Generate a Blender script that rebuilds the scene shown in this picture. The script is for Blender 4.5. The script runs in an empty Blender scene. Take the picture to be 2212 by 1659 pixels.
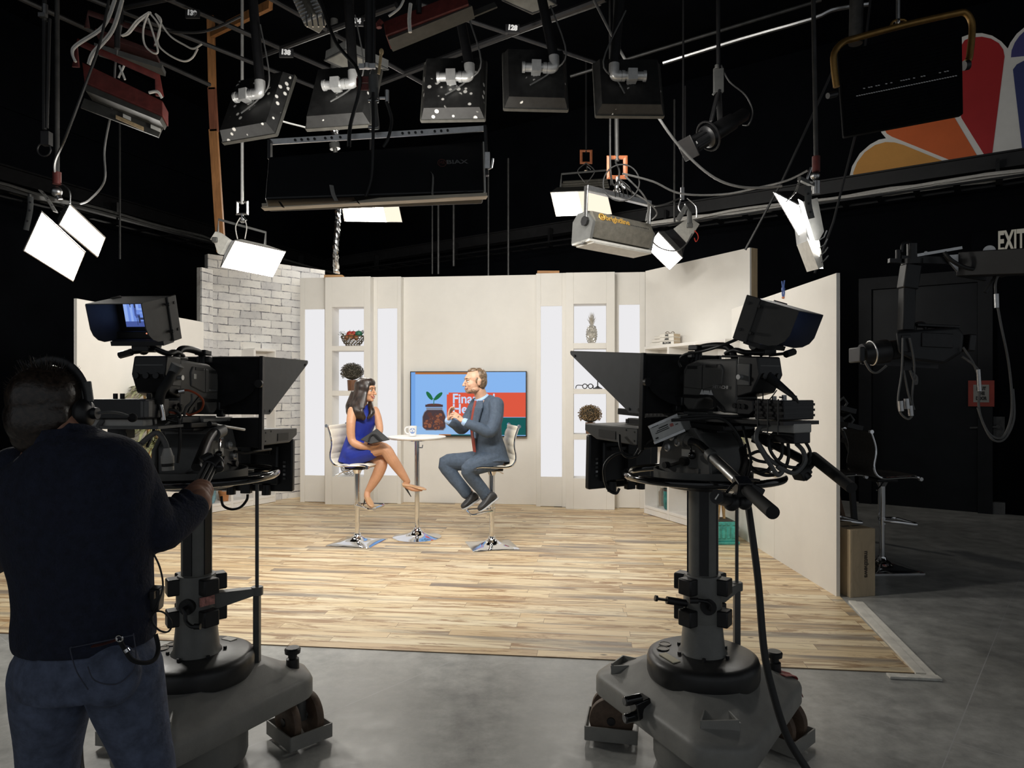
import bpy, bmesh, math, random
from mathutils import Vector, Matrix
# ---------------------------------------------------------------- camera, world, exposure
SC = bpy.context.scene
F, CX, HY, H = 1500.0, 1106.0, 840.0, 1.6          # focal length in pixels of the 2212 frame, horizon row, eye height
cd = bpy.data.cameras.new('photo_camera'); cd.sensor_width = 36.0; cd.lens = F / 2212 * 36.0
cd.shift_y = (HY - 829.5) / 2212; cd.clip_start = 0.05; cd.clip_end = 60
co = bpy.data.objects.new('photo_camera', cd); SC.collection.objects.link(co)
co.location = (0, 0, H); co.rotation_euler = (math.pi / 2, 0, 0); SC.camera = co
wd = bpy.data.worlds.new('studio_air'); SC.world = wd; wd.use_nodes = True
wd.node_tree.nodes['Background'].inputs[0].default_value = (0.9, 0.95, 1.0, 1)
wd.node_tree.nodes['Background'].inputs[1].default_value = 0.24
SC.view_settings.view_transform = 'Standard'; SC.view_settings.look = 'None'
SC.view_settings.exposure = 0.0; SC.view_settings.gamma = 1.0; SC.view_settings.use_curve_mapping = False
LAMP = 38.0                                          # radiance of a lit soft-light panel
rnd = random.Random(7)
PI = math.pi
def R(d): return math.radians(d)
def P(px, py, Y): return Vector(((px - CX) * Y / F, Y, H - (py - HY) * Y / F))
def G(px, py, z):                                    # point of the horizontal plane z seen at a pixel
    return P(px, py, (H - z) * F / (py - HY))
# ---------------------------------------------------------------- mesh builder
def cat(pts, n=4, closed=False):
    pts = [Vector(p) for p in pts]; out = []; m = len(pts)
    for i in range(m if closed else m - 1):
        if closed: a, b, c, d = (pts[(i + k) % m] for k in (-1, 0, 1, 2))
        else: a, b, c, d = pts[max(i - 1, 0)], pts[i], pts[i + 1], pts[min(i + 2, m - 1)]
        for k in range(n):
            t = k / n
            out.append(0.5 * (2 * b + (c - a) * t + (2 * a - 5 * b + 4 * c - d) * t * t + (3 * b - a - 3 * c + d) * t ** 3))
    if not closed: out.append(pts[-1])
    return out
def frame(d, up=(0, 0, 1)):                          # rotation taking z to d
    d = Vector(d).normalized(); u = Vector(up)
    if abs(d.dot(u)) > 0.98: u = Vector((0, 1, 0)) if abs(d.y) < 0.9 else Vector((1, 0, 0))
    x = u.cross(d).normalized(); y = d.cross(x)
    return Matrix((x, y, d)).transposed()
class MB:
    def __init__(s, T=None): s.v = []; s.f = []; s.mi = []; s.m = 0; s.T = T or Matrix()
    def add(s, vs, fs, M=None):
        o = len(s.v); T = s.T @ M if M is not None else s.T
        s.v += [T @ Vector(v) for v in vs]
        for f in fs: s.f.append([o + i for i in f]); s.mi.append(s.m)
        return s
    def box(s, x0, x1, y0, y1, z0, z1, M=None):
        return s.add([(x, y, z) for x in (x0, x1) for y in (y0, y1) for z in (z0, z1)],
                     [(0, 1, 3, 2), (4, 6, 7, 5), (0, 4, 5, 1), (2, 3, 7, 6), (0, 2, 6, 4), (1, 5, 7, 3)], M)
    def boxc(s, c, d, rot=None):
        M = Matrix.Translation(c)
        if rot: M = M @ Matrix.Rotation(rot[2], 4, 'Z') @ Matrix.Rotation(rot[1], 4, 'Y') @ Matrix.Rotation(rot[0], 4, 'X')
        return s.box(-d[0] / 2, d[0] / 2, -d[1] / 2, d[1] / 2, -d[2] / 2, d[2] / 2, M)
    def bar(s, p0, p1, w, h, up=(0, 0, 1)):          # square bar between two points
        p0, p1 = Vector(p0), Vector(p1); M = Matrix.Translation(p0) @ frame(p1 - p0, up).to_4x4()
        return s.box(-w / 2, w / 2, -h / 2, h / 2, 0, (p1 - p0).length, M)
    def loft(s, rings, caps=True, closed=False):
        n = len(rings[0]); vs = [p for r in rings for p in r]; fs = []; m = len(rings)
        for i in range(m if closed else m - 1):
            a, b = i * n, ((i + 1) % m) * n
            for j in range(n): fs.append((a + j, a + (j + 1) % n, b + (j + 1) % n, b + j))
        if caps and not closed: fs += [tuple(range(n))[::-1], tuple(range((m - 1) * n, m * n))]
        return s.add(vs, fs)
    def cyl(s, p0, p1, r0, r1=None, n=16):
        p0, p1 = Vector(p0), Vector(p1); Q = frame(p1 - p0); r1 = r0 if r1 is None else r1
        ring = lambda p, r: [p + Q @ Vector((r * math.cos(2 * PI * j / n), r * math.sin(2 * PI * j / n), 0)) for j in range(n)]
        return s.loft([ring(p0, r0), ring(p1, r1)])
    def tube(s, pts, r, n=8, sm=0, closed=False, flat=1.0):
        pts = cat(pts, sm, closed) if sm else [Vector(p) for p in pts]; m = len(pts); rings = []; Q = None
        for i, p in enumerate(pts):
            d = (pts[(i + 1) % m] - pts[i - 1]) if closed or 0 < i < m - 1 else (pts[1] - pts[0] if i == 0 else pts[-1] - pts[-2])
            if d.length < 1e-9: d = Vector((0, 0, 1))
            d.normalize()
            if Q is None: Q = frame(d)
            else:
                z = Q.col[2]; q = z.rotation_difference(d); Q = q.to_matrix() @ Q
            rr = r[min(len(r) - 1, int(i * len(r) / m))] if isinstance(r, (list, tuple)) and not sm else (
                r if not isinstance(r, (list, tuple)) else r[0] + (r[-1] - r[0]) * i / (m - 1))
            rings.append([p + Q @ Vector((rr * math.cos(2 * PI * j / n), flat * rr * math.sin(2 * PI * j / n), 0)) for j in range(n)])
        return s.loft(rings, closed=closed)
    def lathe(s, prof, c=(0, 0, 0), n=24, Q=None):
        M = Matrix.Translation(c) @ (Q.to_4x4() if Q is not None else Matrix())
        rings = [[(r * math.cos(2 * PI * j / n), r * math.sin(2 * PI * j / n), z) for j in range(n)] for r, z in prof]
        t = s.T; s.T = s.T @ M; s.loft(rings); s.T = t; return s
    def ball(s, c, r, nu=16, nv=10, Q=None):
        r = (r, r, r) if not isinstance(r, (tuple, list)) else r
        M = Matrix.Translation(c) @ (Q.to_4x4() if Q is not None else Matrix()) @ Matrix.Diagonal((*r, 1))
        vs = [(0, 0, -1)]; fs = []
        for i in range(1, nv):
            a = -PI / 2 + PI * i / nv
            vs += [(math.cos(a) * math.cos(2 * PI * j / nu), math.cos(a) * math.sin(2 * PI * j / nu), math.sin(a)) for j in range(nu)]
        vs.append((0, 0, 1)); L = len(vs) - 1
        for j in range(nu):
            fs.append((0, 1 + (j + 1) % nu, 1 + j)); fs.append((L, L - nu + j, L - nu + (j + 1) % nu))
            for i in range(nv - 2):
                a = 1 + i * nu; fs.append((a + j, a + (j + 1) % nu, a + nu + (j + 1) % nu, a + nu + j))
        return s.add(vs, fs, M)
    def prism(s, pts, h0, h1, M=None):               # outline in xy, extruded along z
        n = len(pts); return s.add([(x, y, h0) for x, y in pts] + [(x, y, h1) for x, y in pts],
            [tuple(range(n))[::-1], tuple(range(n, 2 * n))] + [(j, (j + 1) % n, n + (j + 1) % n, n + j) for j in range(n)], M)
    def torus(s, c, Rr, r, n=40, m=10, Q=None, a0=0, a1=2 * PI):
        Q = Q or Matrix.Identity(3); full = abs(a1 - a0 - 2 * PI) < 1e-6
        k = n if full else n + 1
        return s.tube([Vector(c) + Q @ Vector((Rr * math.cos(a0 + (a1 - a0) * i / n), Rr * math.sin(a0 + (a1 - a0) * i / n), 0)) for i in range(k)], r, m, closed=full)
    def limb(s, pts, rad, n=12, sm=4):               # tapering organic tube with a radius per point
        P4 = cat([(*p, ) for p in pts], sm); Rr = cat([(r, 0, 0) for r in rad], sm); m = len(P4); rings = []; Q = None
        for i, p in enumerate(P4):
            d = (P4[min(i + 1, m - 1)] - P4[max(i - 1, 0)]).normalized()
            Q = frame(d) if Q is None else (Q.col[2].rotation_difference(d).to_matrix() @ Q)
            rings.append([p + Q @ Vector((Rr[i].x * math.cos(2 * PI * j / n), Rr[i].x * math.sin(2 * PI * j / n), 0)) for j in range(n)])
        s.loft(rings)
        s.ball(P4[0], rad[0] * .999, 12, 8); s.ball(P4[-1], rad[-1] * .999, 12, 8); return s
    def sect(s, secs, n=20, sm=3, pw=2.0):           # torso loft: (centre, half width, half depth, optional axis x) rings
        C4 = cat([q[0] for q in secs], sm); W = cat([(q[1], q[2], 0) for q in secs], sm)
        X = cat([(*q[3],) if len(q) > 3 else (1, 0, 0) for q in secs], sm); m = len(C4); rings = []
        for i, p in enumerate(C4):
            d = (C4[min(i + 1, m - 1)] - C4[max(i - 1, 0)]).normalized(); x = (X[i] - d * X[i].dot(d)).normalized(); y = d.cross(x)
            def se(a):
                c, t = math.cos(a), math.sin(a); e = 2 / pw
                return math.copysign(abs(c) ** e, c), math.copysign(abs(t) ** e, t)
            rings.append([p + x * (W[i].x * se(2 * PI * j / n)[0]) + y * (W[i].y * se(2 * PI * j / n)[1]) for j in range(n)])
        return s.loft(rings)
    def build(s, name, mats, parent=None, loc=None, rotz=0, bev=0, seg=2, smooth=38, remesh=0, rsm=4, sub=0, world=False, disp=0):
        me = bpy.data.meshes.new(name)
        vs = s.v
        if world and parent is not None:
            iv = WM(parent).inverted(); vs = [iv @ v for v in vs]
        me.from_pydata([tuple(v) for v in vs], [], s.f)
        for m in (mats if isinstance(mats, (list, tuple)) else [mats]): me.materials.append(m)
        if any(s.mi): me.polygons.foreach_set('material_index', s.mi)
        bm = bmesh.new(); bm.from_mesh(me); bmesh.ops.recalc_face_normals(bm, faces=bm.faces); bm.to_mesh(me); bm.free()
        if smooth:
            me.polygons.foreach_set('use_smooth', [True] * len(me.polygons))
            if not remesh: me.set_sharp_from_angle(angle=R(smooth))
        o = bpy.data.objects.new(name, me); SC.collection.objects.link(o)
        if parent: o.parent = parent
        if loc is not None: o.location = loc
        if rotz: o.rotation_euler = (0, 0, rotz)
        if remesh:
            q = o.modifiers.new('remesh', 'REMESH'); q.mode = 'VOXEL'; q.voxel_size = remesh; q.use_smooth_shade = True
            if rsm: q = o.modifiers.new('smooth', 'SMOOTH'); q.factor = 0.5; q.iterations = rsm
        if bev:
            q = o.modifiers.new('bevel', 'BEVEL'); q.width = bev; q.segments = seg; q.limit_method = 'ANGLE'; q.angle_limit = R(40)
        if sub: q = o.modifiers.new('sub', 'SUBSURF'); q.levels = q.render_levels = sub
        return o
def WM(o):
    M = Matrix.Translation(o.location) @ o.rotation_euler.to_matrix().to_4x4()
    return WM(o.parent) @ M if o.parent else M
def tag(o, label=None, cat_=None, group=None, kind=None):
    if label: o['label'] = label
    if cat_: o['category'] = cat_
    if group: o['group'] = group
    if kind: o['kind'] = kind
    return o
def thing(name, loc, label, cat_, group=None, rot=(0, 0, 0)):
    o = bpy.data.objects.new(name, None); SC.collection.objects.link(o); o.empty_display_size = .1
    o.location = loc; o.rotation_euler = rot; return tag(o, label, cat_, group)
def copy_tree(o, parent=None):
    c = o.copy(); SC.collection.objects.link(c); c.parent = parent
    for ch in list(o.children):
        if 'label' in ch or True: copy_tree(ch, c)
    return c
TXT = []
def text(body, size, mat, parent, M, ext=0.001, name='lettering', bold=0.0, align='CENTER', sx=1.0, fit=None):
    cu = bpy.data.curves.new(name, 'FONT'); cu.body = body; cu.size = size; cu.extrude = ext; cu.offset = bold; cu.resolution_u = 3
    cu.align_x = align; cu.align_y = 'CENTER'
    o = bpy.data.objects.new(name, cu); SC.collection.objects.link(o); TXT.append((o, name, mat, parent, M @ Matrix.Diagonal((sx, 1, 1, 1)), fit))
def finish_text():                                   # turn the lettering into meshes of its own
    dg = bpy.context.evaluated_depsgraph_get()
    for o, name, m, parent, M, fit in TXT:
        me = bpy.data.meshes.new_from_object(o.evaluated_get(dg)); w = max(v.co.x for v in me.vertices) - min(v.co.x for v in me.vertices); me.transform(M @ Matrix.Diagonal((fit / w if fit else 1, 1, 1, 1))); me.materials.clear(); me.materials.append(m); cu = o.data
        bpy.data.objects.remove(o); bpy.data.curves.remove(cu); q = bpy.data.objects.new(name, me); SC.collection.objects.link(q); q.parent = parent
def face(o, x, n, up=None):                          # matrix: text x axis along x, facing n, at o
    x = Vector(x).normalized(); n = Vector(n).normalized(); y = n.cross(x).normalized()
    return Matrix.Translation(o) @ Matrix((x, y, n)).transposed().to_4x4()
# ---------------------------------------------------------------- materials
def mat(name, col, rough=.5, metal=0, var=0, sc=12, bump=0, bsc=60, emit=0, spec=.5, coat=0, stretch=None, trans=0, alpha=1):
    m = bpy.data.materials.new(name); m.use_nodes = True; nt = m.node_tree; b = nt.nodes['Principled BSDF']
    c = (*col, 1) if len(col) == 3 else col
    b.inputs['Base Color'].default_value = c; b.inputs['Roughness'].default_value = rough; b.inputs['Metallic'].default_value = metal
    b.inputs['Specular IOR Level'].default_value = spec; b.inputs['Coat Weight'].default_value = coat
    b.inputs['Transmission Weight'].default_value = trans; b.inputs['Alpha'].default_value = alpha
    if emit: b.inputs['Emission Color'].default_value = c; b.inputs['Emission Strength'].default_value = emit
    tc = nt.nodes.new('ShaderNodeTexCoord'); src = tc.outputs['Object']
    if stretch:
        mp = nt.nodes.new('ShaderNodeMapping'); mp.inputs['Scale'].default_value = stretch; nt.links.new(src, mp.inputs[0]); src = mp.outputs[0]
    if var:
        n = nt.nodes.new('ShaderNodeTexNoise'); n.inputs['Scale'].default_value = sc; n.inputs['Detail'].default_value = 6
        n.inputs['Roughness'].default_value = .65
        nt.links.new(src, n.inputs['Vector']); rp = nt.nodes.new('ShaderNodeValToRGB'); e = rp.color_ramp.elements
        e[0].position, e[1].position = .32, .68
        e[0].color = (*[x * (1 - var) for x in c[:3]], 1); e[1].color = (*[min(1, x * (1 + var)) for x in c[:3]], 1)
        nt.links.new(n.outputs['Fac'], rp.inputs[0]); nt.links.new(rp.outputs[0], b.inputs['Base Color'])
    if bump:
        n = nt.nodes.new('ShaderNodeTexNoise'); n.inputs['Scale'].default_value = bsc; n.inputs['Detail'].default_value = 4
        nt.links.new(src, n.inputs['Vector']); q = nt.nodes.new('ShaderNodeBump'); q.inputs['Strength'].default_value = bump; q.inputs['Distance'].default_value = .01
        nt.links.new(n.outputs['Fac'], q.inputs['Height']); nt.links.new(q.outputs[0], b.inputs['Normal'])
    return m
def glow(name, col, s):
    m = bpy.data.materials.new(name); m.use_nodes = True; nt = m.node_tree; nt.nodes.clear()
    e = nt.nodes.new('ShaderNodeEmission'); e.inputs[0].default_value = (*col, 1); e.inputs[1].default_value = s
    o = nt.nodes.new('ShaderNodeOutputMaterial'); nt.links.new(e.outputs[0], o.inputs[0]); return m
class N:                                             # tiny node helper
    def __init__(s, m): s.nt = m.node_tree; s.b = s.nt.nodes['Principled BSDF']
    def n(s, t, **k):
        q = s.nt.nodes.new('ShaderNode' + t)
        for a, v in k.items():
            if a.startswith('_'): setattr(q, a[1:], v)
            else: q.inputs[a.replace('9', ' ')].default_value = v
        return q
    def l(s, a, b): s.nt.links.new(a, b)
    def ramp(s, src, stops):
        q = s.n('ValToRGB'); e = q.color_ramp.elements
        while len(e) < len(stops): e.new(.5)
        for k, (p, c) in enumerate(stops): e[k].position = p; e[k].color = (*c, 1)
        s.l(src, q.inputs[0]); return q.outputs[0]
    def mix(s, f, a, b, mode='MIX'):
        q = s.n('Mix', _data_type='RGBA', _blend_type=mode)
        for v, i in ((f, 0), (a, 6), (b, 7)):
            if hasattr(v, 'is_linked'): s.l(v, q.inputs[i])
            else: q.inputs[i].default_value = v if i == 0 else (*v, 1)
        return q.outputs[2]
    def bump(s, h, st, d=.01):
        q = s.n('Bump', Strength=st, Distance=d); s.l(h, q.inputs['Height']); s.l(q.outputs[0], s.b.inputs['Normal'])
K = {}
K['black'] = mat('black_plastic', (.012, .012, .013), .42, var=.25, sc=30)
K['blackm'] = mat('black_metal', (.014, .014, .015), .35, metal=.3, var=.3, sc=40)
K['cast'] = mat('cast_aluminium', (.62, .62, .61), .3, metal=.45, var=.1, sc=30)
K['rubber'] = mat('black_rubber', (.01, .01, .01), .75, var=.2, sc=40)
K['gloss'] = mat('gloss_black_enamel', (.006, .006, .007), .12, var=.2, sc=20, coat=.5)
K['cloth'] = mat('black_cloth', (.008, .008, .009), .9, var=.4, sc=14, bump=.3, bsc=9)
K['cable'] = mat('black_cable', (.012, .012, .012), .5, var=.2, sc=30)
K['wcable'] = mat('white_cable', (.62, .6, .56), .5, var=.1, sc=30)
K['gcable'] = mat('grey_cable', (.11, .11, .108), .5, var=.15, sc=30)
K['chrome'] = mat('chrome', (.78, .78, .79), .08, metal=1, var=.04, sc=8)
K['steel'] = mat('brushed_steel', (.5, .5, .5), .32, metal=1, var=.12, sc=40)
K['alu'] = mat('aluminium', (.62, .62, .62), .4, metal=.85, var=.1, sc=30)
K['grey'] = mat('grey_enamel', (.27, .265, .245), .45, var=.12, sc=9, bump=.06, bsc=220)
K['dgrey'] = mat('dark_grey_enamel', (.095, .096, .093), .45, var=.15, sc=14, bump=.05, bsc=200)
K['camgrey'] = mat('camera_grey', (.11, .107, .10), .5, var=.1, sc=18, bump=.08, bsc=300)
K['white'] = mat('white_paint', (.80, .775, .725), .55, var=.03, sc=2.2, bump=.02, bsc=120)
K['whiteb'] = mat('white_board', (.82, .80, .765), .5, var=.03, sc=5)
K['red'] = mat('red_iron_paint', (.13, .024, .020), .55, var=.3, sc=18, bump=.15, bsc=40)
K['orange'] = mat('copper_orange_paint', (.42, .14, .06), .45, var=.2, sc=20)
K['panelb'] = glow('lit_long_bank', (1.0, .965, .90), LAMP * 2.0)
K['panelc'] = glow('lit_bright_panel', (1.0, .965, .90), LAMP * 2.7)
K['paper'] = mat('paper_label', (.72, .70, .64), .6, var=.05, sc=40)
K['ink'] = mat('print_ink', (.02, .02, .02), .6, var=.1)
K['whiteink'] = mat('white_print', (.75, .75, .74), .6, var=.06)
K['orangec'] = mat('orange_cable', (.42, .07, .02), .5, var=.15)
K['panel'] = glow('lit_soft_panel', (1.0, .965, .90), LAMP)
K['box'] = glow('backlit_panel', (.975, .965, .985), .86)
# ---------------------------------------------------------------- the room
def concrete():
    m = mat('polished_concrete', (.13, .135, .135), .42); q = N(m); tc = q.n('TexCoord').outputs['Object']
    a = q.n('TexNoise', Scale=.9, Detail=8.0, Roughness=.7); b = q.n('TexNoise', Scale=7.0, Detail=6.0, Roughness=.7)
    q.l(tc, a.inputs[0]); q.l(tc, b.inputs[0])
    c = q.ramp(a.outputs[0], [(.3, (.33, .33, .31)), (.5, (.45, .45, .43)), (.7, (.56, .555, .53))])
    d = q.ramp(b.outputs[0], [(.34, (.66, .66, .66)), (.66, (1.06, 1.06, 1.05))])
    col = q.mix(1.0, c, d, 'MULTIPLY')
    br = q.n('TexBrick', Scale=1.0, Mortar9Size=.0025, Brick9Width=2.4, Row9Height=2.4, _offset=0.0); mp = q.n('Mapping', Rotation=(0, 0, .7), Location=(.5, 1.1, 0))
    q.l(tc, mp.inputs[0]); q.l(mp.outputs[0], br.inputs[0]); col = q.mix(br.outputs['Fac'], col, (.46, .46, .455))
    q.l(col, q.b.inputs['Base Color']); r = q.ramp(b.outputs[0], [(.3, (.30,) * 3), (.7, (.46,) * 3)]); q.l(r, q.b.inputs['Roughness']); q.bump(b.outputs[0], .04); return m
def planks():
    m = mat('laminate_planks', (.6, .45, .3), .38); q = N(m); tc = q.n('TexCoord').outputs['Object']
    br = q.n('TexBrick', Scale=1.0, Mortar9Size=.0016, Brick9Width=1.15, Row9Height=.098, Color1=(0, 0, 0, 1), Color2=(1, 1, 1, 1), Bias=0.0, _offset=.37, _offset_frequency=3, _squash=1.35, _squash_frequency=2)
    q.l(tc, br.inputs[0])
    wn = q.n('TexWhiteNoise', _noise_dimensions='3D'); q.l(br.outputs['Color'], wn.inputs[0])
    # grain offset per plank
    ad = q.n('VectorMath', _operation='MULTIPLY_ADD'); q.l(wn.outputs['Color'], ad.inputs[0]); ad.inputs[1].default_value = (9, 9, 9); q.l(tc, ad.inputs[2])
    mp = q.n('Mapping', Scale=(1.1, 15, 1)); q.l(ad.outputs[0], mp.inputs[0])
    a = q.n('TexNoise', Scale=1.1, Detail=7.0, Roughness=.58, Distortion=.6); q.l(mp.outputs[0], a.inputs[0])
    mp2 = q.n('Mapping', Scale=(.65, 4.6, 1)); q.l(ad.outputs[0], mp2.inputs[0])
    b = q.n('TexNoise', Scale=2.3, Detail=7.0, Roughness=.72, Distortion=1.2); q.l(mp2.outputs[0], b.inputs[0])
    base = q.ramp(br.outputs['Color'], [(0, (.66, .48, .28)), (.25, (.88, .73, .48)), (.6, (.78, .59, .35)), (1, (.93, .81, .58))])
    g = q.ramp(a.outputs[0], [(.30, (.72, .64, .53)), (.5, (1, 1, 1)), (.8, (1.04, 1.03, 1.0))])
    col = q.mix(1.0, base, g, 'MULTIPLY')
    k = q.ramp(b.outputs[0], [(.50, (0, 0, 0)), (.58, (.78,) * 3), (.70, (1,) * 3)]); col = q.mix(k, col, (.34, .185, .08))
    gr = q.n('TexNoise', Scale=.7, Detail=5.0); mp3 = q.n('Mapping', Scale=(.8, 7, 1)); q.l(ad.outputs[0], mp3.inputs[0]); q.l(mp3.outputs[0], gr.inputs[0])
    k2 = q.ramp(gr.outputs[0], [(.54, (0, 0, 0)), (.66, (.85,) * 3)]); col = q.mix(k2, col, (.24, .20, .165))
    vo = q.n('TexVoronoi', Scale=2.6); mp4 = q.n('Mapping', Scale=(1, 1.9, 1)); q.l(ad.outputs[0], mp4.inputs[0]); q.l(mp4.outputs[0], vo.inputs[0])
    k3 = q.ramp(vo.outputs['Distance'], [(.045, (.9,) * 3), (.08, (0, 0, 0))]); col = q.mix(k3, col, (.12, .07, .035))
    col = q.mix(br.outputs['Fac'], col, (.34, .23, .13)); q.l(col, q.b.inputs['Base Color'])
    q.l(q.ramp(a.outputs[0], [(.3, (.45,) * 3), (.7, (.34,) * 3)]), q.b.inputs['Roughness']); return m
K['wallblack'] = mat('black_wall_paint', (.0030, .0036, .0050), .75, var=.25, sc=1.5, bump=.05, bsc=30, spec=.04)
K['dark'] = mat('dark_iron', (.011, .011, .012), .5, var=.3, sc=9)
K['mid'] = mat('grey_iron_pipe', (.06, .06, .059), .45, metal=.5, var=.3, sc=9)
MB().box(-9, 12, -2.5, 18, -.06, 0).build('floor', concrete(), smooth=0)['kind'] = 'structure'
CR = Vector((-4.14, 16.1, 0)); DL = Vector((-.346, -.938, 0)); DR = Vector((.822, -.569, 0)); HC = 6.6
NL = Vector((.938, -.346, 0)); NR = Vector((-.569, -.822, 0))
def wallbox(a, b, nrm, z0, z1, t, name, m):
    q = MB(); p = [a, b, b - nrm * t, a - nrm * t]
    q.add([(v.x, v.y, z) for z in (z0, z1) for v in p], [(3, 2, 1, 0), (4, 5, 6, 7), (0, 1, 5, 4), (1, 2, 6, 5), (2, 3, 7, 6), (3, 0, 4, 7)])
    o = q.build(name, m, smooth=0); o['kind'] = 'structure'; return o
wallbox(CR, CR + DL * 19, NL, 0, HC, .2, 'wall_left', K['wallblack'])
wallbox(CR, CR + DR * 19, NR, 0, HC, .2, 'wall_right', K['wallblack'])
MB().box(-11, 12, -2.5, 18.5, HC, HC + .1).build('ceiling', K['wallblack'], smooth=0)['kind'] = 'structure'
# faint horizontal seams on the two walls
q = MB(); q.bar(CR + NL * .02 + Vector((0, 0, 5.35)), CR + DL * 12 + NL * .02 + Vector((0, 0, 5.35)), .03, .10)
tag(q.build('trim_1', K['wallblack']), kind='structure')
# side frames: along-wall coordinates with the wall face at y=0 and the room on -y
def wallT(c, d, nrm): return Matrix.Translation(c) @ Matrix((d, -nrm, Vector((0, 0, 1)))).transposed().to_4x4()
def on_line(px, a, d):                              # distance along a plan line seen at image column px
    k = (px - CX) / F; return (k * a.y - a.x) / (d.x - k * d.y)
# ---- steel catwalk beams with cable trays
def catwalk(c, d, nrm, L, zt, label, name, cm, bm, x0):
    o = .55; T = wallT(c + nrm * o, d, nrm); t = thing(name, (c + nrm * o + d * (L / 2)), label, 'beam', 'cable trays along the walls')
    iv = Matrix.Translation(-(c + nrm * o + d * (L / 2)))
    q = MB(iv @ T); q.box(0, L, -.05, .05, zt - .19, zt); q.box(0, L, -.09, .09, zt - .015, zt + .005); q.box(0, L, -.09, .09, zt - .195, zt - .175); q.build('beam', bm, t)
    q = MB(iv @ T)
    for y in (-.46, -.12): q.box(0, L, y - .012, y + .012, zt - .42, zt - .395)
    k = 0
    while k * .42 < L: q.box(k * .42, k * .42 + .07, -.46, -.12, zt - .42, zt - .40); k += 1
    k = 0
    while k * 2.1 < L: q.box(k * 2.1, k * 2.1 + .04, -.2, -.1, zt - .42, zt - .1); k += 1
    q.build('cable_tray', K['blackm'], t)
    q = MB(iv @ T); rr = random.Random(int(L * 10))
    for j in range(7):
        y = -.42 + .042 * j; pts = [(x * .5, y + rr.uniform(-.02, .02), zt - .345 + rr.uniform(-.015, .03)) for x in range(int(x0 / .5), int(L / .5) + 1)]
        q.tube(pts, .019, 6, sm=2)
    q.build('cable_run', cm, t); return t
K['beamd'] = mat('shade_dimmed_beam', (.005, .005, .0055), .7, var=.3, spec=.1)  # darker copy for the left beam, its dimness put into the colour
K['dcable'] = mat('shade_dimmed_cable', (.05, .05, .048), .6, var=.3)  # left tray cables, weak light there painted in as a darker tone
catwalk(CR, DR, NR, 15.0, 4.46, 'black steel beam with cable tray below the feather emblem', 'wall_beam', K['wcable'], K['dark'], on_line(1400, CR + NR * .55, DR))
catwalk(CR, DL, NL, 9.5, 4.36, 'black steel beam with cable tray high on the left wall', 'wall_beam', K['dcable'], K['beamd'], 0)
# ---- the feather emblem on the right wall
def emblem():
    T = wallT(CR, DR, NR); sx = lambda px: on_line(px, CR, DR)
    def W(px, py):
        s = sx(px); Y = (CR + DR * s).y; return (s, H - (py - HY) * Y / F)
    s0, z0 = W(2138, 362); t = thing('wall_emblem', CR + DR * s0 + Vector((0, 0, z0)), 'large painted fan of coloured feathers with white outlines high on the right wall', 'emblem')
    iv = WM(t).inverted()
    Z4 = lambda u, v: W(1600 + u * .2773, v * .2773)
    def sheet(name, m, pts, y0, y1, sm=0):
        q = MB(iv @ T @ Matrix.Rotation(PI / 2, 4, 'X')); q.prism([Z4(*v) for v in pts], y0, y1); return q.build(name, m, t, smooth=0)
    sheet('emblem_ground', K['emb'], [(868, 1475), (850, 1455), (845, 1400), (870, 1300), (930, 1200), (1010, 1130), (1080, 1092), (1135, 1082), (1100, 1040), (1085, 1010), (1075, 930), (1130, 820), (1260, 735), (1420, 720), (1560, 770), (1650, 850), (1655, 480), (1675, 370), (1725, 295), (1800, 268), (1880, 265), (1960, 285), (2030, 330), (2080, 385), (2100, 340), (2150, 270), (2210, 220), (2330, 190), (2430, 240), (2480, 340), (2480, 1230), (1800, 1345)], .012, .03)
    for nm, c, pts in (('yellow', (.80, .38, .085), [(905, 1470), (880, 1410), (880, 1350), (910, 1270), (970, 1190), (1050, 1135), (1130, 1112), (1200, 1115), (1270, 1135), (1740, 1327)]),
            ('orange', (.80, .16, .036), [(1812, 1325), (1180, 1070), (1140, 1045), (1122, 1012), (1112, 940), (1160, 840), (1270, 765), (1410, 752), (1540, 800), (1665, 920), (1897, 1312)]),
            ('red', (.50, .022, .026), [(1948, 1292), (1720, 925), (1690, 800), (1690, 480), (1710, 380), (1745, 322), (1800, 300), (1880, 295), (1950, 310), (2010, 345), (2045, 395), (2055, 450)]),
            ('purple', (.07, .07, .25), [(2105, 455), (2110, 400), (2135, 340), (2170, 290), (2210, 252), (2330, 222), (2420, 280), (2450, 430), (2207, 445)]),
            ('blue', (.045, .06, .20), [(2120, 550), (2150, 510), (2207, 480), (2450, 460), (2450, 1220), (2202, 1252)])): sheet('feather', mat('feather_' + nm, c, .6, var=.05, sc=3), pts, .031, .036)
K['emb'] = mat('emblem_white', (.92, .91, .87), .6, var=.05, sc=3)
emblem()
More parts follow.
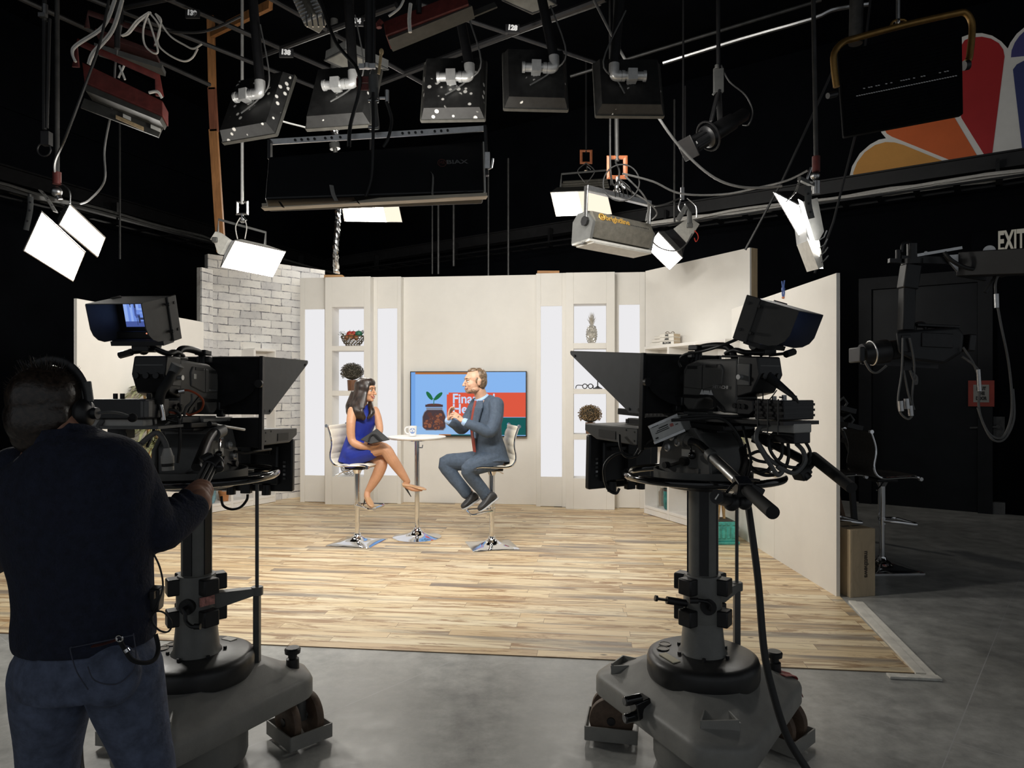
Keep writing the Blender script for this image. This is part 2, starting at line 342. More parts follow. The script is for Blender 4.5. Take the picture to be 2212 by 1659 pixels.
# ---- studio door, exit sign, notice
def doorway():
    T = wallT(CR, DR, NR); a, b = on_line(1885, CR, DR), on_line(2112, CR, DR); yd = (CR + DR * a).y; zt = 2.98
    q = MB(T)
    for x0, x1, z0, z1 in ((a - .16, a, 0, zt), (b, b + .16, 0, zt), (a - .16, b + .16, zt, zt + .16)): q.box(x0, x1, -.12, .0, z0, z1)
    tag(q.build('door_frame', K['dframe']), kind='structure').name = 'trim_2'
    d = MB(T).box(a, b, -.06, -.005, 0, zt).build('door_1', K['ddoor'], bev=.004); d['kind'] = 'structure'
    c = (a + b) / 2; xs = on_line(2160, CR, DR)
    zz = lambda py: H - (py - HY) * (CR + DR * xs).y / F
    h = MB(T); h.cyl((xs - .02, -.10, zz(921)), (xs - .02, 0, zz(921)), .025); h.bar((xs - .02, -.1, zz(921)), (xs - .32, -.1, zz(925)), .025, .02); h.box(xs - .07, xs + .05, -.03, .0, zz(945), zz(900)); h.build('door_handle', K['mid'], d)
    # notice
    x0, x1 = on_line(2092, CR, DR), on_line(2148, CR, DR); z0, z1 = zz(878), zz(822); o = CR + DR * ((x0 + x1) / 2) + Vector((0, 0, (z0 + z1) / 2)) + NR * .125
    t = thing('door_notice', o, 'red bordered white notice reading SHUT THE DOOR on the black wall', 'sign'); iv = WM(t).inverted()
    MB(iv @ T).box(x0, x1, -.13, -.12, z0, z1).build('notice_border', mat('notice_red', (.30, .035, .02), .5, var=.15, sc=8), t)
    mx, mz = (x1 - x0) * .2, (z1 - z0) * .16
    MB(iv @ T).box(x0 + mx, x1 - mx, -.134, -.13, z0 + mz, z1 - mz).build('notice_paper', mat('notice_white', (.30, .29, .27), .6, var=.1, sc=9), t)
    for k, w in enumerate(('SHUT', 'THE', 'DOOR')):
        text(w, (z1 - z0) * .17, K['ink'], t, iv @ face(CR + DR * ((x0 + x1) / 2) + NR * .136 + Vector((0, 0, (z0 + z1) / 2 + (1 - k) * (z1 - z0) * .19)), DR, NR), bold=.004, fit=(x1 - x0) * (.36, .28, .42)[k])
    # exit lettering
    xe = on_line(2184, CR, DR); ye = (CR + DR * xe).y; ze = H - (525 - HY) * ye / F
    o = CR + DR * xe + NR * .1 + Vector((0, 0, ze)); t = thing('exit_sign', o, 'exit sign with pale capital letters above the door', 'sign'); iv = WM(t).inverted()
    MB(iv @ Matrix.Translation(DR * .0) @ T).box(xe - .42, xe + .35, -.095, -.0, ze - .17, ze + .17).build('sign_box', K['wallblack'], t, bev=.006)
    text('EXIT', .36, mat('exit_letter', (.55, .52, .44), .5, var=.05, emit=.12), t, iv @ face(o + DR * .0 + NR * .002, DR, NR), bold=.012, fit=on_line(2212, CR, DR) - on_line(2154, CR, DR))
    # small junction box and rod low on the wall
    xb = on_line(2157, CR, DR); yb = (CR + DR * xb).y; zb = H - (1100 - HY) * yb / F
    tag(MB(T).box(xb - .07, xb + .07, -.08, 0, zb - .1, zb + .1).build('outlet_box', K['gcable'], bev=.01), 'small grey outlet box low on the black wall', 'outlet')
K['dframe'] = mat('door_frame_black', (.013, .014, .016), .5, var=.2, sc=4, spec=.15); K['ddoor'] = mat('door_black', (.011, .0125, .015), .4, var=.2, sc=3, spec=.15)
doorway()
# ---- the laminate stage floor, its edging
SA = R(-6.5)                                          # the whole set is turned a little clockwise
O = Vector((-.585, 9.65, 0)); U = Vector((math.cos(SA), math.sin(SA), 0)); NB = Vector((-math.sin(SA), math.cos(SA), 0))
a = P(0, 1378, 2400 / 538.); fc = Vector((2.26, 3.9, 0)); ul = -U
fl = fc - U * 7.2; bl = fl + NB * 7.2; br = fc + NB * 1.55 + U * .08; q = MB(Matrix.Rotation(-SA, 4, 'Z') @ Matrix.Translation(-fc))
pl = [fl, fc, Vector((2.52, 5.33, 0)), Vector((2.75, 8.2, 0)), Vector((2.2, 10.2, 0)), bl]
n = len(pl); q.add([(p.x, p.y, z) for z in (.001, .006) for p in pl], [tuple(range(n))[::-1], tuple(range(n, 2 * n))] + [(j, (j + 1) % n, n + (j + 1) % n, n + j) for j in range(n)])
st = q.build('stage_floor', planks(), loc=fc, rotz=SA, smooth=0); st['kind'] = 'structure'
K['edge'] = mat('floor_edging', (.78, .75, .68), .5, var=.15, sc=9)
q = MB(); d = (Vector((2.52, 5.33, 0)) - fc).normalized(); s = Vector((d.y, -d.x, 0))
for w0, w1, z, l0 in ((.0, .05, .016, -.02), (.05, .10, .012, -.03)):
    c = [fc + s * w0 + d * l0, fc + s * w1 + d * l0, Vector((2.52, 5.2, 0)) + s * w1, Vector((2.52, 5.2, 0)) + s * w0]
    q.add([(p.x, p.y, zz) for zz in (.001, z) for p in c], [(3, 2, 1, 0), (4, 5, 6, 7), (0, 1, 5, 4), (1, 2, 6, 5), (2, 3, 7, 6), (3, 0, 4, 7)])
tag(q.build('floor_edging', K['edge'], smooth=0), 'pale edging strip along the right side of the wood floor', 'edging')
c0 = fc + Vector((-.17, -.02, 0)); tag(MB(Matrix.Translation(c0) @ Matrix.Rotation(SA, 4, 'Z')).box(0, .27, -.055, .0, .001, .015).build('tape_strip', mat('white_gaffer_tape', (.68, .66, .60), .6, var=.2, sc=20, bump=.4, bsc=40), bev=.002), 'short strip of white tape at the corner of the wood floor', 'tape')
# ---------------------------------------------------------------- the talk-show set
# set frame: local x along the back wall, local y behind it, z up
def S(px, o):                                         # set x of the plane `o` in front of the wall at an image column
    k = (px - CX) / F; p = O - NB * o; return (k * p.y - p.x) / (U.x - k * U.y)
def Z(py, px, o):                                     # height of that plane at an image point
    y = (O - NB * o + U * S(px, o)).y; return H - (py - HY) * y / F
def setthing(name, s, o, label, c, group=None, z=0):
    return thing(name, O + U * s - NB * o + Vector((0, 0, z)), label, c, group, (0, 0, SA))
WT = 3.16
def flat_panel(name, px0, px1, ztop, o, label):       # plain scenery flat
    s0, s1 = S(px0, o), S(px1, o); t = setthing(name, (s0 + s1) / 2, o, label, 'scenery flat', 'white flats of the back wall')
    h = (s1 - s0) / 2; MB().box(-h, h, 0, .06, 00.006, ztop).build('panel', K['white'], t, bev=.004)
    q = MB()
    for x in (-h + .05, h - .05): q.box(x - .04, x + .04, .06, .1, 00.006, ztop)
    for z in (.1, 1.0, 2.0, ztop - .1): q.box(-h, h, .06, .1, z - .04, z + .04)
    q.build('frame', K['ply'], t); return t
def wood(name, c, sc=(1, 1, 9), var=.22, rough=.55):
    m = mat(name, c, rough); q = N(m); tc = q.n('TexCoord').outputs['Object']; mp = q.n('Mapping', Scale=sc); q.l(tc, mp.inputs[0])
    a = q.n('TexNoise', Scale=3.0, Detail=6.0, Roughness=.6, Distortion=.8); q.l(mp.outputs[0], a.inputs[0])
    q.l(q.ramp(a.outputs[0], [(.3, [x * (1 - var) for x in c]), (.7, [min(1, x * (1 + var)) for x in c])]), q.b.inputs['Base Color']); return m
K['ply'] = wood('pale_plywood', (.50, .37, .23), (9, 9, 1)); K['plye'] = wood('plywood_edge', (.40, .30, .18), (9, 9, 1))
flat_panel('scenery_flat', 862, 1164, Z(596, 1015, 0), 0, 'wide plain white flat behind the wall screen')
def light_panel(px0, px1, py_top, ix0, ix1, iy0, iy1, o, label):
    s0, s1 = S(px0, o), S(px1, o); c = (s0 + s1) / 2; zt = Z(py_top, (px0 + px1) / 2, o); t = setthing('light_panel', c, o, label, 'wall panel', 'white wall panels with a glowing inset')
    a, b = S(ix0, o) - c, S(ix1, o) - c; z0, z1 = Z(iy1, (ix0 + ix1) / 2, o), Z(iy0, (ix0 + ix1) / 2, o); h0, h1 = s0 - c, s1 - c
    q = MB(); q.box(h0, a, 0, .05, 0.006, zt); q.box(b, h1, 0, .05, 0.006, zt); q.box(a, b, 0, .05, .012, z0); q.box(a, b, 0, .05, z1, zt)
    for x in (h0, h1 - .02): q.box(x, x + .02, .05, o + .02, 0.006, zt)
    q.box(h0, h1, .05, o + .02, zt - .02, zt); q.build('frame', K['white'], t, bev=.003)
    MB().box(a, b, .02, .03, z0, z1).build('glow_panel', K['box'], t, smooth=0); return t
light_panel(648, 706, 600, 658, 701, 668, 1027, .14, 'white wall panel with glowing inset beside the brick wall')
light_panel(797, 866, 598, 815, 858, 666, 1027, .14, 'white wall panel with glowing inset left of the wall screen')
light_panel(1158, 1226, 590, 1168, 1214, 661, 1030, .14, 'white wall panel with glowing inset right of the wall screen')
light_panel(1324, 1394, 588, 1337, 1382, 658, 1022, .14, 'white wall panel with glowing inset right of the pineapple shelves')
def shelf_column(px0, px1, py_top, ix0, ix1, cells, o, label, glow_all=True):
    s0, s1 = S(px0, o), S(px1, o); c = (s0 + s1) / 2; zt = Z(py_top, (px0 + px1) / 2, o); t = setthing('shelf_column', c, o, label, 'shelf unit', 'shelf columns of the set')
    a, b = S(ix0, o) - c, S(ix1, o) - c; m = (ix0 + ix1) / 2; h0, h1 = s0 - c, s1 - c; zs = [(Z(y1, m, o), Z(y0, m, o)) for y0, y1 in cells]; D = .27
    q = MB(); q.box(h0, a, 0, .04, 0.006, zt); q.box(b, h1, 0, .04, 0.006, zt); q.box(a, b, 0, .04, .006, zs[-1][0]); q.box(a, b, 0, .04, zs[0][1], zt)
    for x in (h0, h1 - .02): q.box(x, x + .02, .04, o + .02, 0.006, zt)
    q.box(h0, h1, .04, o + .02, zt - .02, zt); q.build('frame', K['white'], t, bev=.003)
    q = MB(); q.box(a - .02, a, .04, D, zs[-1][0], zs[0][1]); q.box(b, b + .02, .04, D, zs[-1][0], zs[0][1]); q.box(a, b, .04, D, zs[0][1], zs[0][1] + .02); q.build('niche_lining', K['white'], t)
    lev = []
    for k in range(len(cells)):
        lo = zs[k][0]; nxt = zs[k + 1][1] if k + 1 < len(cells) else lo - .03
        MB().box(a, b, .0 if k + 1 < len(cells) else .04, D, nxt, lo).build('shelf', K['white'], t, bev=.003); lev.append(lo)
    MB().box(a, b, D, D + .01, zs[-1][0], zs[0][1]).build('glow_panel', K['box'], t, smooth=0)
    t['levels'] = lev; return t, c, lev
LC, lc, llev = shelf_column(702, 800, 598, 717, 786, [(663, 747), (758, 844), (855, 940), (951, 1030)], .29, 'tall white shelf column holding a wire fruit basket behind the woman')
RC, rc, rlev = shelf_column(1222, 1328, 588, 1239, 1310, [(656, 741), (753, 840), (851, 938), (950, 1034)], .29, 'tall white shelf column holding the silver pineapple')
# ---- wall screen
def screen():
    o = .075; s0, s1 = S(886, o), S(1137.5, o); c = (s0 + s1) / 2; z1, z0 = Z(802, 1012, o), Z(943.5, 1012, o); zc = (z0 + z1) / 2
    t = setthing('wall_screen', c, o, 'large flat wall screen showing a jar of coins between the two guests', 'television', z=zc); w, h = (s1 - s0) / 2, (z1 - z0) / 2
    q = MB(); q.box(-w, w, .004, .06, -h, h)
    for x0, x1, y0, y1 in ((-w, -w + .012, -h, h), (w - .012, w, -h, h), (-w, w, -h, -h + .018), (-w, w, h - .012, h)): q.box(x0, x1, -.004, .01, y0, y1)
    q.build('bezel', K['black'], t, bev=.002)
    q = MB(); q.box(-.3, .3, .045, .075, -.2, .2); q.build('wall_mount', K['blackm'], t)
    X = lambda px: S(px, o) - c; Y = lambda py, px=1012: Z(py, px, o) - zc
    ms = [glow('screen_' + n, cc, e) for n, cc, e in (('blue', (.25, .47, .86), 1), ('shade', (.18, .38, .78), 1), ('wood', (.42, .16, .05), 1), ('red', (.72, .10, .055), 1), ('green', (.012, .10, .095), 1), ('pale', (.55, .70, .95), 1), ('jar', (.075, .05, .055), 1), ('coin', (.27, .10, .055), 1), ('coin2', (.12, .05, .04), 1), ('leaf', (.02, .15, .06), 1), ('rim', (.22, .25, .33), 1), ('shelf', (.30, .50, .80), 1))]
    q = MB(); lay = [0.0]
    def poly(m, pts):
        q.m = m; lay[0] -= .0001; q.add([(x, .003 + lay[0], z) for x, z in pts], [tuple(range(len(pts)))])
    rect = lambda m, a, b, c_, d: poly(m, [(X(a), Y(c_, a)), (X(b), Y(c_, b)), (X(b), Y(d, b)), (X(a), Y(d, a))])
    rect(0, 887, 1137, 943, 803); rect(1, 887, 897, 943, 803); rect(2, 897, 1010, 808.5, 804); rect(11, 887, 1003, 941, 921)
    rect(3, 969, 1136, 901, 848); rect(3, 965, 972, 901, 852); rect(4, 1060, 1136, 940, 902); rect(4, 960, 1060, 941, 938.5); rect(2, 948, 974, 941, 938)
    def ell(m, cx, cy, rx, ry, rot=0, n=18):
        poly(m, [(X(cx + rx * math.cos(a) * math.cos(rot) - ry * math.sin(a) * math.sin(rot)), Y(cy + rx * math.cos(a) * math.sin(rot) + ry * math.sin(a) * math.cos(rot), cx)) for a in [2 * PI * k / n for k in range(n)]])
    jar = [(920, 930), (958, 930), (963, 924), (963, 899), (958, 887), (955, 884), (922, 884), (916, 890), (912, 900), (912, 922)]
    poly(10, [(X(a), Y(b, a)) for a, b in jar]); poly(6, [(X(937 + (a - 937) * .95), Y(909 + (b - 909) * .93, a)) for a, b in jar])
    rr = random.Random(3)
    for k in range(34):
        cx, cy = 919 + rr.random() * 38, 894 + (k / 34) * 32; rx_, ry_, ro_ = rr.uniform(4, 5.6), rr.uniform(2.6, 5), rr.uniform(-.5, .5); ell(6, cx, cy, rx_ + .7, ry_ + .7, ro_); ell((7, 8, 8, 7)[k % 4] if cy > 908 else (8, 6, 8, 7)[k % 4], cx, cy, rx_, ry_, ro_); ell((8, 7)[k % 2], cx - .4, cy - .4, rx_ * .6, ry_ * .6, ro_)
    rect(10, 921, 956, 884, 880); rect(6, 919, 957, 879, 874); ell(8, 938, 874, 16, 2.2); rect(10, 923, 955, 882.5, 881)
    for cx, cy, L, a in ((928, 855, 11, .95), (947, 856, 12, -.75)): ell(9, cx, cy, L, 4.2, a)
    poly(9, [(X(a), Y(b, a)) for a, b in ((936.5, 874), (938, 874), (938.5, 862), (947, 858), (938, 861), (929, 858), (937, 862))])
    sp = q.build('screen_image', ms, t, smooth=0)
    for k, wd_ in enumerate(('Financial', 'Health')): text(wd_, .183, ms[5], sp, face((X(977), -.003, Y(862 + 22 * k, 977)), (1, 0, 0), (0, -1, 0)), .0004, bold=.004, align='LEFT', sx=.96)
    t2 = MB(); t2.box(-w + .03, -w + .10, -.0042, -.004, -h + .004, -h + .012); t2.build('maker_badge', K['steel'], t); return t
screen()
# ---- painted brick wall on the left
def brickmat():
    m = mat('white_washed_brick', (.7, .69, .67), .7); q = N(m); tc = q.n('TexCoord').outputs['Object']; mp = q.n('Mapping', Rotation=(-PI / 2, 0, 0)); 
    sx = q.n('SeparateXYZ'); q.l(tc, sx.inputs[0]); cb = q.n('CombineXYZ'); q.l(sx.outputs[0], cb.inputs[0]); q.l(sx.outputs[2], cb.inputs[1])
    no = q.n('TexNoise', Scale=5.0, Detail=4.0); q.l(tc, no.inputs[0]); dm = q.n('VectorMath', _operation='MULTIPLY_ADD'); q.l(no.outputs['Color'], dm.inputs[0]); dm.inputs[1].default_value = (.05, .028, 0); q.l(cb.outputs[0], dm.inputs[2])
    br = q.n('TexBrick', Scale=1.0, Mortar9Size=.0075, Mortar9Smooth=.3, Brick9Width=.31, Row9Height=.108, Color1=(0, 0, 0, 1), Color2=(1, 1, 1, 1)); q.l(dm.outputs[0], br.inputs[0])
    a = q.n('TexNoise', Scale=2.6, Detail=7.0, Roughness=.7); q.l(tc, a.inputs[0]); b = q.n('TexNoise', Scale=16.0, Detail=6.0, Roughness=.75); q.l(tc, b.inputs[0])
    base = q.ramp(a.outputs[0], [(.3, (.62, .62, .63)), (.5, (.82, .81, .79)), (.7, (.86, .85, .82))]); bc = q.ramp(br.outputs['Color'], [(0, (.72, .72, .74)), (.5, (1, 1, 1)), (1, (.88, .86, .83))])
    col = q.mix(1.0, base, bc, 'MULTIPLY'); sm = q.ramp(b.outputs[0], [(.55, (0, 0, 0)), (.7, (.55,) * 3)]); col = q.mix(sm, col, (.27, .28, .31))
    mo = q.n('Math', _operation='MULTIPLY'); q.l(br.outputs['Fac'], mo.inputs[0]); m2 = q.n('TexNoise', Scale=6.5, Detail=5.0, Roughness=.7); q.l(tc, m2.inputs[0]); mk = q.ramp(m2.outputs[0], [(.44, (.10, .10, .10)), (.58, (1, 1, 1))]); q.l(mk, mo.inputs[1])
    col = q.mix(mo.outputs[0], col, (.10, .105, .12)); q.l(col, q.b.inputs['Base Color']); q.bump(br.outputs['Fac'], -.5, .008); return m
K['brick'] = brickmat()
def planflat(name, A, B, h, th, m, label, c, group=None, seams=(), edge=None, z0=0.002):
    A, B = Vector((A[0], A[1], 0)), Vector((B[0], B[1], 0)); d = B - A; L = d.length; t = thing(name, A, label, c, group, (0, 0, math.atan2(d.y, d.x)))
    cuts = [0, *seams, L]
    for a, b in zip(cuts, cuts[1:]): MB().box(a + .001, b - .001, 0, .025, z0, h).build('panel', m, t, bev=.002)
    q = MB(); x = .03
    for x in (0.0, L - .07): q.box(x, x + .07, .025, th, z0, h)
    for z in (z0, h * .5, h - .07): q.box(.07, L - .07, .025, th, z, z + .07)
    q.build('frame', edge or K['ply'], t, bev=.002); return t
K['canvas'] = mat('grey_canvas_edge', (.36, .35, .33), .7, var=.2, sc=20)
bA, bB = P(449, 0, 9.25), P(702, 0, 10.55); planflat('brick_flat', bA, bB, 3.40, .1, K['brick'], 'tall white-washed brick flat on the left of the set', 'scenery flat', 'brick flats', edge=K['canvas'])
rA, rB = P(436, 0, 9.02), P(460, 0, 9.22); planflat('brick_flat', rA, rB, 3.18, .08, K['brick'], 'narrow white-washed brick return at the left edge of the brick flat', 'scenery flat', 'brick flats', edge=K['canvas'])
# ---- angled white wall on the right, side flats
aA, aB = P(1394, 0, 9.2), P(1620, 0, 7.66); planflat('angled_flat', aA, aB, 3.16, .12, K['white'], 'tall plain white angled flat right of the light panels', 'scenery flat', edge=K['plye'])
fA, fB = (2.45, 7.75), (2.49, 5.33)
planflat('side_flat', fA, fB, 2.49, .028, K['white'], 'long low white flat at the right edge of the wood floor', 'scenery flat', seams=(1.21,), edge=K['whiteb'])
planflat('side_flat', P(166, 0, 6.45), P(440, 0, 8.75), 2.44, .03, K['white'], 'low plain white flat behind the left camera', 'scenery flat', edge=K['whiteb'])
planflat('riser_board', (-4.75, 5.2), (-4.30, 6.4), .15, .03, K['white'], 'low white riser board on the floor at the left edge beside the operator', 'riser', edge=K['whiteb'])
def clamp(p, label, rz, m):
    t = thing('spring_clamp', p, label, 'clamp', 'spring clamps on the flats', (0, 0, rz)); q = MB()
    for sg in (-1, 1): q.tube([(sg * .008, 0, -.06), (sg * .022, 0, -.02), (sg * .012, 0, .02), (sg * .03, 0, .09)], .007, 8, sm=3)
    q.cyl((0, -.012, .015), (0, .012, .015), .016); q.build('jaws', m, t)
    q = MB()
    for sg in (-1, 1): q.ball((sg * .008, 0, -.062), .011)
    q.build('tip', K['orange'], t)
K['blueclamp'] = mat('blue_plastic', (.05, .10, .30), .4, var=.1)
clamp(P(1692, 628, 6.32) + Vector((0, 0, 0)), 'blue spring clamp on top of the low white flat', R(90), K['blueclamp'])
# blocks resting on top of flats
tag(MB().boxc((0, 0, .03), (.30, .12, .05)).build('wood_block', wood('block_wood', (.45, .22, .08), (1, 9, 9)), loc=O + U * S(1184, -.02) + NB * .02 + Vector((0, 0, Z(590, 1184, .14) - .005))), 'small orange wood block on top of the right light panel', 'wood block')
tag(MB().boxc((0, 0, .02), (.25, .12, .04)).build('wood_block', wood('block_wood', (.50, .28, .12), (1, 9, 9)), loc=O + U * S(722, .2) - NB * .2 + Vector((0, 0, Z(598, 750, .29) - .003))), 'small orange wood block on top of the left shelf column', 'wood block')
# ---- bookcases in front of the brick wall and the angled wall
def bookcase(A, B, depth, top, cols, rows, low, label, first):
    A, B = Vector((A[0], A[1], 0)), Vector((B[0], B[1], 0)); d = B - A; L = d.length; t = thing('bookcase', A, label, 'bookcase', 'white cube bookcases', (0, 0, math.atan2(d.y, d.x))); w = .035; q = MB()
    xs = [L * k / cols for k in range(cols + 1)]; zs = [.10 + (top - .10) * k / rows for k in range(rows + 1)]
    full = set(first)
    for k, x in enumerate(xs): q.box(max(0, x - w / 2), min(L, x + w / 2), 0, depth, .012, top if (k in full or k - 1 in full or not low) else zs[low])
    q.build('upright', K['whiteb'], t, bev=.003)
    for j, z in enumerate(zs):
        for k in range(cols):
            if low and k not in full and j > low: continue
            MB().box(xs[k], xs[k + 1], .003, depth, z - w / 2, z + w / 2).build('shelf', K['whiteb'], t, bev=.003)
    MB().box(0, L, .012, .03, .012, .10).build('plinth', K['whiteb'], t)
    q = MB()
    for k in range(cols): q.box(xs[k], xs[k + 1], depth - .01, depth, .05, (top if (k in full or not low) else zs[low]))
    q.build('back_panel', K['whiteb'], t); return t, xs, zs
bkA, bkB = P(1391, 0, 8.88), P(1500, 0, 7.95)
BR, bx, bz = bookcase(bkA, P(1566, 0, 7.42), .32, 2.12, 3, 5, 0, 'white cube bookcase in front of the angled flat holding two vases', range(3))
BL, lx, lz = bookcase(P(450, 0, 8.86), P(596, 0, 9.78), .33, 2.14, 3, 5, 1, 'white cube bookcase in front of the brick flat', (2,))
def inb(t, x, y, z): return WM(t) @ Vector((x, y, z))
# books
def book(p, w, d, h, rz, m, label, lab=None):
    t = thing('book', p, label, 'book', 'books on the white bookcase', (0, 0, rz)); q = MB()
    q.box(-w / 2, w / 2, -d / 2, -d / 2 + .004, 0, h); q.box(-w / 2, w / 2, -d / 2, d / 2, 0, .004); q.box(-w / 2, w / 2, -d / 2, d / 2, h - .004, h); q.build('cover', m, t, bev=.001)
    MB().box(-w / 2 + .004, w / 2 - .004, -d / 2 + .004, d / 2 - .004, .004, h - .004).build('pages', K['pages'], t)
    if lab: text(lab, h * .72, K['ink'], t, face((0, -d / 2 - .001, h / 2), (1, 0, 0), (0, -1, 0)), bold=.002)
K['pages'] = mat('book_pages', (.58, .47, .33), .7, var=.2, sc=60, stretch=(1, 1, 12)); cov = mat('book_cover_white', (.72, .69, .63), .6, var=.06, sc=20)
rb = math.atan2((P(1566, 0, 7.42) - bkA).y, (P(1566, 0, 7.42) - bkA).x)
z = 2.12 + .018
for k, (hh, wrd, lb) in enumerate(((.047, 'BLOOM', 'white book lettered BLOOM at the bottom of the tied stack'), (.045, 'ARE', 'white book lettered ARE in the middle of the tied stack'), (.042, 'WE', 'white book lettered WE on top of the tied stack'))):
    book(inb(BR, .40, .12, z), .20, .15, hh, rb + R(22), cov, lb, wrd); z += hh + .001
ztop = z
z = 2.12 + .018
for k, (hh, w, lb) in enumerate(((.045, .20, 'blank white book at the bottom of the stepped stack'), (.04, .17, 'blank white book in the middle of the stepped stack'), (.034, .12, 'blank white book on top of the stepped stack'))):
    book(inb(BR, .17 + .02 * k, .13, z), w, .15, hh, rb + R(15), cov, lb); z += hh + .001
q = MB(); pb = inb(BR, .40, .12, ztop)
for sg in (-1, 1): q.tube([pb + Vector((0, 0, .004)), pb + Vector((.03 * sg, 0, .03)), pb + Vector((.055 * sg, .01, .012)), pb + Vector((.01 * sg, 0, .004))], .004, 6, sm=4)
tag(q.build('ribbon_bow', mat('ribbon', (.16, .12, .08), .6, var=.2)), 'brown ribbon bow tied on the lettered books', 'ribbon')
# vases
K['glass'] = mat('clear_glass', (.9, .92, .92), .03, trans=.9); K['teal'] = mat('teal_glaze', (.012, .16, .16), .22, var=.5, sc=14, coat=.4); K['bluegl'] = mat('blue_glaze', (.16, .30, .36), .3, var=.5, sc=11)
def vase(name, p, prof, m, label):
    t = thing(name, p, label, 'vase'); MB().lathe(prof, n=32).build('body', m, t, smooth=60); return t
tv = vase('teal_vase', inb(BR, .40, .10, bz[0] + .019), [(.001, 0), (.05, 0), (.062, .02), (.068, .12), (.068, .20), (.066, .245), (.06, .245), (.058, .2), (.056, .03), (.001, .025)], K['teal'], 'teal glazed vase in the lower right bookcase')
MB().lathe([(.069, .225), (.07, .25), (.064, .255), (.06, .24)], n=32).build('rim', mat('dark_rim', (.03, .03, .03), .3, var=.2), tv)
gv = vase('glass_vase', inb(BR, .24, .10, bz[0] + .019), [(.001, 0), (.048, 0), (.05, .02), (.05, .29), (.047, .29), (.046, .02), (.001, .015)], K['glass'], 'clear glass cylinder vase of wood sticks in the lower right bookcase')
q = MB()
for k in range(14):
    a = k * 2.4; r = .032 * math.sqrt(k / 14); q.cyl((r * math.cos(a), r * math.sin(a), .018), (r * 1.1 * math.cos(a + .3), r * 1.1 * math.sin(a + .3), .20 + .02 * (k % 3)), .006, n=7)
q.build('sticks', wood('stick_wood', (.42, .28, .15)), gv)
vase('blue_vase', inb(BL, .10, .12, lz[0] + .019), [(.001, 0), (.06, 0), (.085, .05), (.085, .2), (.07, .27), (.062, .27), (.07, .2), (.05, .03), (.001, .03)], K['bluegl'], 'mottled pale blue vase low in the left bookcase')
tag(MB().lathe([(.001, 0), (.06, 0), (.075, .10), (.082, .10), (.082, .13), (.07, .13), (.06, .04), (.001, .03)], n=28).build('clay_pot', mat('terracotta', (.40, .17, .06), .6, var=.15, sc=10), loc=inb(BL, .33, .12, lz[0] + .019)), 'orange clay pot beside the pale blue vase', 'pot')
tag(MB().lathe([(.001, 0), (.06, 0), (.09, .06), (.09, .16), (.06, .2), (.05, .2), (.07, .1), (.001, .03)], n=24).build('patterned_vase', mat('black_white_glaze', (.6, .6, .6), .3, var=.9, sc=18), loc=inb(BL, .5, .12, lz[1] + .019)), 'black and white patterned vase on the left bookcase', 'vase')
# ---- decorations in the shelf columns
def lev(c, x, o, z): return O + U * (c + x) - NB * (.29 - o) + Vector((0, 0, z))
def topiary(p, r, label, cl):
    t = thing('dried_topiary', p, label, 'plant', 'dried topiary balls', (0, 0, SA)); ht = .15
    MB().lathe([(.001, 0), (.06, 0), (.068, ht), (.056, ht), (.05, .03), (.001, .03)], n=9).build('pot', wood('bark_pot', (.17, .075, .035), (12, 12, 1), .35), t, smooth=0)
    q = MB(); rr = random.Random(int(r * 1000)); cz = ht + r * .72
    for k in range(760):
        zf = 1 - 2 * (k + .5) / 760; a = k * 2.39996; h = math.sqrt(1 - zf * zf); nrm = Vector((h * math.cos(a), h * math.sin(a), zf))
        if zf < -.62: continue
        c = Vector((0, 0, cz)) + Vector((nrm.x * r, nrm.y * r, nrm.z * r * .82)) * rr.uniform(.80, 1.08); tz = (nrm * .7 + Vector((rr.uniform(-1, 1), rr.uniform(-1, 1), rr.uniform(-1, 1)))).normalized(); Q = frame(tz)
        L, w = rr.uniform(.020, .034), rr.uniform(.008, .012); x, y = Q.col[0], Q.col[1]
        q.add([c - tz * L * .4, c + x * w + y * .004, c + tz * L * .6, c - x * w + y * .004, c - y * .004], [(0, 1, 2), (0, 2, 3), (0, 4, 1), (0, 3, 4), (1, 4, 2), (2, 4, 3)])
    q.build('leaves', cl, t, smooth=0); MB().ball((0, 0, cz), (r * .86, r * .86, r * .72), 20, 12).build('core', K['moss'], t)
K['moss'] = mat('dry_moss_core', (.035, .032, .022), .9, var=.4, sc=30)
topiary(lev(lc, .02, .13, llev[1]), .15, 'grey-brown dried topiary ball behind the woman', mat('dry_leaves_grey', (.15, .135, .11), .85, var=.5, sc=25))
topiary(lev(rc, .0, .13, rlev[2]), .15, 'tan dried topiary ball low in the right shelf column', mat('dry_leaves_tan', (.30, .21, .115), .85, var=.5, sc=25))
# wire basket with fruit
def basket(p, m, label, R1, R0, h):
    t = thing('wire_basket', p, label, 'basket', None, (0, 0, SA)); q = MB(); prof = lambda u: R0 + (R1 - R0) * math.sin(u * PI / 2)
    rows = 4; n = 16
    for j in range(rows):
        u = (j + .5) / rows; r = prof(u); z = .008 + u * (h - .01); hh = h / rows * .62; ww = 2 * PI * r / n * .55
        for k in range(n):
            a = 2 * PI * (k + .5 * (j % 2)) / n; c = Vector((r * math.cos(a), r * math.sin(a), z)); tx = Vector((-math.sin(a), math.cos(a), 0)); up = Vector((math.cos(a) * (R1 - R0) * .5, math.sin(a) * (R1 - R0) * .5, h)).normalized()
            q.tube([c + tx * (ww * math.cos(b)) + up * (hh * math.sin(b)) for b in [2 * PI * i / 10 for i in range(10)]], .0048, 5, closed=True)
    q.torus((0, 0, h), R1, .006, 30, 6); q.torus((0, 0, .006), R0, .006, 24, 6); q.lathe([(.001, 0), (R0, 0), (R0, .004), (.001, .004)]); q.build('lattice', m, t); return t
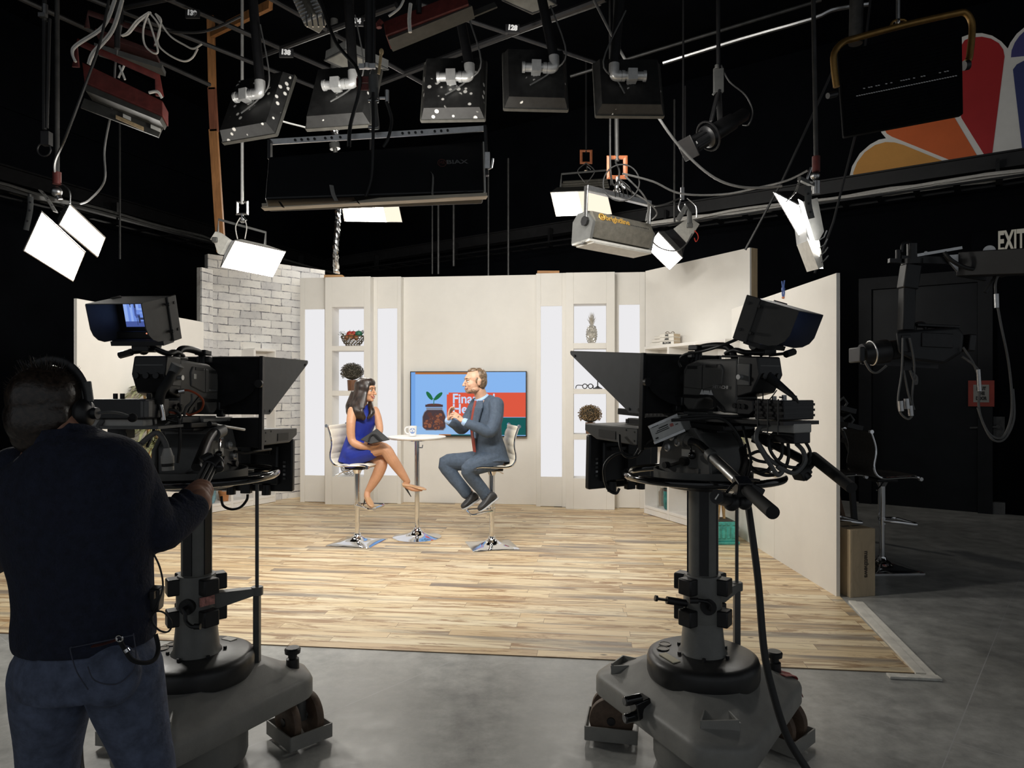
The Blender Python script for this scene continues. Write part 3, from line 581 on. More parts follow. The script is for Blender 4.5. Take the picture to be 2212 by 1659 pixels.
bp = lev(lc, .03, .13, llev[0]); K['wire'] = mat('basket_bronze', (.16, .13, .085), .35, metal=.6, var=.3, sc=20)
basket(bp, K['wire'], 'bronze lattice basket of fruit on the upper left shelf', .155, .085, .14)
def fruit(name, off, r, col, label, c='fruit', sc=(1, 1, 1), leafy=False):
    t = thing(name, bp + Vector(off), label, c, 'fruit and leaves in the basket'); q = MB().ball((0, 0, 0), tuple(r * s for s in sc), 16, 10); q.build('flesh', mat(name + '_skin', col, .4, var=.3, sc=16), t)
    q = MB(); q.tube([(0, 0, r * sc[2] * .9), (.004, 0, r * sc[2] + .015)], .003, 5); q.build('stem', K['moss'], t)
fruit('red_apple', (-.035, -.04, .165), .046, (.42, .045, .025), 'red apple heaped left of centre in the basket')
fruit('red_pepper', (.01, -.02, .18), .04, (.40, .03, .02), 'glossy red pepper at the top of the basket', sc=(1.4, .8, .8))
fruit('orange_fruit', (.0, -.075, .13), .042, (.46, .15, .05), 'orange fruit at the front of the basket')
fruit('orange_fruit', (-.075, -.05, .12), .038, (.46, .17, .06), 'small orange fruit at the left of the basket')
fruit('orange_fruit', (.06, -.06, .115), .036, (.44, .16, .06), 'small orange fruit at the right of the basket')
fruit('green_gourd', (.085, -.02, .175), .05, (.03, .16, .09), 'green gourd on the right of the basket', sc=(1.1, .9, .85))
q = MB(); rr = random.Random(5)
for sgn, cx in ((-1, -.11), (1, .14)):
    for k in range(26):
        c = bp + Vector((cx + rr.uniform(-.045, .045), rr.uniform(-.06, .03), .15 + rr.uniform(-.02, .045))); d = Vector((sgn * rr.uniform(.1, 1), rr.uniform(-.8, .4), rr.uniform(-.2, .9))).normalized(); Q = frame(d); x = Q.col[0]
        q.add([c, c + d * .03 + x * .01, c + d * .055, c + d * .03 - x * .01, c + d * .03 + Q.col[1] * .004], [(0, 1, 4), (1, 2, 4), (2, 3, 4), (3, 0, 4), (0, 3, 2, 1)])
tag(q.build('leaf_sprigs', mat('sprig_green', (.11, .12, .07), .7, var=.4, sc=30), smooth=0), 'grey-green leaf sprigs spilling over the fruit basket', 'leaves', kind='stuff')
# lattice sphere low in the left column
t = thing('lattice_bowl', lev(lc, .0, .13, llev[3]), 'silver lattice ball low in the left shelf behind the woman', 'ornament'); q = MB(); r = .135
for j in range(5):
    z = -.75 + j * .375; rad = math.sqrt(1 - z * z) * r; n = 12
    for k in range(n):
        a = 2 * PI * (k + .5 * (j % 2)) / n; c = Vector((rad * math.cos(a), rad * math.sin(a), r + z * r)); nn = Vector((rad * math.cos(a), rad * math.sin(a), z * r)).normalized(); Q = frame(nn)
        q.tube([c + Q @ Vector((.028 * rad / r * math.cos(b), .022 * math.sin(b), 0)) for b in [2 * PI * i / 10 for i in range(10)]], .006, 5, closed=True)
q.build('lattice', K['alu'], t)
# silver pineapple
t = thing('pineapple_ornament', lev(rc, .02, .13, rlev[0]), 'faceted silver pineapple ornament on the top right shelf', 'ornament', None, (0, 0, SA)); q = MB(); rows, n = 7, 12; K['silver'] = mat('antique_silver', (.60, .58, .54), .3, metal=.6, var=.3, sc=18)
prof = lambda u: .072 * (math.sin(PI * (.16 + .68 * u)) ** .6)
pt = lambda j, k: Vector((prof(j / rows) * math.cos(2 * PI * (k + .5 * (j % 2)) / n), prof(j / rows) * math.sin(2 * PI * (k + .5 * (j % 2)) / n), .012 + .225 * j / rows))
for j in range(rows):
    for k in range(n):
        if j % 2 == 0: a, b, c = pt(j, k), pt(j, k + 1), pt(j + 1, k); e = pt(j + 1, k + 1)
        else: a, b, c = pt(j, k), pt(j, k + 1), pt(j + 1, k + 1); e = pt(j + 1, k + 2)
        for tri in ((a, b, c), (b, e, c)):
            m = (tri[0] + tri[1] + tri[2]) / 3; m += Vector((m.x, m.y, 0)).normalized() * .009; q.add([*tri, m], [(0, 1, 3), (1, 2, 3), (2, 0, 3)])
q.lathe([(.001, 0), (.05, 0), (.045, .014), (.001, .014)]); q.lathe([(.05, .235), (.02, .25), (.001, .25)]); q.build('fruit_body', K['silver'], t, smooth=0)
q = MB()
for j in range(5):
    for k in range(7):
        a = 2 * PI * (k + .5 * j) / 7; L = .095 + .022 * j; out = .062 - .011 * j; z0 = .24; d = Vector((math.cos(a), math.sin(a), 0)); p = Vector((-d.y, d.x, 0)); w = .012
        c = [d * .012 + Vector((0, 0, z0)), d * (.012 + out * .45) + Vector((0, 0, z0 + L * .6)), d * (.012 + out) + Vector((0, 0, z0 + L))]
        q.add([c[0] - p * w * .7, c[0] + p * w * .7, c[1] + p * w, c[1] - p * w, c[2], c[1] + d * .006 + Vector((0, 0, .002)), c[0] + d * .006], [(0, 1, 2, 3), (3, 2, 4), (0, 3, 5, 6), (1, 6, 5, 2), (3, 4, 5), (2, 5, 4)])
q.build('crown', K['silver'], t, smooth=0)
# spectacles ornament and candle stand
t = thing('spectacles_ornament', lev(rc, -.10, .08, rlev[1]), 'black oversized spectacles ornament on the right shelf', 'ornament', None, (0, 0, SA)); q = MB(); Qx = frame((0, 1, 0))
for x in (0.03, .105): q.torus((x, 0, .035), .03, .006, 24, 6, Qx)
q.tube([(.058, 0, .04), (.067, 0, .05), (.077, 0, .04)], .006, 6, sm=3); q.tube([(0, 0, .045), (-.06, 0, .05), (-.085, 0, .035), (-.09, 0, .004)], .006, 6, sm=3); q.tube([(.135, 0, .04), (.14, .06, .045), (.14, .1, .005)], .006, 6, sm=3); q.build('frames', K['dark'], t)
t = thing('candle_stand', lev(rc, .10, .12, rlev[1]), 'slender black candle stand with a pale cup on the right shelf', 'candle holder', None, (0, 0, SA)); q = MB(); q.lathe([(.001, 0), (.062, 0), (.06, .008), (.03, .022), (.008, .04), (.006, .15), (.03, .155), (.03, .16), (.001, .16)]); q.build('stand', K['dark'], t)
MB().lathe([(.001, .16), (.038, .162), (.042, .23), (.039, .23), (.035, .168), (.001, .166)]).build('cup', K['glass'], t)
# ---- tall plants in square pots
def bamboo(p, pot, label, hgt, rz, seed, spread=.32):
    t = thing('potted_palm', p, label, 'plant', 'tall palms in square pots', (0, 0, rz)); q = MB(); w = .14
    q.prism([(-w, -w), (w, -w), (w, w), (-w, w)], .03, .23); q.prism([(-w - .02, -w - .02), (w + .02, -w - .02), (w + .02, w + .02), (-w - .02, w + .02)], 0, .03)
    for k in range(5): q.boxc((-w + .04 + k * .05, -w - .002, .12), (.032, .012, .12)); q.boxc((-w + .04 + k * .05, -w - .002, .205), (.032, .012, .018))
    q.build('pot', pot, t, bev=.006); MB().box(-w + .015, w - .015, -w + .015, w - .015, .225, .232).build('soil', K['moss'], t)
    rr = random.Random(seed); q = MB(); tops = []
    for k in range(6):
        x, y = rr.uniform(-.08, .08), rr.uniform(-.07, .07); pts = [Vector((x, y, .22))]
        for j in range(7): pts.append(pts[-1] + Vector((rr.uniform(-.025, .025), rr.uniform(-.02, .02), hgt * .11)))
        q.tube(pts, .013, 8)
        for c in pts[1:]: q.cyl(c - Vector((0, 0, .004)), c + Vector((0, 0, .004)), .0165, n=8)
        tops.append(pts[-1]); tops.append(pts[5]); tops.append(pts[4])
    q.build('canes', wood('bamboo_cane', (.46, .30, .13), (6, 6, 30), .25), t); q = MB()
    for c in tops:
        for k in range(15):
            a = rr.uniform(0, 2 * PI); e = rr.uniform(.15, 1.25); L = rr.uniform(.22, .42); d = Vector((math.cos(a) * math.cos(e), math.sin(a) * math.cos(e), math.sin(e))); side = Vector((-math.sin(a), math.cos(a), 0)); w2 = rr.uniform(.011, .02); prev = None; vs = []
            m = 5
            for j in range(m + 1):
                u = j / m; pnt = c + d * (L * u) + Vector((0, 0, -L * .75 * u * u)); ww = w2 * math.sin(PI * (.12 + .88 * u)) if j < m else .001; vs += [pnt - side * ww, pnt + side * ww, pnt + Vector((0, 0, -.003))]
            fs = []
            for j in range(m): b = 3 * j; fs += [(b, b + 1, b + 4, b + 3), (b + 2, b, b + 3, b + 5), (b + 1, b + 2, b + 5, b + 4)]
            q.add(vs, fs)
    q.build('leaves', K['leaf'], t, smooth=0); return t
K['leaf'] = mat('variegated_leaf', (.26, .27, .14), .5, var=.75, sc=22); K['leafd'] = K['leaf']
K['tealpot'] = mat('turquoise_glaze', (.05, .36, .32), .3, var=.4, sc=14, coat=.3)
pp = P(1553, 0, 7.25); bamboo(Vector((pp.x, pp.y, .006)), K['tealpot'], 'tall palm in a turquoise square pot behind the right camera', 1.75, R(4), 11)
pp = P(340, 0, 7.3); bamboo(Vector((pp.x, pp.y, .006)), K['whiteb'], 'tall variegated palm behind the left camera', 1.75, R(-10), 12)
# ---------------------------------------------------------------- lighting grid and hung fixtures
GZ = 5.05
def ray(px, py): return Vector(((px - CX) / F, 1, -(py - HY) / F))
E0 = Vector((0, 0, H))
def PL(px, py, c, n): r = ray(px, py); n = Vector(n); return E0 + r * ((Vector(c) - E0).dot(n) / r.dot(n))
def pp_(pts): return [P(*p) for p in pts]
def wld(name, m, t, bev=0, **k): return None
def part(q, name, m, t, **k): return q.build(name, m, t, world=True, **k)
def pole(q, top, bot, r): q.cyl((bot.x + (top[0] - 0) * 0, bot.y, max(GZ + .1, bot.z + .3)), bot, r)
def specks(SPK=.5):
    m = mat('speckled_black_metal', (.014, .014, .014), .5, var=.4, sc=20); q = N(m); tc = q.n('TexCoord').outputs['Object']
    v = q.n('TexVoronoi', Scale=15.0, Randomness=1.0); q.l(tc, v.inputs[0]); k = q.ramp(v.outputs['Distance'], [(.20, (1, 1, 1)), (.26, (0, 0, 0))])
    n = q.n('TexNoise', Scale=6.0, Detail=1.0); q.l(tc, n.inputs[0]); k2 = q.ramp(n.outputs[0], [(SPK, (0, 0, 0)), (SPK + .03, (1, 1, 1))]); f = q.mix(1.0, k, k2, 'MULTIPLY')
    b = q.b.inputs['Base Color'].links[0].from_socket; q.l(q.mix(f, b, (.72, .70, .66)), q.b.inputs['Base Color']); return m
K['speck'] = specks(.60); K['speck2'] = specks(.47); K['flap'] = mat('dull_grey_flap', (.05, .049, .044), .5, var=.25, sc=14); K['hull'] = mat('lamp_white_housing', (.55, .54, .50), .45, var=.12, sc=20)
K['hullg'] = mat('lamp_grey_housing', (.17, .16, .135), .38, metal=.4, var=.2, sc=20); K['inner'] = mat('reflector_white', (.8, .79, .75), .4, var=.03)
K['dusty'] = mat('dusty_lens', (.10, .098, .088), .6, var=.25, sc=8)
def quad(q, c, flip=False): q.add(c, [(0, 1, 2, 3)])
def hull(q, c, back, shrink=.55, n=None):            # housing behind a quad
    ctr = sum(c, Vector()) / 4; n = n or (c[1] - c[0]).cross(c[3] - c[0]).normalized()
    b = [ctr + (v - ctr) * shrink - n * back for v in c]
    q.add(list(c) + b, [(4, 5, 6, 7), (0, 1, 5, 4), (1, 2, 6, 5), (2, 3, 7, 6), (3, 0, 4, 7)]); return b
def slab(q, c, th, n):
    n = Vector(n).normalized(); q.add([v for v in c] + [v - n * th for v in c], [(0, 1, 2, 3), (7, 6, 5, 4), (0, 4, 5, 1), (1, 5, 6, 2), (2, 6, 7, 3), (3, 7, 4, 0)])
def rim(q, c, r): q.tube(c, r, 6, closed=True)
def yoke_hook(t, p, top, col, r=.017, size=.1, pm=None):   # drop pole with a square hook clamp at p
    q = MB(); q.cyl((top.x, top.y, top.z), p + Vector((0, 0, size)), r); part(q, 'drop_pole', pm or K['dark'], t)
    q = MB(); s = size * .5
    q.tube([p + Vector(v) for v in ((-s, 0, 0), (s, 0, 0), (s, 0, size * 1.2), (-s, 0, size * 1.2))], size * .12, 6, closed=True, flat=1.6); part(q, 'hook_clamp', col, t, smooth=0)
    q = MB(); q.cyl(p, p - Vector((0, 0, size * .8)), size * .13); q.cyl(p + Vector((.0, 0, -size * .2)), p + Vector((size * .5, -.02, -size * .7)), size * .1); q.torus(p - Vector((0, 0, size * .8)), size * .18, size * .08, 14, 6); part(q, 'clamp_bolt', K['chrome'], t)
def top_of(px, py, Y): v = P(px, py, Y); return Vector((v.x, v.y, max(GZ, v.z)))
# ---- lit soft lights
def soft(name, corners, Y, n, label, ypts, hang, ptop, back=.16, hm=None, col=None, shr=.6, group='lit soft lights', rad=None, r=.016, pm=None):
    cc = [sum(v[i] for v in corners) / len(corners) for i in (0, 1)]; c = P(cc[0], cc[1], Y); n = Vector(n).normalized(); t = thing(name, c, label, 'studio light', group)
    W = [PL(*p, c, n) for p in corners]
    if (W[1] - W[0]).cross(W[3] - W[0]).dot(n) < 0: W = [W[0], W[3], W[2], W[1]]
    q = MB(); q.add(W, [(0, 1, 2, 3)]); o = part(q, 'lit_panel', rad or K['panel'], t, smooth=0)
    q = MB(); b = hull(q, [v - n * .012 for v in W], back, shr, n); part(q, 'housing', hm or K['hull'], t, smooth=0)
    q = MB(); rim(q, [v - n * .006 for v in W], .009); part(q, 'rim', K['alu'], t)
    if ypts: q = MB(); q.tube(pp_(ypts), r, 8, flat=.6); part(q, 'yoke', K['dgrey'], t)
    if hang: yoke_hook(t, P(*hang), top_of(*ptop), col or K['orange'], size=.1 * hang[2] / 7, pm=pm)
    return t, W, b
# left foreground pair
t, W, b = soft('soft_light', [(90, 458), (183, 545), (158, 607), (52, 541)], 5.3, (.62, -.52, -.58), 'pair of glaring soft light panels on one yoke, upper left', None, None, None, back=.2, hm=K['dgrey'], rad=K['panelc'])
n2 = Vector((.74, -.42, -.5)).normalized(); c2 = P(178, 500, 5.5); W2 = [PL(*p, c2, n2) for p in ((151, 442), (227, 514), (211, 555), (128, 485))]
q = MB(); q.add(W2, [(0, 1, 2, 3)]); part(q, 'lit_panel', K['panel'], t, smooth=0)
q = MB(); hull(q, [v - n2 * .012 for v in W2], .14, .7, n2); part(q, 'housing', K['dgrey'], t, smooth=0)
q = MB(); rim(q, [v - n2 * .005 for v in W2], .009); rim(q, [v - Vector((.62, -.52, -.58)).normalized() * .004 for v in W], .009); part(q, 'rim', K['alu'], t)
def strapplate(pts, w, t, m=None):                     # perforated strap bracket
    q = MB(); q.tube(pp_(pts), w, 8, sm=3, flat=.2); part(q, 'strap_bracket', m or K['dgrey'], t)
    q = MB(); c = cat(pp_(pts), 4)
    for k in range(2, len(c) - 1, 2): q.cyl(c[k] + Vector((0, -.012, 0)), c[k] + Vector((0, .012, 0)), w * .33, n=10)
    part(q, 'strap_holes', K['black'], t)
strapplate([(66, 425, 5.1), (65, 455, 5.1), (56, 497, 5.1)], .022, t); strapplate([(88, 412, 5.15), (103, 430, 5.15), (120, 458, 5.15)], .03, t)
q = MB(); q.cyl(P(123, 398, 5.3), P(123, 372, 5.3), .03); part(q, 'clamp_sleeve', K['red'], t, smooth=30)
q = MB(); q.ball(P(122, 414, 5.25), .04); q.cyl(P(118, 405, 5.25), P(130, 432, 5.25), .02); q.tube(pp_([(130, 395, 5.3), (150, 412, 5.3), (151, 440, 5.3)]), .005, 6, sm=4); part(q, 'clamp_bolt', K['steel'], t)
q = MB(); q.bar(P(62, 424, 5.15), P(152, 440, 5.4), .03, .03); part(q, 'yoke', K['dgrey'], t)
q = MB(); q.cyl(P(123, 372, 5.3), top_of(123, 0, 5.3), .017); part(q, 'drop_pole', K['mid'], t)
# lamp over the brick wall
t, W, b = soft('soft_light', [(508, 520), (617, 544), (589, 599), (478, 577)], 7.8, (.42, -.62, -.66), 'glaring soft light in a white housing above the brick wall', [(470, 515, 7.85), (472, 474, 7.9), (574, 502, 8.0), (572, 530, 8.0)], (523, 462, 7.9), (523, 0, 7.9), back=.22, shr=.5, col=K['steel'], pm=K['cast'])
q = MB(); n = Vector((-.75, -.5, .1)); e = [P(p[0], p[1], 7.72) for p in ((465, 500), (472, 503), (493, 518), (476, 550), (470, 547), (464, 527), (454, 517))]; q.add(e + [v + Vector((.03, .02, 0)) for v in e], [tuple(range(7)), tuple(range(13, 6, -1))] + [(k, 7 + k, 7 + (k + 1) % 7, (k + 1) % 7) for k in range(7)]); part(q, 'end_plate', K['hull'], t, smooth=0)
q = MB(); q.add([P(478, 577, 7.72), P(476, 576, 7.75), P(493, 518, 7.78), P(508, 520, 7.8)], [(0, 1, 2, 3)]); part(q, 'barn_flap', K['steel'], t, smooth=0)
q = MB(); q.boxc(P(464, 518, 7.66), (.06, .03, .06)); part(q, 'tilt_knob', K['dgrey'], t, bev=.01)
q = MB()
for s in (-1, 1): q.tube(pp_([(523 + 4 * s, 470, 7.9), (523 + 12 * s - 2, 490, 7.85), (523 + 8 * s - 2, 516, 7.8)]), .006, 6, sm=4)
part(q, 'power_lead', K['wcable'], t)
# back lights beyond the set
cream = glow('reflector_glow', (1.0, .88, .70), 1.1); white4 = glow('back_light_lens', (1.0, .95, .86), 60)  # cream reflector is no lamp; bounced lamp light put in as its own glow
def backlight(corners, split, label, Y, ypts, hang, ptop):
    t, W, b = soft('back_light', corners, Y, (0.02, -.74, -.67), label, ypts, hang, ptop, back=.25, hm=K['flap'], shr=.75, rad=cream, group='back lights behind the set wall')
    n = Vector((.02, -.74, -.67)).normalized(); k = [W[0].lerp(W[3], .0), W[1].lerp(W[2], .0), W[1].lerp(W[2], split), W[0].lerp(W[3], split)]
    ctr = sum(k, Vector()) / 4; k = [ctr + (v - ctr) * .93 + n * .012 for v in k]; q = MB(); q.add(k, [(0, 1, 2, 3)]); part(q, 'lamp_tubes', white4, t, smooth=0); return t
backlight([(735, 425), (856, 421), (869, 480), (744, 478)], .75, 'glowing back light half hidden below the long black fixture', 10.6, None, (800, 400, 10.6), (800, 0, 10.6))
t = backlight([(1189, 416), (1310, 411), (1322, 463), (1201, 467)], .5, 'glowing back light with a cream reflector behind the grey ribbed fixture', 10.6, [(1211, 404, 10.6), (1213, 376, 10.6), (1318, 367, 10.6), (1320, 400, 10.6)], (1266, 352, 10.6), (1266, 0, 10.6))
q = MB(); c = [P(1206, 410, 10.7), P(1316, 404, 10.7), P(1312, 388, 10.85), P(1216, 394, 10.85)]; q.add(c, [(0, 1, 2, 3)])
for k in range(4): a = c[0].lerp(c[3], k / 3); b2 = c[1].lerp(c[2], k / 3); q.cyl(a, b2, .02, n=6)
part(q, 'cooling_fins', K['hullg'], t)
q = MB()
for s in (-1, 1): q.tube(pp_([(1266, 352, 10.5), (1266 + 18 * s, 368, 10.4), (1266 + 10 * s, 385, 10.4), (1266 + 2 * s, 394, 10.4)]), .008, 6, sm=4)
part(q, 'power_lead', K['gcable'], t)
# right lamp with white end plate
t, W, b = soft('soft_light', [(1422, 502), (1474, 557), (1446, 583), (1398, 536)], 8.0, (-.50, -.56, -.66), 'small glaring soft light with a white perforated end plate', None, None, None, back=.12, shr=.75, hm=K['dgrey'])
q = MB(); n = Vector((.4, .3, .1)); c = [P(1422, 502, 7.95), P(1455, 495, 8.05), P(1482, 524, 8.15), P(1474, 557, 8.1)]; slab(q, c, .02, (0, -1, .6)); part(q, 'barn_flap', K['black'], t, smooth=0)
e = pp_([(1455, 494, 8.05), (1489, 469, 8.1), (1511, 484, 8.15), (1494, 510, 8.15), (1484, 525, 8.15)]); q = MB(); q.add(e + [v + Vector((.01, .04, .0)) for v in e], [(0, 1, 2, 3, 4), (9, 8, 7, 6, 5)] + [(k, 5 + k, 5 + (k + 1) % 5, (k + 1) % 5) for k in range(5)]); part(q, 'end_plate', K['hull'], t, smooth=0)
q = MB(); q.tube(pp_([(1490, 488, 8.0), (1489, 460, 8.0), (1483, 445, 8.0), (1464, 476, 8.0)]), .03, 8, flat=.3); part(q, 'yoke', K['dgrey'], t)
q = MB(); q.boxc(P(1490, 487, 7.97), (.07, .03, .06)); part(q, 'tilt_knob', K['dgrey'], t, bev=.01)
q = MB(); q.tube(pp_([(1500, 498, 8), (1507, 506, 8), (1508, 516, 8), (1503, 522, 8), (1500, 514, 8)]), .012, 8, sm=3, flat=.4); part(q, 'safety_tag', mat('red_webbing', (.5, .03, .015), .6, var=.1), t)
q = MB(); q.cyl(P(1476, 405, 8.0), top_of(1476, 0, 8.0), .012); part(q, 'drop_pole', K['dark'], t)
q = MB(); q.bar(P(1474, 405, 8), P(1474, 432, 8), .04, .02); q.tube(pp_([(1470, 432, 8), (1466, 450, 8), (1478, 462, 8), (1480, 440, 8)]), .008, 6, sm=4); q.tube(pp_([(1484, 428, 8), (1503, 446, 8), (1505, 470, 8)]), .008, 6, sm=4); part(q, 'hook_clamp', K['steel'], t)
# right foreground pair, edge on
n1 = Vector((-.83, .0, -.55)).normalized()
t, W, b = soft('soft_light', [(1671, 415), (1724, 443), (1741, 514), (1731, 519)], 5.6, (-.74, -.42, -.52), 'pair of glaring soft light panels seen edge on, upper right', None, None, None, back=.18, shr=.7, hm=K['black'], rad=K['panelc'])
n2 = Vector((-.86, -.22, -.46)).normalized(); c2 = P(1750, 500, 5.4); W2 = [PL(*p, c2, n2) for p in ((1724, 430), (1734, 436), (1778, 580), (1768, 580))]
q = MB(); q.add(W2, [(0, 1, 2, 3)]); part(q, 'lit_panel', K['panel'], t, smooth=0)
body = [P(p[0], p[1], 5.45) for p in ((1734, 436), (1766, 427), (1780, 500), (1770, 518), (1744, 520))]; q = MB(); q.add(body + [v + Vector((.04, .3, .02)) for v in body], [(0, 1, 2, 3, 4), (9, 8, 7, 6, 5)] + [(k, 5 + k, 5 + (k + 1) % 5, (k + 1) % 5) for k in range(5)]); part(q, 'housing', K['dgrey'], t, smooth=0)
tail = [P(p[0], p[1], 5.44) for p in ((1745, 520), (1770, 519), (1779, 576), (1768, 581))]; q = MB(); q.add(tail + [v + Vector((.02, .26, .02)) for v in tail], [(0, 1, 2, 3), (7, 6, 5, 4)] + [(k, 4 + k, 4 + (k + 1) % 4, (k + 1) % 4) for k in range(4)]); part(q, 'diffuser_frame', K['hull'], t, smooth=0)
strapplate([(1728, 387, 5.3), (1718, 415, 5.3), (1699, 435, 5.3)], .024, t); strapplate([(1745, 402, 5.3), (1746, 440, 5.3), (1753, 472, 5.3)], .026, t)
q = MB(); q.bar(P(1726, 386, 5.35), P(1762, 402, 5.45), .03, .03); part(q, 'yoke', K['dgrey'], t)
q = MB(); q.cyl(P(1762, 420, 5.45), P(1762, 392, 5.45), .035); q.ball(P(1761, 380, 5.45), .035); q.tube(pp_([(1752, 362, 5.4), (1744, 388, 5.4), (1756, 394, 5.4)]), .01, 6, sm=3); part(q, 'clamp_bolt', K['steel'], t)
q = MB(); q.cyl(P(1763, 371, 5.45), P(1763, 338, 5.45), .03); part(q, 'clamp_sleeve', K['red'], t)
q = MB(); q.cyl(P(1763, 338, 5.45), top_of(1755, 0, 5.45), .017); part(q, 'drop_pole', K['mid'], t)
q = MB()
for k in range(4): q.tube(pp_([(1768 + 2 * k, 520 + 16 * k, 5.4), (1780 + k, 512 + 16 * k, 5.4), (1786 + k, 498 + 18 * k, 5.4)]), .005, 6)
part(q, 'frame_clips', K['steel'], t)
# ---- grey ribbed fixture with gold lettering
def ribbed():
    A, B = P(1262, 487, 6.15), P(1396, 515, 6.55); ax = (B - A).normalized(); L = (B - A).length; c = (A + B) / 2
    t = thing('ribbed_fixture', c, 'grey ribbed studio fixture with gold lettering hanging from an orange clamp', 'studio light'); up = Vector((0, 0, 1)); v = (up - ax * up.dot(ax)).normalized(); u = ax.cross(v)
    if u.y > 0: u = -u
    X = Matrix((u, v, ax)).transposed().to_4x4(); M = Matrix.Translation(A) @ X
    sec = [(-.15, .10), (-.02, .14), (.07, .12), (.125, .02), (.115, -.005), (.075, -.11), (-.16, -.125)]
    q = MB(M); q.prism(sec, .03, L - .02); part(q, 'housing', K['hullg'], t, smooth=0)
    q = MB(M)
    for k in range(3): 
        for j in range(26): a = .1 + (L - .2) * j / 25; z = -.03 - .022 * k; q.boxc((.107 + (z + .005) * .39 + .001, z, a), (.004, .008, .012))
    for j in range(30): q.boxc((.105, .055, .08 + (L - .16) * j / 29), (.006, .008, .010))
    part(q, 'vent_slots', K['black'], t, smooth=0)
    pl = [(-.17, .06), (-.10, .125), (.02, .125), (.12, .02), (.08, -.13), (-.02, -.16), (-.18, -.14)]; 
    for z0, z1 in ((0, .03), (L - .02, L)): q = MB(M); q.prism(pl, z0, z1); part(q, 'end_plate', K['dgrey'], t, smooth=0)
    q = MB(M); q.box(-.17, .08, -.15, -.128, 0, L); q.box(-.17, .075, -.16, -.15, .05, L); part(q, 'filter_frame', K['hull'], t, smooth=0)
    
    for z0 in (-.03, L): q = MB(M); q.cyl((.03, .03, z0), (.03, .03, z0 + .03), .045, .04, 8); part(q, 'tilt_knob', K['black'], t)
    q = MB(M); q.box(.0, .045, .0, .33, -.012, 0); q.box(.0, .045, .0, .33, L, L + .012); q.box(-.005, .05, .30, .35, -.012, L + .012); part(q, 'yoke', K['steel'], t, bev=.004)
    gold = mat('gold_print', (.62, .36, .08), .4, metal=.3, var=.1); nn = (u * .93 + v * .36).normalized(); mid = M @ Vector((.099, .073, L * .40))
    iv = WM(t).inverted(); text('brightline', .075, gold, t, iv @ face(mid + nn * .003, ax if ax.x > 0 else -ax, nn), .0005, bold=.002)
    q = MB(Matrix() @ face(M @ Vector((.099, .073, L * .155)) + nn * .003, ax, nn)); q.torus((0, 0, 0), .03, .006, 24, 6); q.boxc((-.007, .0, 0), (.008, .035, .004)); q.torus((.003, -.005, 0), .010, .004, 12, 6); part(q, 'gold_emblem', gold, t)
    h = P(1333, 398, 6.35); yoke_hook(t, P(1333, 383, 6.35), top_of(1329, 0, 6.35), K['orange'], r=.02, size=.15, pm=K['mid'])
    q = MB(); rr = random.Random(2)
    q.torus(P(1342, 395, 6.2), .16, .007, 30, 6, frame((.1, 1, .1))); q.tube(pp_([(1317, 0, 6.3), (1318, 200, 6.3), (1319, 370, 6.3), (1330, 400, 6.2), (1338, 372, 6.2), (1330, 350, 6.25)]), .009, 6, sm=5)
    for k in range(5): q.tube(pp_([(1336, 385, 6.2), (1328 + 8 * k, 405, 6.15), (1330 + 9 * k, 425, 6.25)]), .005, 6, sm=3)
    part(q, 'power_lead', K['cable'], t)
    q = MB(); q.tube(pp_([(1350, 380, 6.2), (1385, 415, 6.25), (1402, 445, 6.35), (1398, 462, 6.4), (1395, 478, 6.4)]), .008, 6, sm=5); q.tube(pp_([(1365, 415, 6.2), (1400, 437, 6.25), (1419, 460, 6.35), (1408, 475, 6.4)]), .007, 6, sm=5); part(q, 'control_lead', K['gcable'], t)
ribbed()
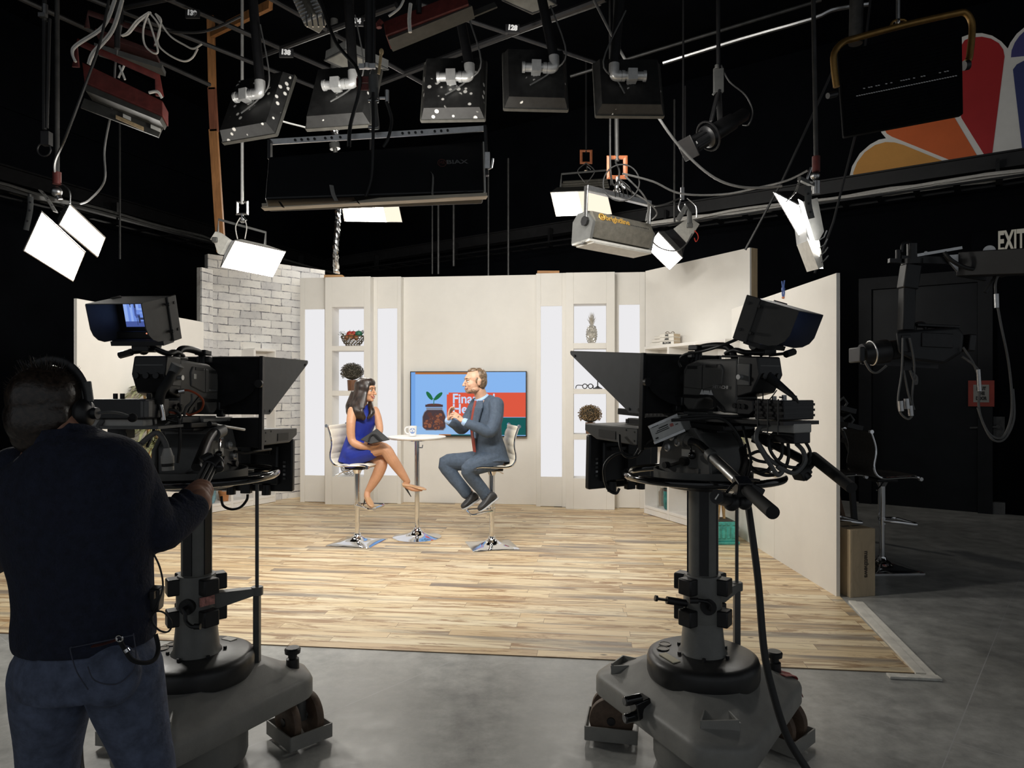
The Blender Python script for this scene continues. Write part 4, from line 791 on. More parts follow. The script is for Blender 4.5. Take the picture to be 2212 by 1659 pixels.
# ---- five black lamp heads in a row
def head(c, d, w, h, dep, top, label, elbow, rollx=0):
    d = Vector(d).normalized(); t = thing('lamp_head', c, label, 'studio light', 'row of black lamp heads'); Q = frame(d); M = Matrix.Translation(c) @ Q.to_4x4() @ Matrix.Rotation(rollx, 4, 'Z')
    fr = [(-w, -h), (w, -h), (w, h), (-w, h)]; bk = [(a * .86, b * .86) for a, b in fr]
    q = MB(M); q.add([(a, b, 0) for a, b in bk] + [(a, b, dep) for a, b in fr] + [(a * .97, b * .97, dep) for a, b in fr] + [(a * .95, b * .95, .012) for a, b in bk], [(3, 2, 1, 0)] + [(k, (k + 1) % 4, 4 + (k + 1) % 4, 4 + k) for k in range(4)] + [(4 + k, 4 + (k + 1) % 4, 8 + (k + 1) % 4, 8 + k) for k in range(4)] + [(8 + k, 8 + (k + 1) % 4, 12 + (k + 1) % 4, 12 + k) for k in range(4)] + [(12, 13, 14, 15)])
    part(q, 'housing', K['speck2' if 'speckled' in label or 'specks' in label else 'speck'], t, smooth=0)
    q = MB(M); L2 = [(a * .70, b * .70, .05) for a, b in fr]; q.add(L2, [(0, 1, 2, 3)]); part(q, 'lit_panel', K['panel'], t, smooth=0)
    q = MB(M); e = dep + .006
    for k in range(4): a, b = fr[k], fr[(k + 1) % 4]; q.bar((a[0], a[1], e), (b[0], b[1], e), .012, .03)
    part(q, 'gel_frame', K['flap'], t, smooth=0)
    B = M @ Vector((0, 0, -.002)); Xw = Q.col[0]; s = 1 if elbow > 0 else -1; up = Vector((0, 0, 1)); pb = B - d * .055
    hx = Vector((Xw.x, Xw.y, 0)).normalized()
    if hx.x * s < 0: hx = -hx
    q = MB(); q.cyl(B, pb, .03, .026, 12); q.cyl(pb - hx * .10, pb + hx * .09, .033, n=14); q.cyl(pb - hx * .11, pb - hx * .09, .041, n=14); q.cyl(pb + hx * .05, pb + hx * .075, .041, n=14); q.bar(pb - hx * .04, pb + hx * .03, .085, .085); q.tube([pb + hx * .08, pb + hx * .115, pb + hx * .13 + up * .02, pb + hx * .13 + up * .09], .040, 12, sm=4); part(q, 'pipe_clamp', K['cast'], t)
    tp = Vector(top); e2 = pb + hx * .13 + up * .085; q = MB(); q.cyl(e2, tp, .037, n=12); part(q, 'drop_pole', K['black'], t)
    q = MB(); q.tube([e2.lerp(tp, .35) + Vector((.05, -.03, 0)), e2 + Vector((.09 * s, -.05, .0)), B + d * -.03 + hx * .10 - up * .02, M @ Vector((.05, -.12, -.01))], .006, 6, sm=5); part(q, 'power_lead', K['gcable'], t)
    return t
def hd(px, py, Y, d, w, h, tpx, label, el):
    c = P(px, py, Y); tp = P(tpx, 0, Y + .1); return head(c, d, w, h, .09, (tp.x, tp.y, max(GZ + .2, tp.z + .2)), label, el)
hd(543, 218, 5.4, (.34, .86, -.38), .26, .29, 533, 'black speckled lamp head farthest left in the overhead row', 1)
hd(734, 195, 5.3, (.16, .90, -.40), .26, .28, 741, 'black lamp head second from left in the overhead row', 1)
hd(978, 178, 5.2, (.04, .95, -.31), .24, .265, 950, 'black lamp head thick with white specks, third from left in the overhead row', 1)
hd(1158, 158, 5.3, (-.06, .95, -.31), .245, .26, 1135, 'black lamp head second from right in the overhead row', 1)
hd(1361, 176, 5.3, (-.02, .95, -.31), .26, .245, 1353, 'black lamp head farthest right in the overhead row', -1)
# ---- long black fixture with lettering
def longbank():
    Y = 4.35; n = Vector((.14, -.93, .33)).normalized(); c = P(806, 372, Y); t = thing('long_fixture', c, 'long black fluorescent fixture with lettering hanging at centre left', 'studio light')
    C = [PL(*p, c, n) for p in ((572, 430), (1047, 414), (1042, 304), (580, 338))]; q = MB(); slab(q, C, .14, n); o = part(q, 'housing', K['bank'], t, smooth=0, bev=.012)
    q = MB(); lo = [v - n * .145 for v in C]; ctr = sum(lo, Vector()) / 4; q.add([ctr + (v - ctr) * .93 for v in lo], [(0, 1, 2, 3)]); part(q, 'lit_panel', K['panelb'], t, smooth=0)
    a = PL(564, 447, c + n * .02, n); b = PL(1054, 422, c + n * .02, n); q = MB(); k = [a, b, b - n * .11 + Vector((0, 0, .045)), a - n * .11 + Vector((0, 0, .045))]; slab(q, k, .006, (0, 0, 1)); f = part(q, 'lower_flap', K['creamflap'], t, smooth=0)
    q = MB(); q.bar(P(566, 443, Y - .02), P(1052, 420, Y - .02), .008, .02); part(q, 'flap_edge', K['creamflap'], t)
    q = MB(); y0, y1 = P(583, 307, Y + .05), P(1046, 278, Y + .05); q.bar(y0, y1, .035, .012, up=(0, 1, 0)); part(q, 'yoke_bar', K['alu'], t, smooth=0)
    q = MB()
    for k in (.12, .15, .18, .21, .26, .29, .33, .62, .65, .68, .71, .77, .80, .83): p = y0.lerp(y1, k); q.cyl(p + Vector((0, -.014, 0)), p + Vector((0, .014, 0)), .008, n=8)
    part(q, 'bar_holes', K['black'], t)
    q = MB(); q.bar(P(583, 303, Y), P(583, 345, Y), .02, .045); q.bar(P(1048, 272, Y), P(1052, 380, Y), .02, .045); part(q, 'yoke_arm', K['blackm'], t, bev=.003)
    q = MB(); q.bar(P(1053, 330, Y - .03), P(1053, 365, Y - .03), .03, .03); q.tube(pp_([(1054, 365, Y - .03), (1062, 362, Y - .04), (1065, 342, Y - .05)]), .007, 6); part(q, 'tilt_lever', K['steel'], t)
    q = MB(); q.add([PL(1043, 306, c, n), PL(1048, 306, c, n), PL(1050, 420, c, n), PL(1046, 418, c, n)], [(0, 1, 2, 3)]); part(q, 'end_trim', K['hull'], t, smooth=0)
    tape = mat('grey_tape', (.30, .29, .27), .7, var=.15, sc=20)
    for pts in (((716, 400), (720, 420), (727, 434)), ((931, 372), (936, 382), (934, 422))): q = MB(); q.tube([PL(*p, c + n * .006, n) for p in pts], .014, 6, sm=3, flat=.1); part(q, 'tape_strip', tape, t)
    for pts in (((604, 436), (612, 448)), ((767, 428), (776, 440)), ((1006, 414), (1006, 424))): q = MB(); q.tube([PL(*p, c + n * .03, n) for p in pts], .014, 6, flat=.15); part(q, 'flap_strap', K['black'], t)
    x = (C[1] - C[0]).normalized(); iv = WM(t).inverted(); m = PL(987, 350, c + n * .004, n); text('BIAX', .042, mat('dim_print', (.13, .13, .13), .6, var=.05), t, iv @ face(m, x, n), .0004, bold=.001, sx=1.5)
    q = MB(face(PL(955, 352, c + n * .004, n), x, n)); q.torus((0, 0, 0), .027, .0025, 24, 6); part(q, 'badge_ring', K['badge'], t)
    text('MR', .04, K['badge'], t, iv @ face(PL(955, 352, c + n * .004, n), x, n), .0004, fit=.036)
    q = MB(); p = P(797, 140, Y + .1); q.cyl((p.x, p.y, 5.3), p, .026); q.cyl((p.x + .03, p.y, 5.3), p + Vector((.03, 0, 0)), .012); part(q, 'drop_pole', K['black'], t)
    q = MB(); q.bar(P(775, 144, Y), P(811, 143, Y), .02, .03); q.cyl(P(793, 148, Y), P(793, 138, Y), .02); q.cyl(P(836, 195, Y), P(836, 222, Y), .012); q.bar(P(820, 212, Y), P(838, 212, Y), .012, .012); part(q, 'hanger_plate', K['alu'], t)
    q = MB(); q.bar(P(771, 172, Y), P(797, 172, Y), .006, .04); q.bar(P(771, 188, Y), P(797, 188, Y), .006, .04); q.bar(P(772, 172, Y), P(772, 188, Y), .006, .04); part(q, 'hanger_box', K['red'], t, smooth=0)
    q = MB(); q.cyl(P(806, 215, Y), P(812, 278, Y), .024); q.ball(P(806, 180, Y), (.03, .03, .09)); q.cyl(P(806, 165, Y), P(808, 214, Y), .03); part(q, 'turnbuckle', K['dgrey'], t)
    q = MB()
    for y in (217, 275): q.cyl(P(796, y, Y - .01), P(818, y + 1, Y - .01), .012)
    part(q, 'hanger_bolt', K['steel'], t)
    q = MB(); q.cyl(P(818, 160, Y), P(823, 118, Y), .009); q.ball(P(824, 112, Y), (.014, .014, .022)); part(q, 'wood_toggle', wood('toggle_wood', (.48, .35, .18)), t)
    q = MB(); q.tube(pp_([(692, 0, Y + .3), (725, 90, Y + .2), (772, 150, Y), (775, 200, Y), (757, 270, Y - .02), (754, 318, Y - .05)]), .012, 8, sm=6); q.tube(pp_([(806, 200, Y - .04), (806, 300, Y - .08), (803, 380, Y - .08), (790, 424, Y - .1)]), .010, 8, sm=6); q.tube(pp_([(835, 220, Y - .02), (846, 260, Y - .02), (838, 300, Y - .05), (828, 318, Y - .05)]), .010, 8, sm=6); part(q, 'power_lead', K['cable'], t)
K['louvre'] = mat('matt_black_louvre', (.0035, .004, .005), .85, var=.2, spec=.05)
K['bank'] = mat('gloss_black_housing', (.004, .0045, .006), .45, var=.3, sc=5); K['creamflap'] = mat('cream_flap', (.52, .46, .36), .5, var=.12, sc=8); K['badge'] = mat('dim_red_print', (.09, .03, .025), .6, var=.1)
longbank()
# ---- rust red strip lights
def stripred(c4, lip, flap, ypts, Y, n, label, pole_px, dim=1):
    c = P(sum(p[0] for p in c4) / 4, sum(p[1] for p in c4) / 4, Y); n = Vector(n).normalized(); t = thing('strip_light', c, label, 'studio light', 'rust red strip lights'); m = K['red'] if dim else K['redd']
    W = [PL(*p, c, n) for p in c4]; q = MB(); slab(q, W, .12, n); part(q, 'housing', m, t, smooth=0, bev=.004)
    W = [PL(*p, c - n * .02, n) for p in lip]; q = MB(); slab(q, W, .10, n); part(q, 'lip', K['flap'] if dim else K['dgrey'], t, smooth=0)
    W = [PL(*p, c - n * .14, n) for p in flap]; q = MB(); slab(q, W, .012, n); part(q, 'barn_flap', K['flap'] if dim else K['dgrey'], t, smooth=0)
    if ypts: q = MB(); q.tube(pp_(ypts), .028, 8, flat=.3); part(q, 'yoke', m, t)
    q = MB(); q.cyl(P(*pole_px, Y), top_of(pole_px[0], 0, Y) + Vector((0, 0, .2)), .018); part(q, 'drop_pole', K['dark'], t); return t, c, n
K['redd'] = mat('shade_dimmed_red', (.06, .02, .018), .6, var=.3, sc=18)  # darker copy of the red housing, shade of the rear fixture painted in
t, c, n = stripred(((177, 134), (351, 218), (351, 250), (182, 177)), ((183, 178), (351, 250), (345, 261), (185, 196)), ((182, 212), (350, 277), (342, 296), (174, 232)), [(164, 145, 4.75), (167, 90, 4.75), (340, 166, 4.9), (345, 208, 4.9)], 4.8, (.12, -.95, .28), 'rust red strip light with white cables, upper left foreground', (253, 105))
for px, py, w, m in ((274, 253, .028, K['paper']), (336, 277, .035, K['paper']), (280, 265, .1, mat('worn_sticker', (.5, .36, .2), .6, var=.3, sc=25))):
    W = [PL(px + a * 60 * w * 5, py + b * 4 + a * 26 * w * 5, c - n * .125, n) for a, b in ((-1, -1), (1, -1), (1, 1), (-1, 1))]; q = MB(); slab(q, W, .003, n); part(q, 'sticker', m, t, smooth=0)
q = MB()
for pts in ([(246, 0), (222, 55), (165, 95), (155, 112), (162, 133)], [(262, 0), (240, 65), (200, 112), (190, 138)], [(250, 0), (225, 58), (168, 98), (157, 115), (164, 134)], [(266, 0), (244, 68), (204, 116), (193, 140)], [(258, 142), (270, 172)], [(268, 142), (256, 168)]): q.tube([P(a, b, 4.7) for a, b in pts], .0072, 6, sm=6)
q.tube(pp_([(322, 200, 4.7), (340, 198, 4.7), (350, 212, 4.72)]), .010, 6, sm=4); part(q, 'power_lead', K['wcable'], t)
stripred(((205, 60), (335, 108), (336, 118), (206, 74)), ((203, 92), (350, 138), (349, 148), (204, 104)), ((232, 100), (352, 140), (350, 149), (230, 112)), [(188, 60, 6.2), (190, 27, 6.2), (336, 76, 6.3), (338, 100, 6.3)], 6.2, (.12, -.95, .28), 'dim red strip light hanging behind the rust red one at upper left', (262, 50), 0)
t, c, n = stripred(((828, 47), (1005, -22), (1012, 8), (833, 76)), ((834, 76), (1012, 8), (1020, 13), (840, 86)), ((845, 95), (1068, 4), (1074, 14), (852, 105)), None, 4.6, (-.12, -.93, .33), 'rust red strip light with grey flaps at the top of the photo', (905, 30))
q = MB(); q.tube(pp_([(819, 60, 4.6), (818, 52, 4.6), (824, 45, 4.6)]), .02, 6); part(q, 'end_knob', K['red'], t)
q = MB(); q.tube(pp_([(887, 8, 4.5), (884, 40, 4.5), (886, 70, 4.5)]), .012, 8, sm=4); q.tube(pp_([(872, 0, 4.5), (862, 18, 4.5), (840, 35, 4.5)]), .008, 6, sm=4); part(q, 'power_lead', K['wcable'], t)
# ---- dull panels, projector-like lamp at the top
def dull(c4, Y, n, label):
    c = P(sum(p[0] for p in c4) / 4, sum(p[1] for p in c4) / 4, Y); n = Vector(n).normalized(); t = thing('unlit_panel', c, label, 'studio light', 'unlit square panels'); W = [PL(*p, c, n) for p in c4]
    q = MB(); slab(q, [v - n * .01 for v in W], .1, n); part(q, 'housing', K['dgrey'], t, smooth=0); ctr = sum(W, Vector()) / 4; q = MB(); q.add([ctr + (v - ctr) * .93 for v in W], [(0, 1, 2, 3)]); part(q, 'lens', K['dusty'], t, smooth=0)
    q = MB(); rim(q, W, .012); part(q, 'rim', K['mid'], t); q = MB(); q.cyl(ctr + Vector((0, 0, .1)), ctr + Vector((0, 0, 1.3)), .016); part(q, 'drop_pole', K['dark'], t)
dull(((1085, 0), (1150, 29), (1202, 10), (1160, -18)), 6.0, (0, -.3, -.95), 'square unlit panel cut off by the top edge of the photo'); dull(((702, 130), (758, 155), (838, 150), (745, 108)), 6.6, (0, -.3, -.95), 'square unlit panel behind the second black lamp head')
t = thing('ribbed_floodlight', P(672, 25, 5.2), 'grey ribbed floodlight at the top edge left of centre', 'studio light'); q = MB(); a, b = P(650, -20, 5.2), P(684, 52, 5.1); q.bar(a, b, .14, .12); part(q, 'housing', K['hullg'], t, bev=.01)
q = MB()
for k in range(9): p = a.lerp(b, .15 + k * .1); q.boxc(p + Vector((0, -.06, 0)), (.16, .02, .012), (0, -.4, 0))
for k in range(4): q.bar(P(660 + 12 * k, 30, 5.0), P(664 + 12 * k, 58, 4.95), .01, .01)
part(q, 'cooling_fins', K['alu'], t)
q = MB(); q.cyl(a, a + Vector((0, 0, .6)), .016); part(q, 'drop_pole', K['dark'], t)
# ---- big black panel light with a gold yoke, right
def bigpanel():
    Y = 4.4; n = Vector((-.35, -.90, -.18)).normalized(); c = P(1945, 170, Y); t = thing('black_panel_light', c, 'large black louvred panel light in a gold tube yoke, upper right', 'studio light')
    C = [PL(*p, c, n) for p in ((1808, 112), (2078, 52), (2081, 247), (1822, 296))]; q = MB(); slab(q, C, .09, n); part(q, 'housing', K['louvre'], t, bev=.008, smooth=0)
    q = MB()
    for k in range(24): u = .04 + .92 * k / 23; q.bar(C[0].lerp(C[3], u).lerp(C[1].lerp(C[2], u), .03) + n * .006, C[0].lerp(C[3], u).lerp(C[1].lerp(C[2], u), .97) + n * .006, .004, .02)
    part(q, 'louvre', K['louvre'], t, smooth=0)
    q = MB(); rr = random.Random(9)
    for row, u in ((0, .49), (1, .56)):
        for k in range(40):
            w = .14 + .80 * k / 39
            if row == 0 and rr.random() < .5: continue
            p = C[0].lerp(C[1], w).lerp(C[3].lerp(C[2], w), u) + n * .02; q.boxc(p, (.012, .004, .005))
    part(q, 'led_row', K['alu'], t, smooth=0)
    gold = mat('gold_tube', (.27, .155, .045), .4, metal=.75, var=.2, sc=15); q = MB(); q.tube(pp_([(1807, 188, Y - .05), (1802, 150, Y - .05), (1802, 115, Y - .05), (1822, 91, Y - .04), (1850, 82, Y), (1950, 55, Y), (2060, 30, Y), (2085, 28, Y), (2098, 45, Y), (2100, 70, Y), (2096, 110, Y), (2093, 128, Y), (2087, 135, Y)]), .020, 10, sm=4); part(q, 'yoke', gold, t)
    q = MB(); q.tube(pp_([(1923, 60, Y), (1930, 46, Y), (1952, 43, Y), (1961, 52, Y)]), .008, 8, sm=3); part(q, 'yoke_bail', gold, t)
    q = MB(); q.cyl(P(1806, 203, Y - .08), P(1788, 207, Y - .1), .018); q.cyl(P(2082, 142, Y - .03), P(2092, 140, Y - .03), .03); part(q, 'tilt_knob', K['black'], t)
    q = MB(); q.cyl(P(1940, 52, Y), P(1941, -180, Y), .012); q.torus(P(1939, 48, Y), .018, .006, 14, 6, frame((1, 0, 0))); part(q, 'drop_pole', K['steel'], t)
bigpanel()
# ---- spotlight (profile lantern)
def profile():
    Y = 6.2; a, b = P(1487, 320, Y - .12), P(1612, 245, Y + .12); ax = (b - a).normalized(); L = (b - a).length; t = thing('profile_spotlight', (a + b) / 2, 'black profile spotlight hanging between the lamp row and the panel light', 'studio light'); M = Matrix.Translation(a) @ frame(ax).to_4x4()
    q = MB(M); q.lathe([(.001, 0), (.085, 0), (.09, .02), (.072, .03), (.07, .20), (.085, .22), (.10, .23), (.10, .27), (.08, .29), (.075, L * .75), (.06, L * .78), (.06, L * .96), (.04, L), (.001, L)], n=20)
    for k in range(10): an = 2 * PI * k / 10; q.bar((.072 * math.cos(an), .072 * math.sin(an), .05), (.072 * math.cos(an), .072 * math.sin(an), .19), .012, .012)
    part(q, 'barrel', K['black'], t)
    q = MB(M); q.box(-.10, .10, -.095, .095, -.012, .0); part(q, 'gel_frame', K['black'], t, bev=.005)
    q = MB(M); q.torus((0, 0, .25), .13, .010, 26, 6); part(q, 'shutter_ring', K['blackm'], t)
    q = MB(M); q.cyl((0, 0, -.002), (0, 0, .002), .07); part(q, 'lens', K['glass'], t)
    q = MB(); q.bar(P(1536, 262, Y - .02), P(1552, 195, Y), .05, .02); q.bar(P(1556, 262, Y + .1), P(1552, 195, Y), .05, .02); part(q, 'yoke', K['black'], t, bev=.004)
    q = MB(); q.bar(P(1552, 200, Y), P(1552, 148, Y), .09, .03); q.cyl(P(1549, 148, Y - .02), P(1549, 140, Y - .02), .02); q.bar(P(1540, 205, Y), P(1560, 180, Y), .02, .02); part(q, 'hook_clamp', K['dgrey'], t, bev=.004)
    q = MB(); q.cyl(P(1552, 150, Y), top_of(1551, -200, Y), .018); part(q, 'drop_pole', K['dark'], t)
    q = MB(); q.tube(pp_([(1558, 140, Y), (1575, 175, Y), (1610, 205, Y), (1626, 240, Y), (1618, 268, Y), (1605, 270, Y + .1)]), .008, 6, sm=5); part(q, 'power_lead', K['cable'], t)
    q = MB(face(M @ Vector((0, 0, .12)) + Vector((0, -.082, -.02)), ax, (0, -1, -.1))); q.boxc((0, 0, 0), (.10, .006, .002)); q.boxc((-.04, .012, 0), (.012, .018, .002)); part(q, 'white_mark', K['whiteink'], t)
profile()
# ---- grid pipes, wood post, bundled cables
def pipe(name, pts, r, m, label, c='pipe', group=None, n=8, sm=0, kind=None):
    pts = [Vector(p) for p in pts]; o = sum(pts, Vector()) / len(pts); q = MB(Matrix.Translation(-o)); q.tube(pts, r, n, sm=sm); ob = q.build(name, m, loc=o); return tag(ob, label, c, group, kind)
def gp(a, b, r, label, z=GZ, m=None, ext=.25):
    A, B = G(*a, z), G(*b, z); d = B - A; pipe('grid_pipe', [A - d * ext, B + d * ext], r, m or K['dark'], label, 'pipe', 'pipes of the overhead grid')
gp((51, 0), (424, 170), .024, 'black grid pipe across the upper left corner', ext=.1); gp((150, -20), (700, 196), .022, 'black grid pipe passing under the numeral 139', ext=.1)
gp((367, 0), (700, 145), .024, 'black grid pipe running past numerals 139 and 138', ext=.15); gp((590, 0), (950, 200), .022, 'black grid pipe under numeral 134', ext=.1)
gp((600, 106), (800, 32), .03, 'black grid pipe crossing above the second lamp head', m=K['blackm']); gp((825, 177), (1296, 0), .034, 'thick black grid pipe crossing behind the third lamp head', m=K['blackm'], ext=.02)
gp((980, 118), (1280, 12), .024, 'thin black grid pipe beside the thick crossing pipe', ext=.05, m=K['mid']); gp((1000, 40), (1330, 150), .02, 'black grid pipe behind the fourth lamp head')
gp((250, 20), (640, -60), .024, 'black grid pipe at the very top left', ext=.0)
A = P(1232, 165, 9.5); B = P(1774, 0, 8.6); pipe('conduit_pipe', [A, B], .022, K['mid'], 'thin dull grey conduit sloping up behind the spotlight', 'pipe'); 
pipe('conduit_pipe', pp_([(1432, 136, 9.3), (1600, 84, 8.9), (1751, 41, 8.5), (1795, 22, 8.4), (1835, 14, 8.35), (1880, 8, 8.3)]), .030, K['steel'], 'bright steel conduit sloping up to the right near the ceiling', 'pipe', sm=3)
pipe('duct_pipe', [P(1852, -60, 8.0), P(1848, 95, 8.0)], .075, K['mid'], 'thick grey vertical duct behind the gold yoke', 'duct', n=14)
for (x0, y0, x1, y1, Y, r, lb) in ((1263, 0, 1263, 340, 10.5, .02, None),): pass
def vwire(px, py, Y, r, label, m=None): v = P(px, py, Y); pipe('hanging_rod', [v, Vector((v.x, v.y, max(GZ + .3, v.z + .5)))], r, m or K['mid'], label, 'rod', 'hanging rods', 6)
vwire(259, 560, 9.6, .014, 'thin hanging rod left of the wood post'); vwire(934, 592, 11.6, .014, 'left of three thin rods hanging behind the set wall'); vwire(947, 592, 11.6, .020, 'middle of three thin rods hanging behind the set wall'); vwire(980, 575, 11.6, .020, 'right of three thin rods hanging behind the set wall')
vwire(1055, 595, 11.3, .016, 'thin rod hanging at the right end of the long black fixture'); vwire(1098, 595, 11.3, .018, 'thin rod hanging down to the middle of the set wall'); vwire(1457, 480, 9.0, .013, 'thin rod hanging beside the small lamp with the white end plate')
vwire(96, 280, 5.2, .016, 'thin black rod beside the left lamp pole', K['dark']); vwire(1480, 330, 8.6, .012, 'thin rod hanging right of the ribbed fixture', K['dark'])
v = P(101, 300, 5.2); q = MB(); q.boxc((0, 0, 0), (.06, .05, .10)); q.cyl((0, 0, .08), (.02, 0, .9), .012); q.torus((-.02, 0, -.08), .05, .006, 16, 6, frame((0, 1, 0))); tag(q.build('rope_lock', K['dark'], loc=v), 'dark clamp hanging on the rod at far left', 'clamp')
tag(MB(Matrix.Translation(-P(97, 30, 5.2))).cyl(P(97, 10, 5.2), P(97, 45, 5.2), .02).boxc(P(92, 33, 5.15), (.05, .03, .03)).build('pipe_clamp', K['steel'], loc=P(97, 30, 5.2)), 'small steel pipe clamp at the top left corner', 'clamp')
post = wood('orange_wood', (.36, .165, .06), (9, 9, 1), .3); postr = wood('red_wood', (.21, .075, .04), (9, 9, 1), .3)
t = thing('wood_post', P(465, 560, 8.9), 'tall orange wood post standing behind the brick flat', 'post'); Yp = 8.95
for (a, b, m, w) in (((455, 35), (459, 195), post, 15), ((458, 190), (463, 285), postr, 17), ((461, 280), (478, 545), post, 18)):
    q = MB(); q.bar(P(*a, Yp), P(*b, Yp), w * Yp / F, .05, up=(0, 1, 0)); part(q, 'plank', m, t, smooth=0, bev=.003)
q = MB(); q.bar(P(459, 72, 8.9), P(585, 10, 8.0), .05, .10); part(q, 'cross_beam', post, t, smooth=0)
v = P(733, 0, 9.7); t = thing('foil_duct', P(730, 250, 9.4), 'crinkled silver foil duct hanging behind the long black fixture', 'duct'); q = MB(); rr = random.Random(4)
def crinkle(q, pts, r):
    c = cat(pts, 10); rings = []
    for i, p in enumerate(c): rings.append([p + Vector((math.cos(2 * PI * j / 12), math.sin(2 * PI * j / 12), .0)) * (r * rr.uniform(.78, 1.12)) + Vector((0, 0, rr.uniform(-.01, .01))) for j in range(12)])
    q.loft(rings)
crinkle(q, pp_([(722, 262, 9.4), (723, 290, 9.4), (722, 318, 9.4)]), .06); crinkle(q, pp_([(731, 445, 9.6), (729, 490, 9.6), (725, 540, 9.6), (727, 590, 9.7)]), .042); part(q, 'foil_sleeve', K['foil'] if 'foil' in K else K.setdefault('foil', mat('foil', (.6, .6, .6), .25, metal=1, var=.1)), t, smooth=0)
q = MB(); q.cyl(P(722, -120, 9.4), P(722, 265, 9.4), .05); q.cyl(P(722, 310, 9.4), P(724, 322, 9.4), .07); q.cyl(P(724, 320, 9.4), P(731, 450, 9.6), .03); part(q, 'duct_pipe', K['dgrey'], t)
def loose(pts, r, m, label, name='hanging_cable', sm=6): pipe(name, pp_(pts), r, m, label, 'cable', 'cables hanging in the grid', 6, sm)
for k, (pts) in enumerate(([(262, 78, 6.0), (300, 40, 6.0), (322, 30, 6.0)],)): pass
rr = random.Random(8)
def bundle(ptsl, r, m, label, name='cable_bundle'):
    o = P(*ptsl[0][0]); q = MB(Matrix.Translation(-o))
    for pts in ptsl: q.tube(pp_(pts), r, 6, sm=6)
    tag(q.build(name, m, loc=o), label, 'cable', 'cables hanging in the grid')
bundle([[(322, 26, 6.1), (310, 60, 6.1), (312, 95, 6.1), (330, 114, 6.1), (341, 110, 6.1), (330, 70, 6.1), (320, 40, 6.1)], [(322, 26, 6.1), (345, 60, 6.1), (335, 98, 6.1)], [(336, 30, 6.1), (348, 45, 6.1), (340, 90, 6.1), (360, 115, 6.1), (395, 132, 6.1), (415, 125, 6.1), (427, 105, 6.1)], [(336, 30, 6.1), (365, 75, 6.1), (400, 98, 6.1), (418, 105, 6.1), (436, 95, 6.1)], [(322, 26, 6.1), (295, 45, 6.1), (275, 70, 6.1), (262, 77, 6.1)], [(326, 26, 6.1), (299, 48, 6.1), (279, 72, 6.1), (264, 78, 6.1)]], .0085, K['wcable'], 'tangle of white cables looped on the grid at upper left')
loose([(235, 0, 4.6), (215, 95, 4.6), (180, 195, 4.6), (140, 300, 4.65), (120, 345, 4.8), (118, 370, 5.0)], .009, K['cable'], 'black cable slanting down to the pair of lights at upper left')
loose([(262, 55, 4.9), (250, 130, 4.9), (244, 220, 4.9), (226, 320, 5.0), (226, 390, 5.0), (195, 430, 5.1), (174, 440, 5.15)], .008, K['gcable'], 'grey cable hanging from the red strip light to the lit pair')
loose([(270, 45, 6.2), (350, 65, 6.2), (440, 68, 6.2), (520, 35, 6.2)], .012, K['cable'], 'black cable sagging between the grid and the wood beam')
loose([(1283, 0, 5.6), (1340, 110, 5.6), (1420, 250, 5.7), (1480, 330, 5.8), (1545, 385, 5.8), (1610, 405, 5.8), (1690, 402, 5.7)], .011, K['gcable'], 'long grey cable swooping from the top edge to the right pair of lights')
loose([(1345, 375, 6.1), (1410, 392, 6.2), (1470, 418, 6.3), (1560, 420, 6.3), (1640, 405, 6.0), (1700, 390, 5.6), (1745, 368, 5.45)], .009, K['gcable'], 'grey cable sagging from the ribbed fixture to the right pair of lights')
loose([(1345, 398, 6.3), (1400, 440, 6.6), (1430, 443, 7.0), (1470, 428, 7.6)], .009, K['gcable'], 'short grey cable from the ribbed fixture to the small lamp')
loose([(590, 256, 5.5), (640, 270, 5.6), (700, 281, 5.7), (770, 262, 5.5)], .007, K['gcable'], 'thin cable sagging between the two left lamp heads')
loose([(1800, 150, 6.6), (1755, 250, 6.6), (1690, 390, 6.6), (1610, 540, 6.8)], .012, K['dark'], 'straight dark guy line crossing behind the right pair of lights', sm=0)
loose([(1880, 0, 6.5), (1848, 290, 6.5), (1800, 480, 6.5), (1760, 590, 6.5)], .012, K['dark'], 'dark guy line beside the yellow feather', sm=0)
loose([(1392, 505, 6.45), (1400, 512, 6.5), (1425, 535, 7.0), (1458, 542, 7.6), (1480, 530, 7.9), (1495, 505, 8.0)], .008, K['gcable'], 'grey cable looping across the face of the small lamp')
def num(s, px, py, Y):
    v = P(px, py, Y); t = thing('grid_number_plate', v, 'white numeral %s on the dark overhead grid' % s, 'number', 'numerals on the grid'); text(s, 14 * Y / F, K['numw'], t, face((0, 0, 0), (1, 0, -.12), (0, -1, -.1)), .001, bold=.004); q = MB(); q.boxc((0, .02, 0), (30 * Y / F, .02, 18 * Y / F)); q.build('plate', K['dark'], t)
K['numw'] = mat('number_white', (.6, .6, .6), .6, var=.05, emit=.25)
for s, a, b, Y in (('139', 414, 28, 6.2), ('138', 617, 113, 6.6), ('134', 769, 45, 6.3), ('128', 1107, 60, 6.4)): num(s, a, b, Y)
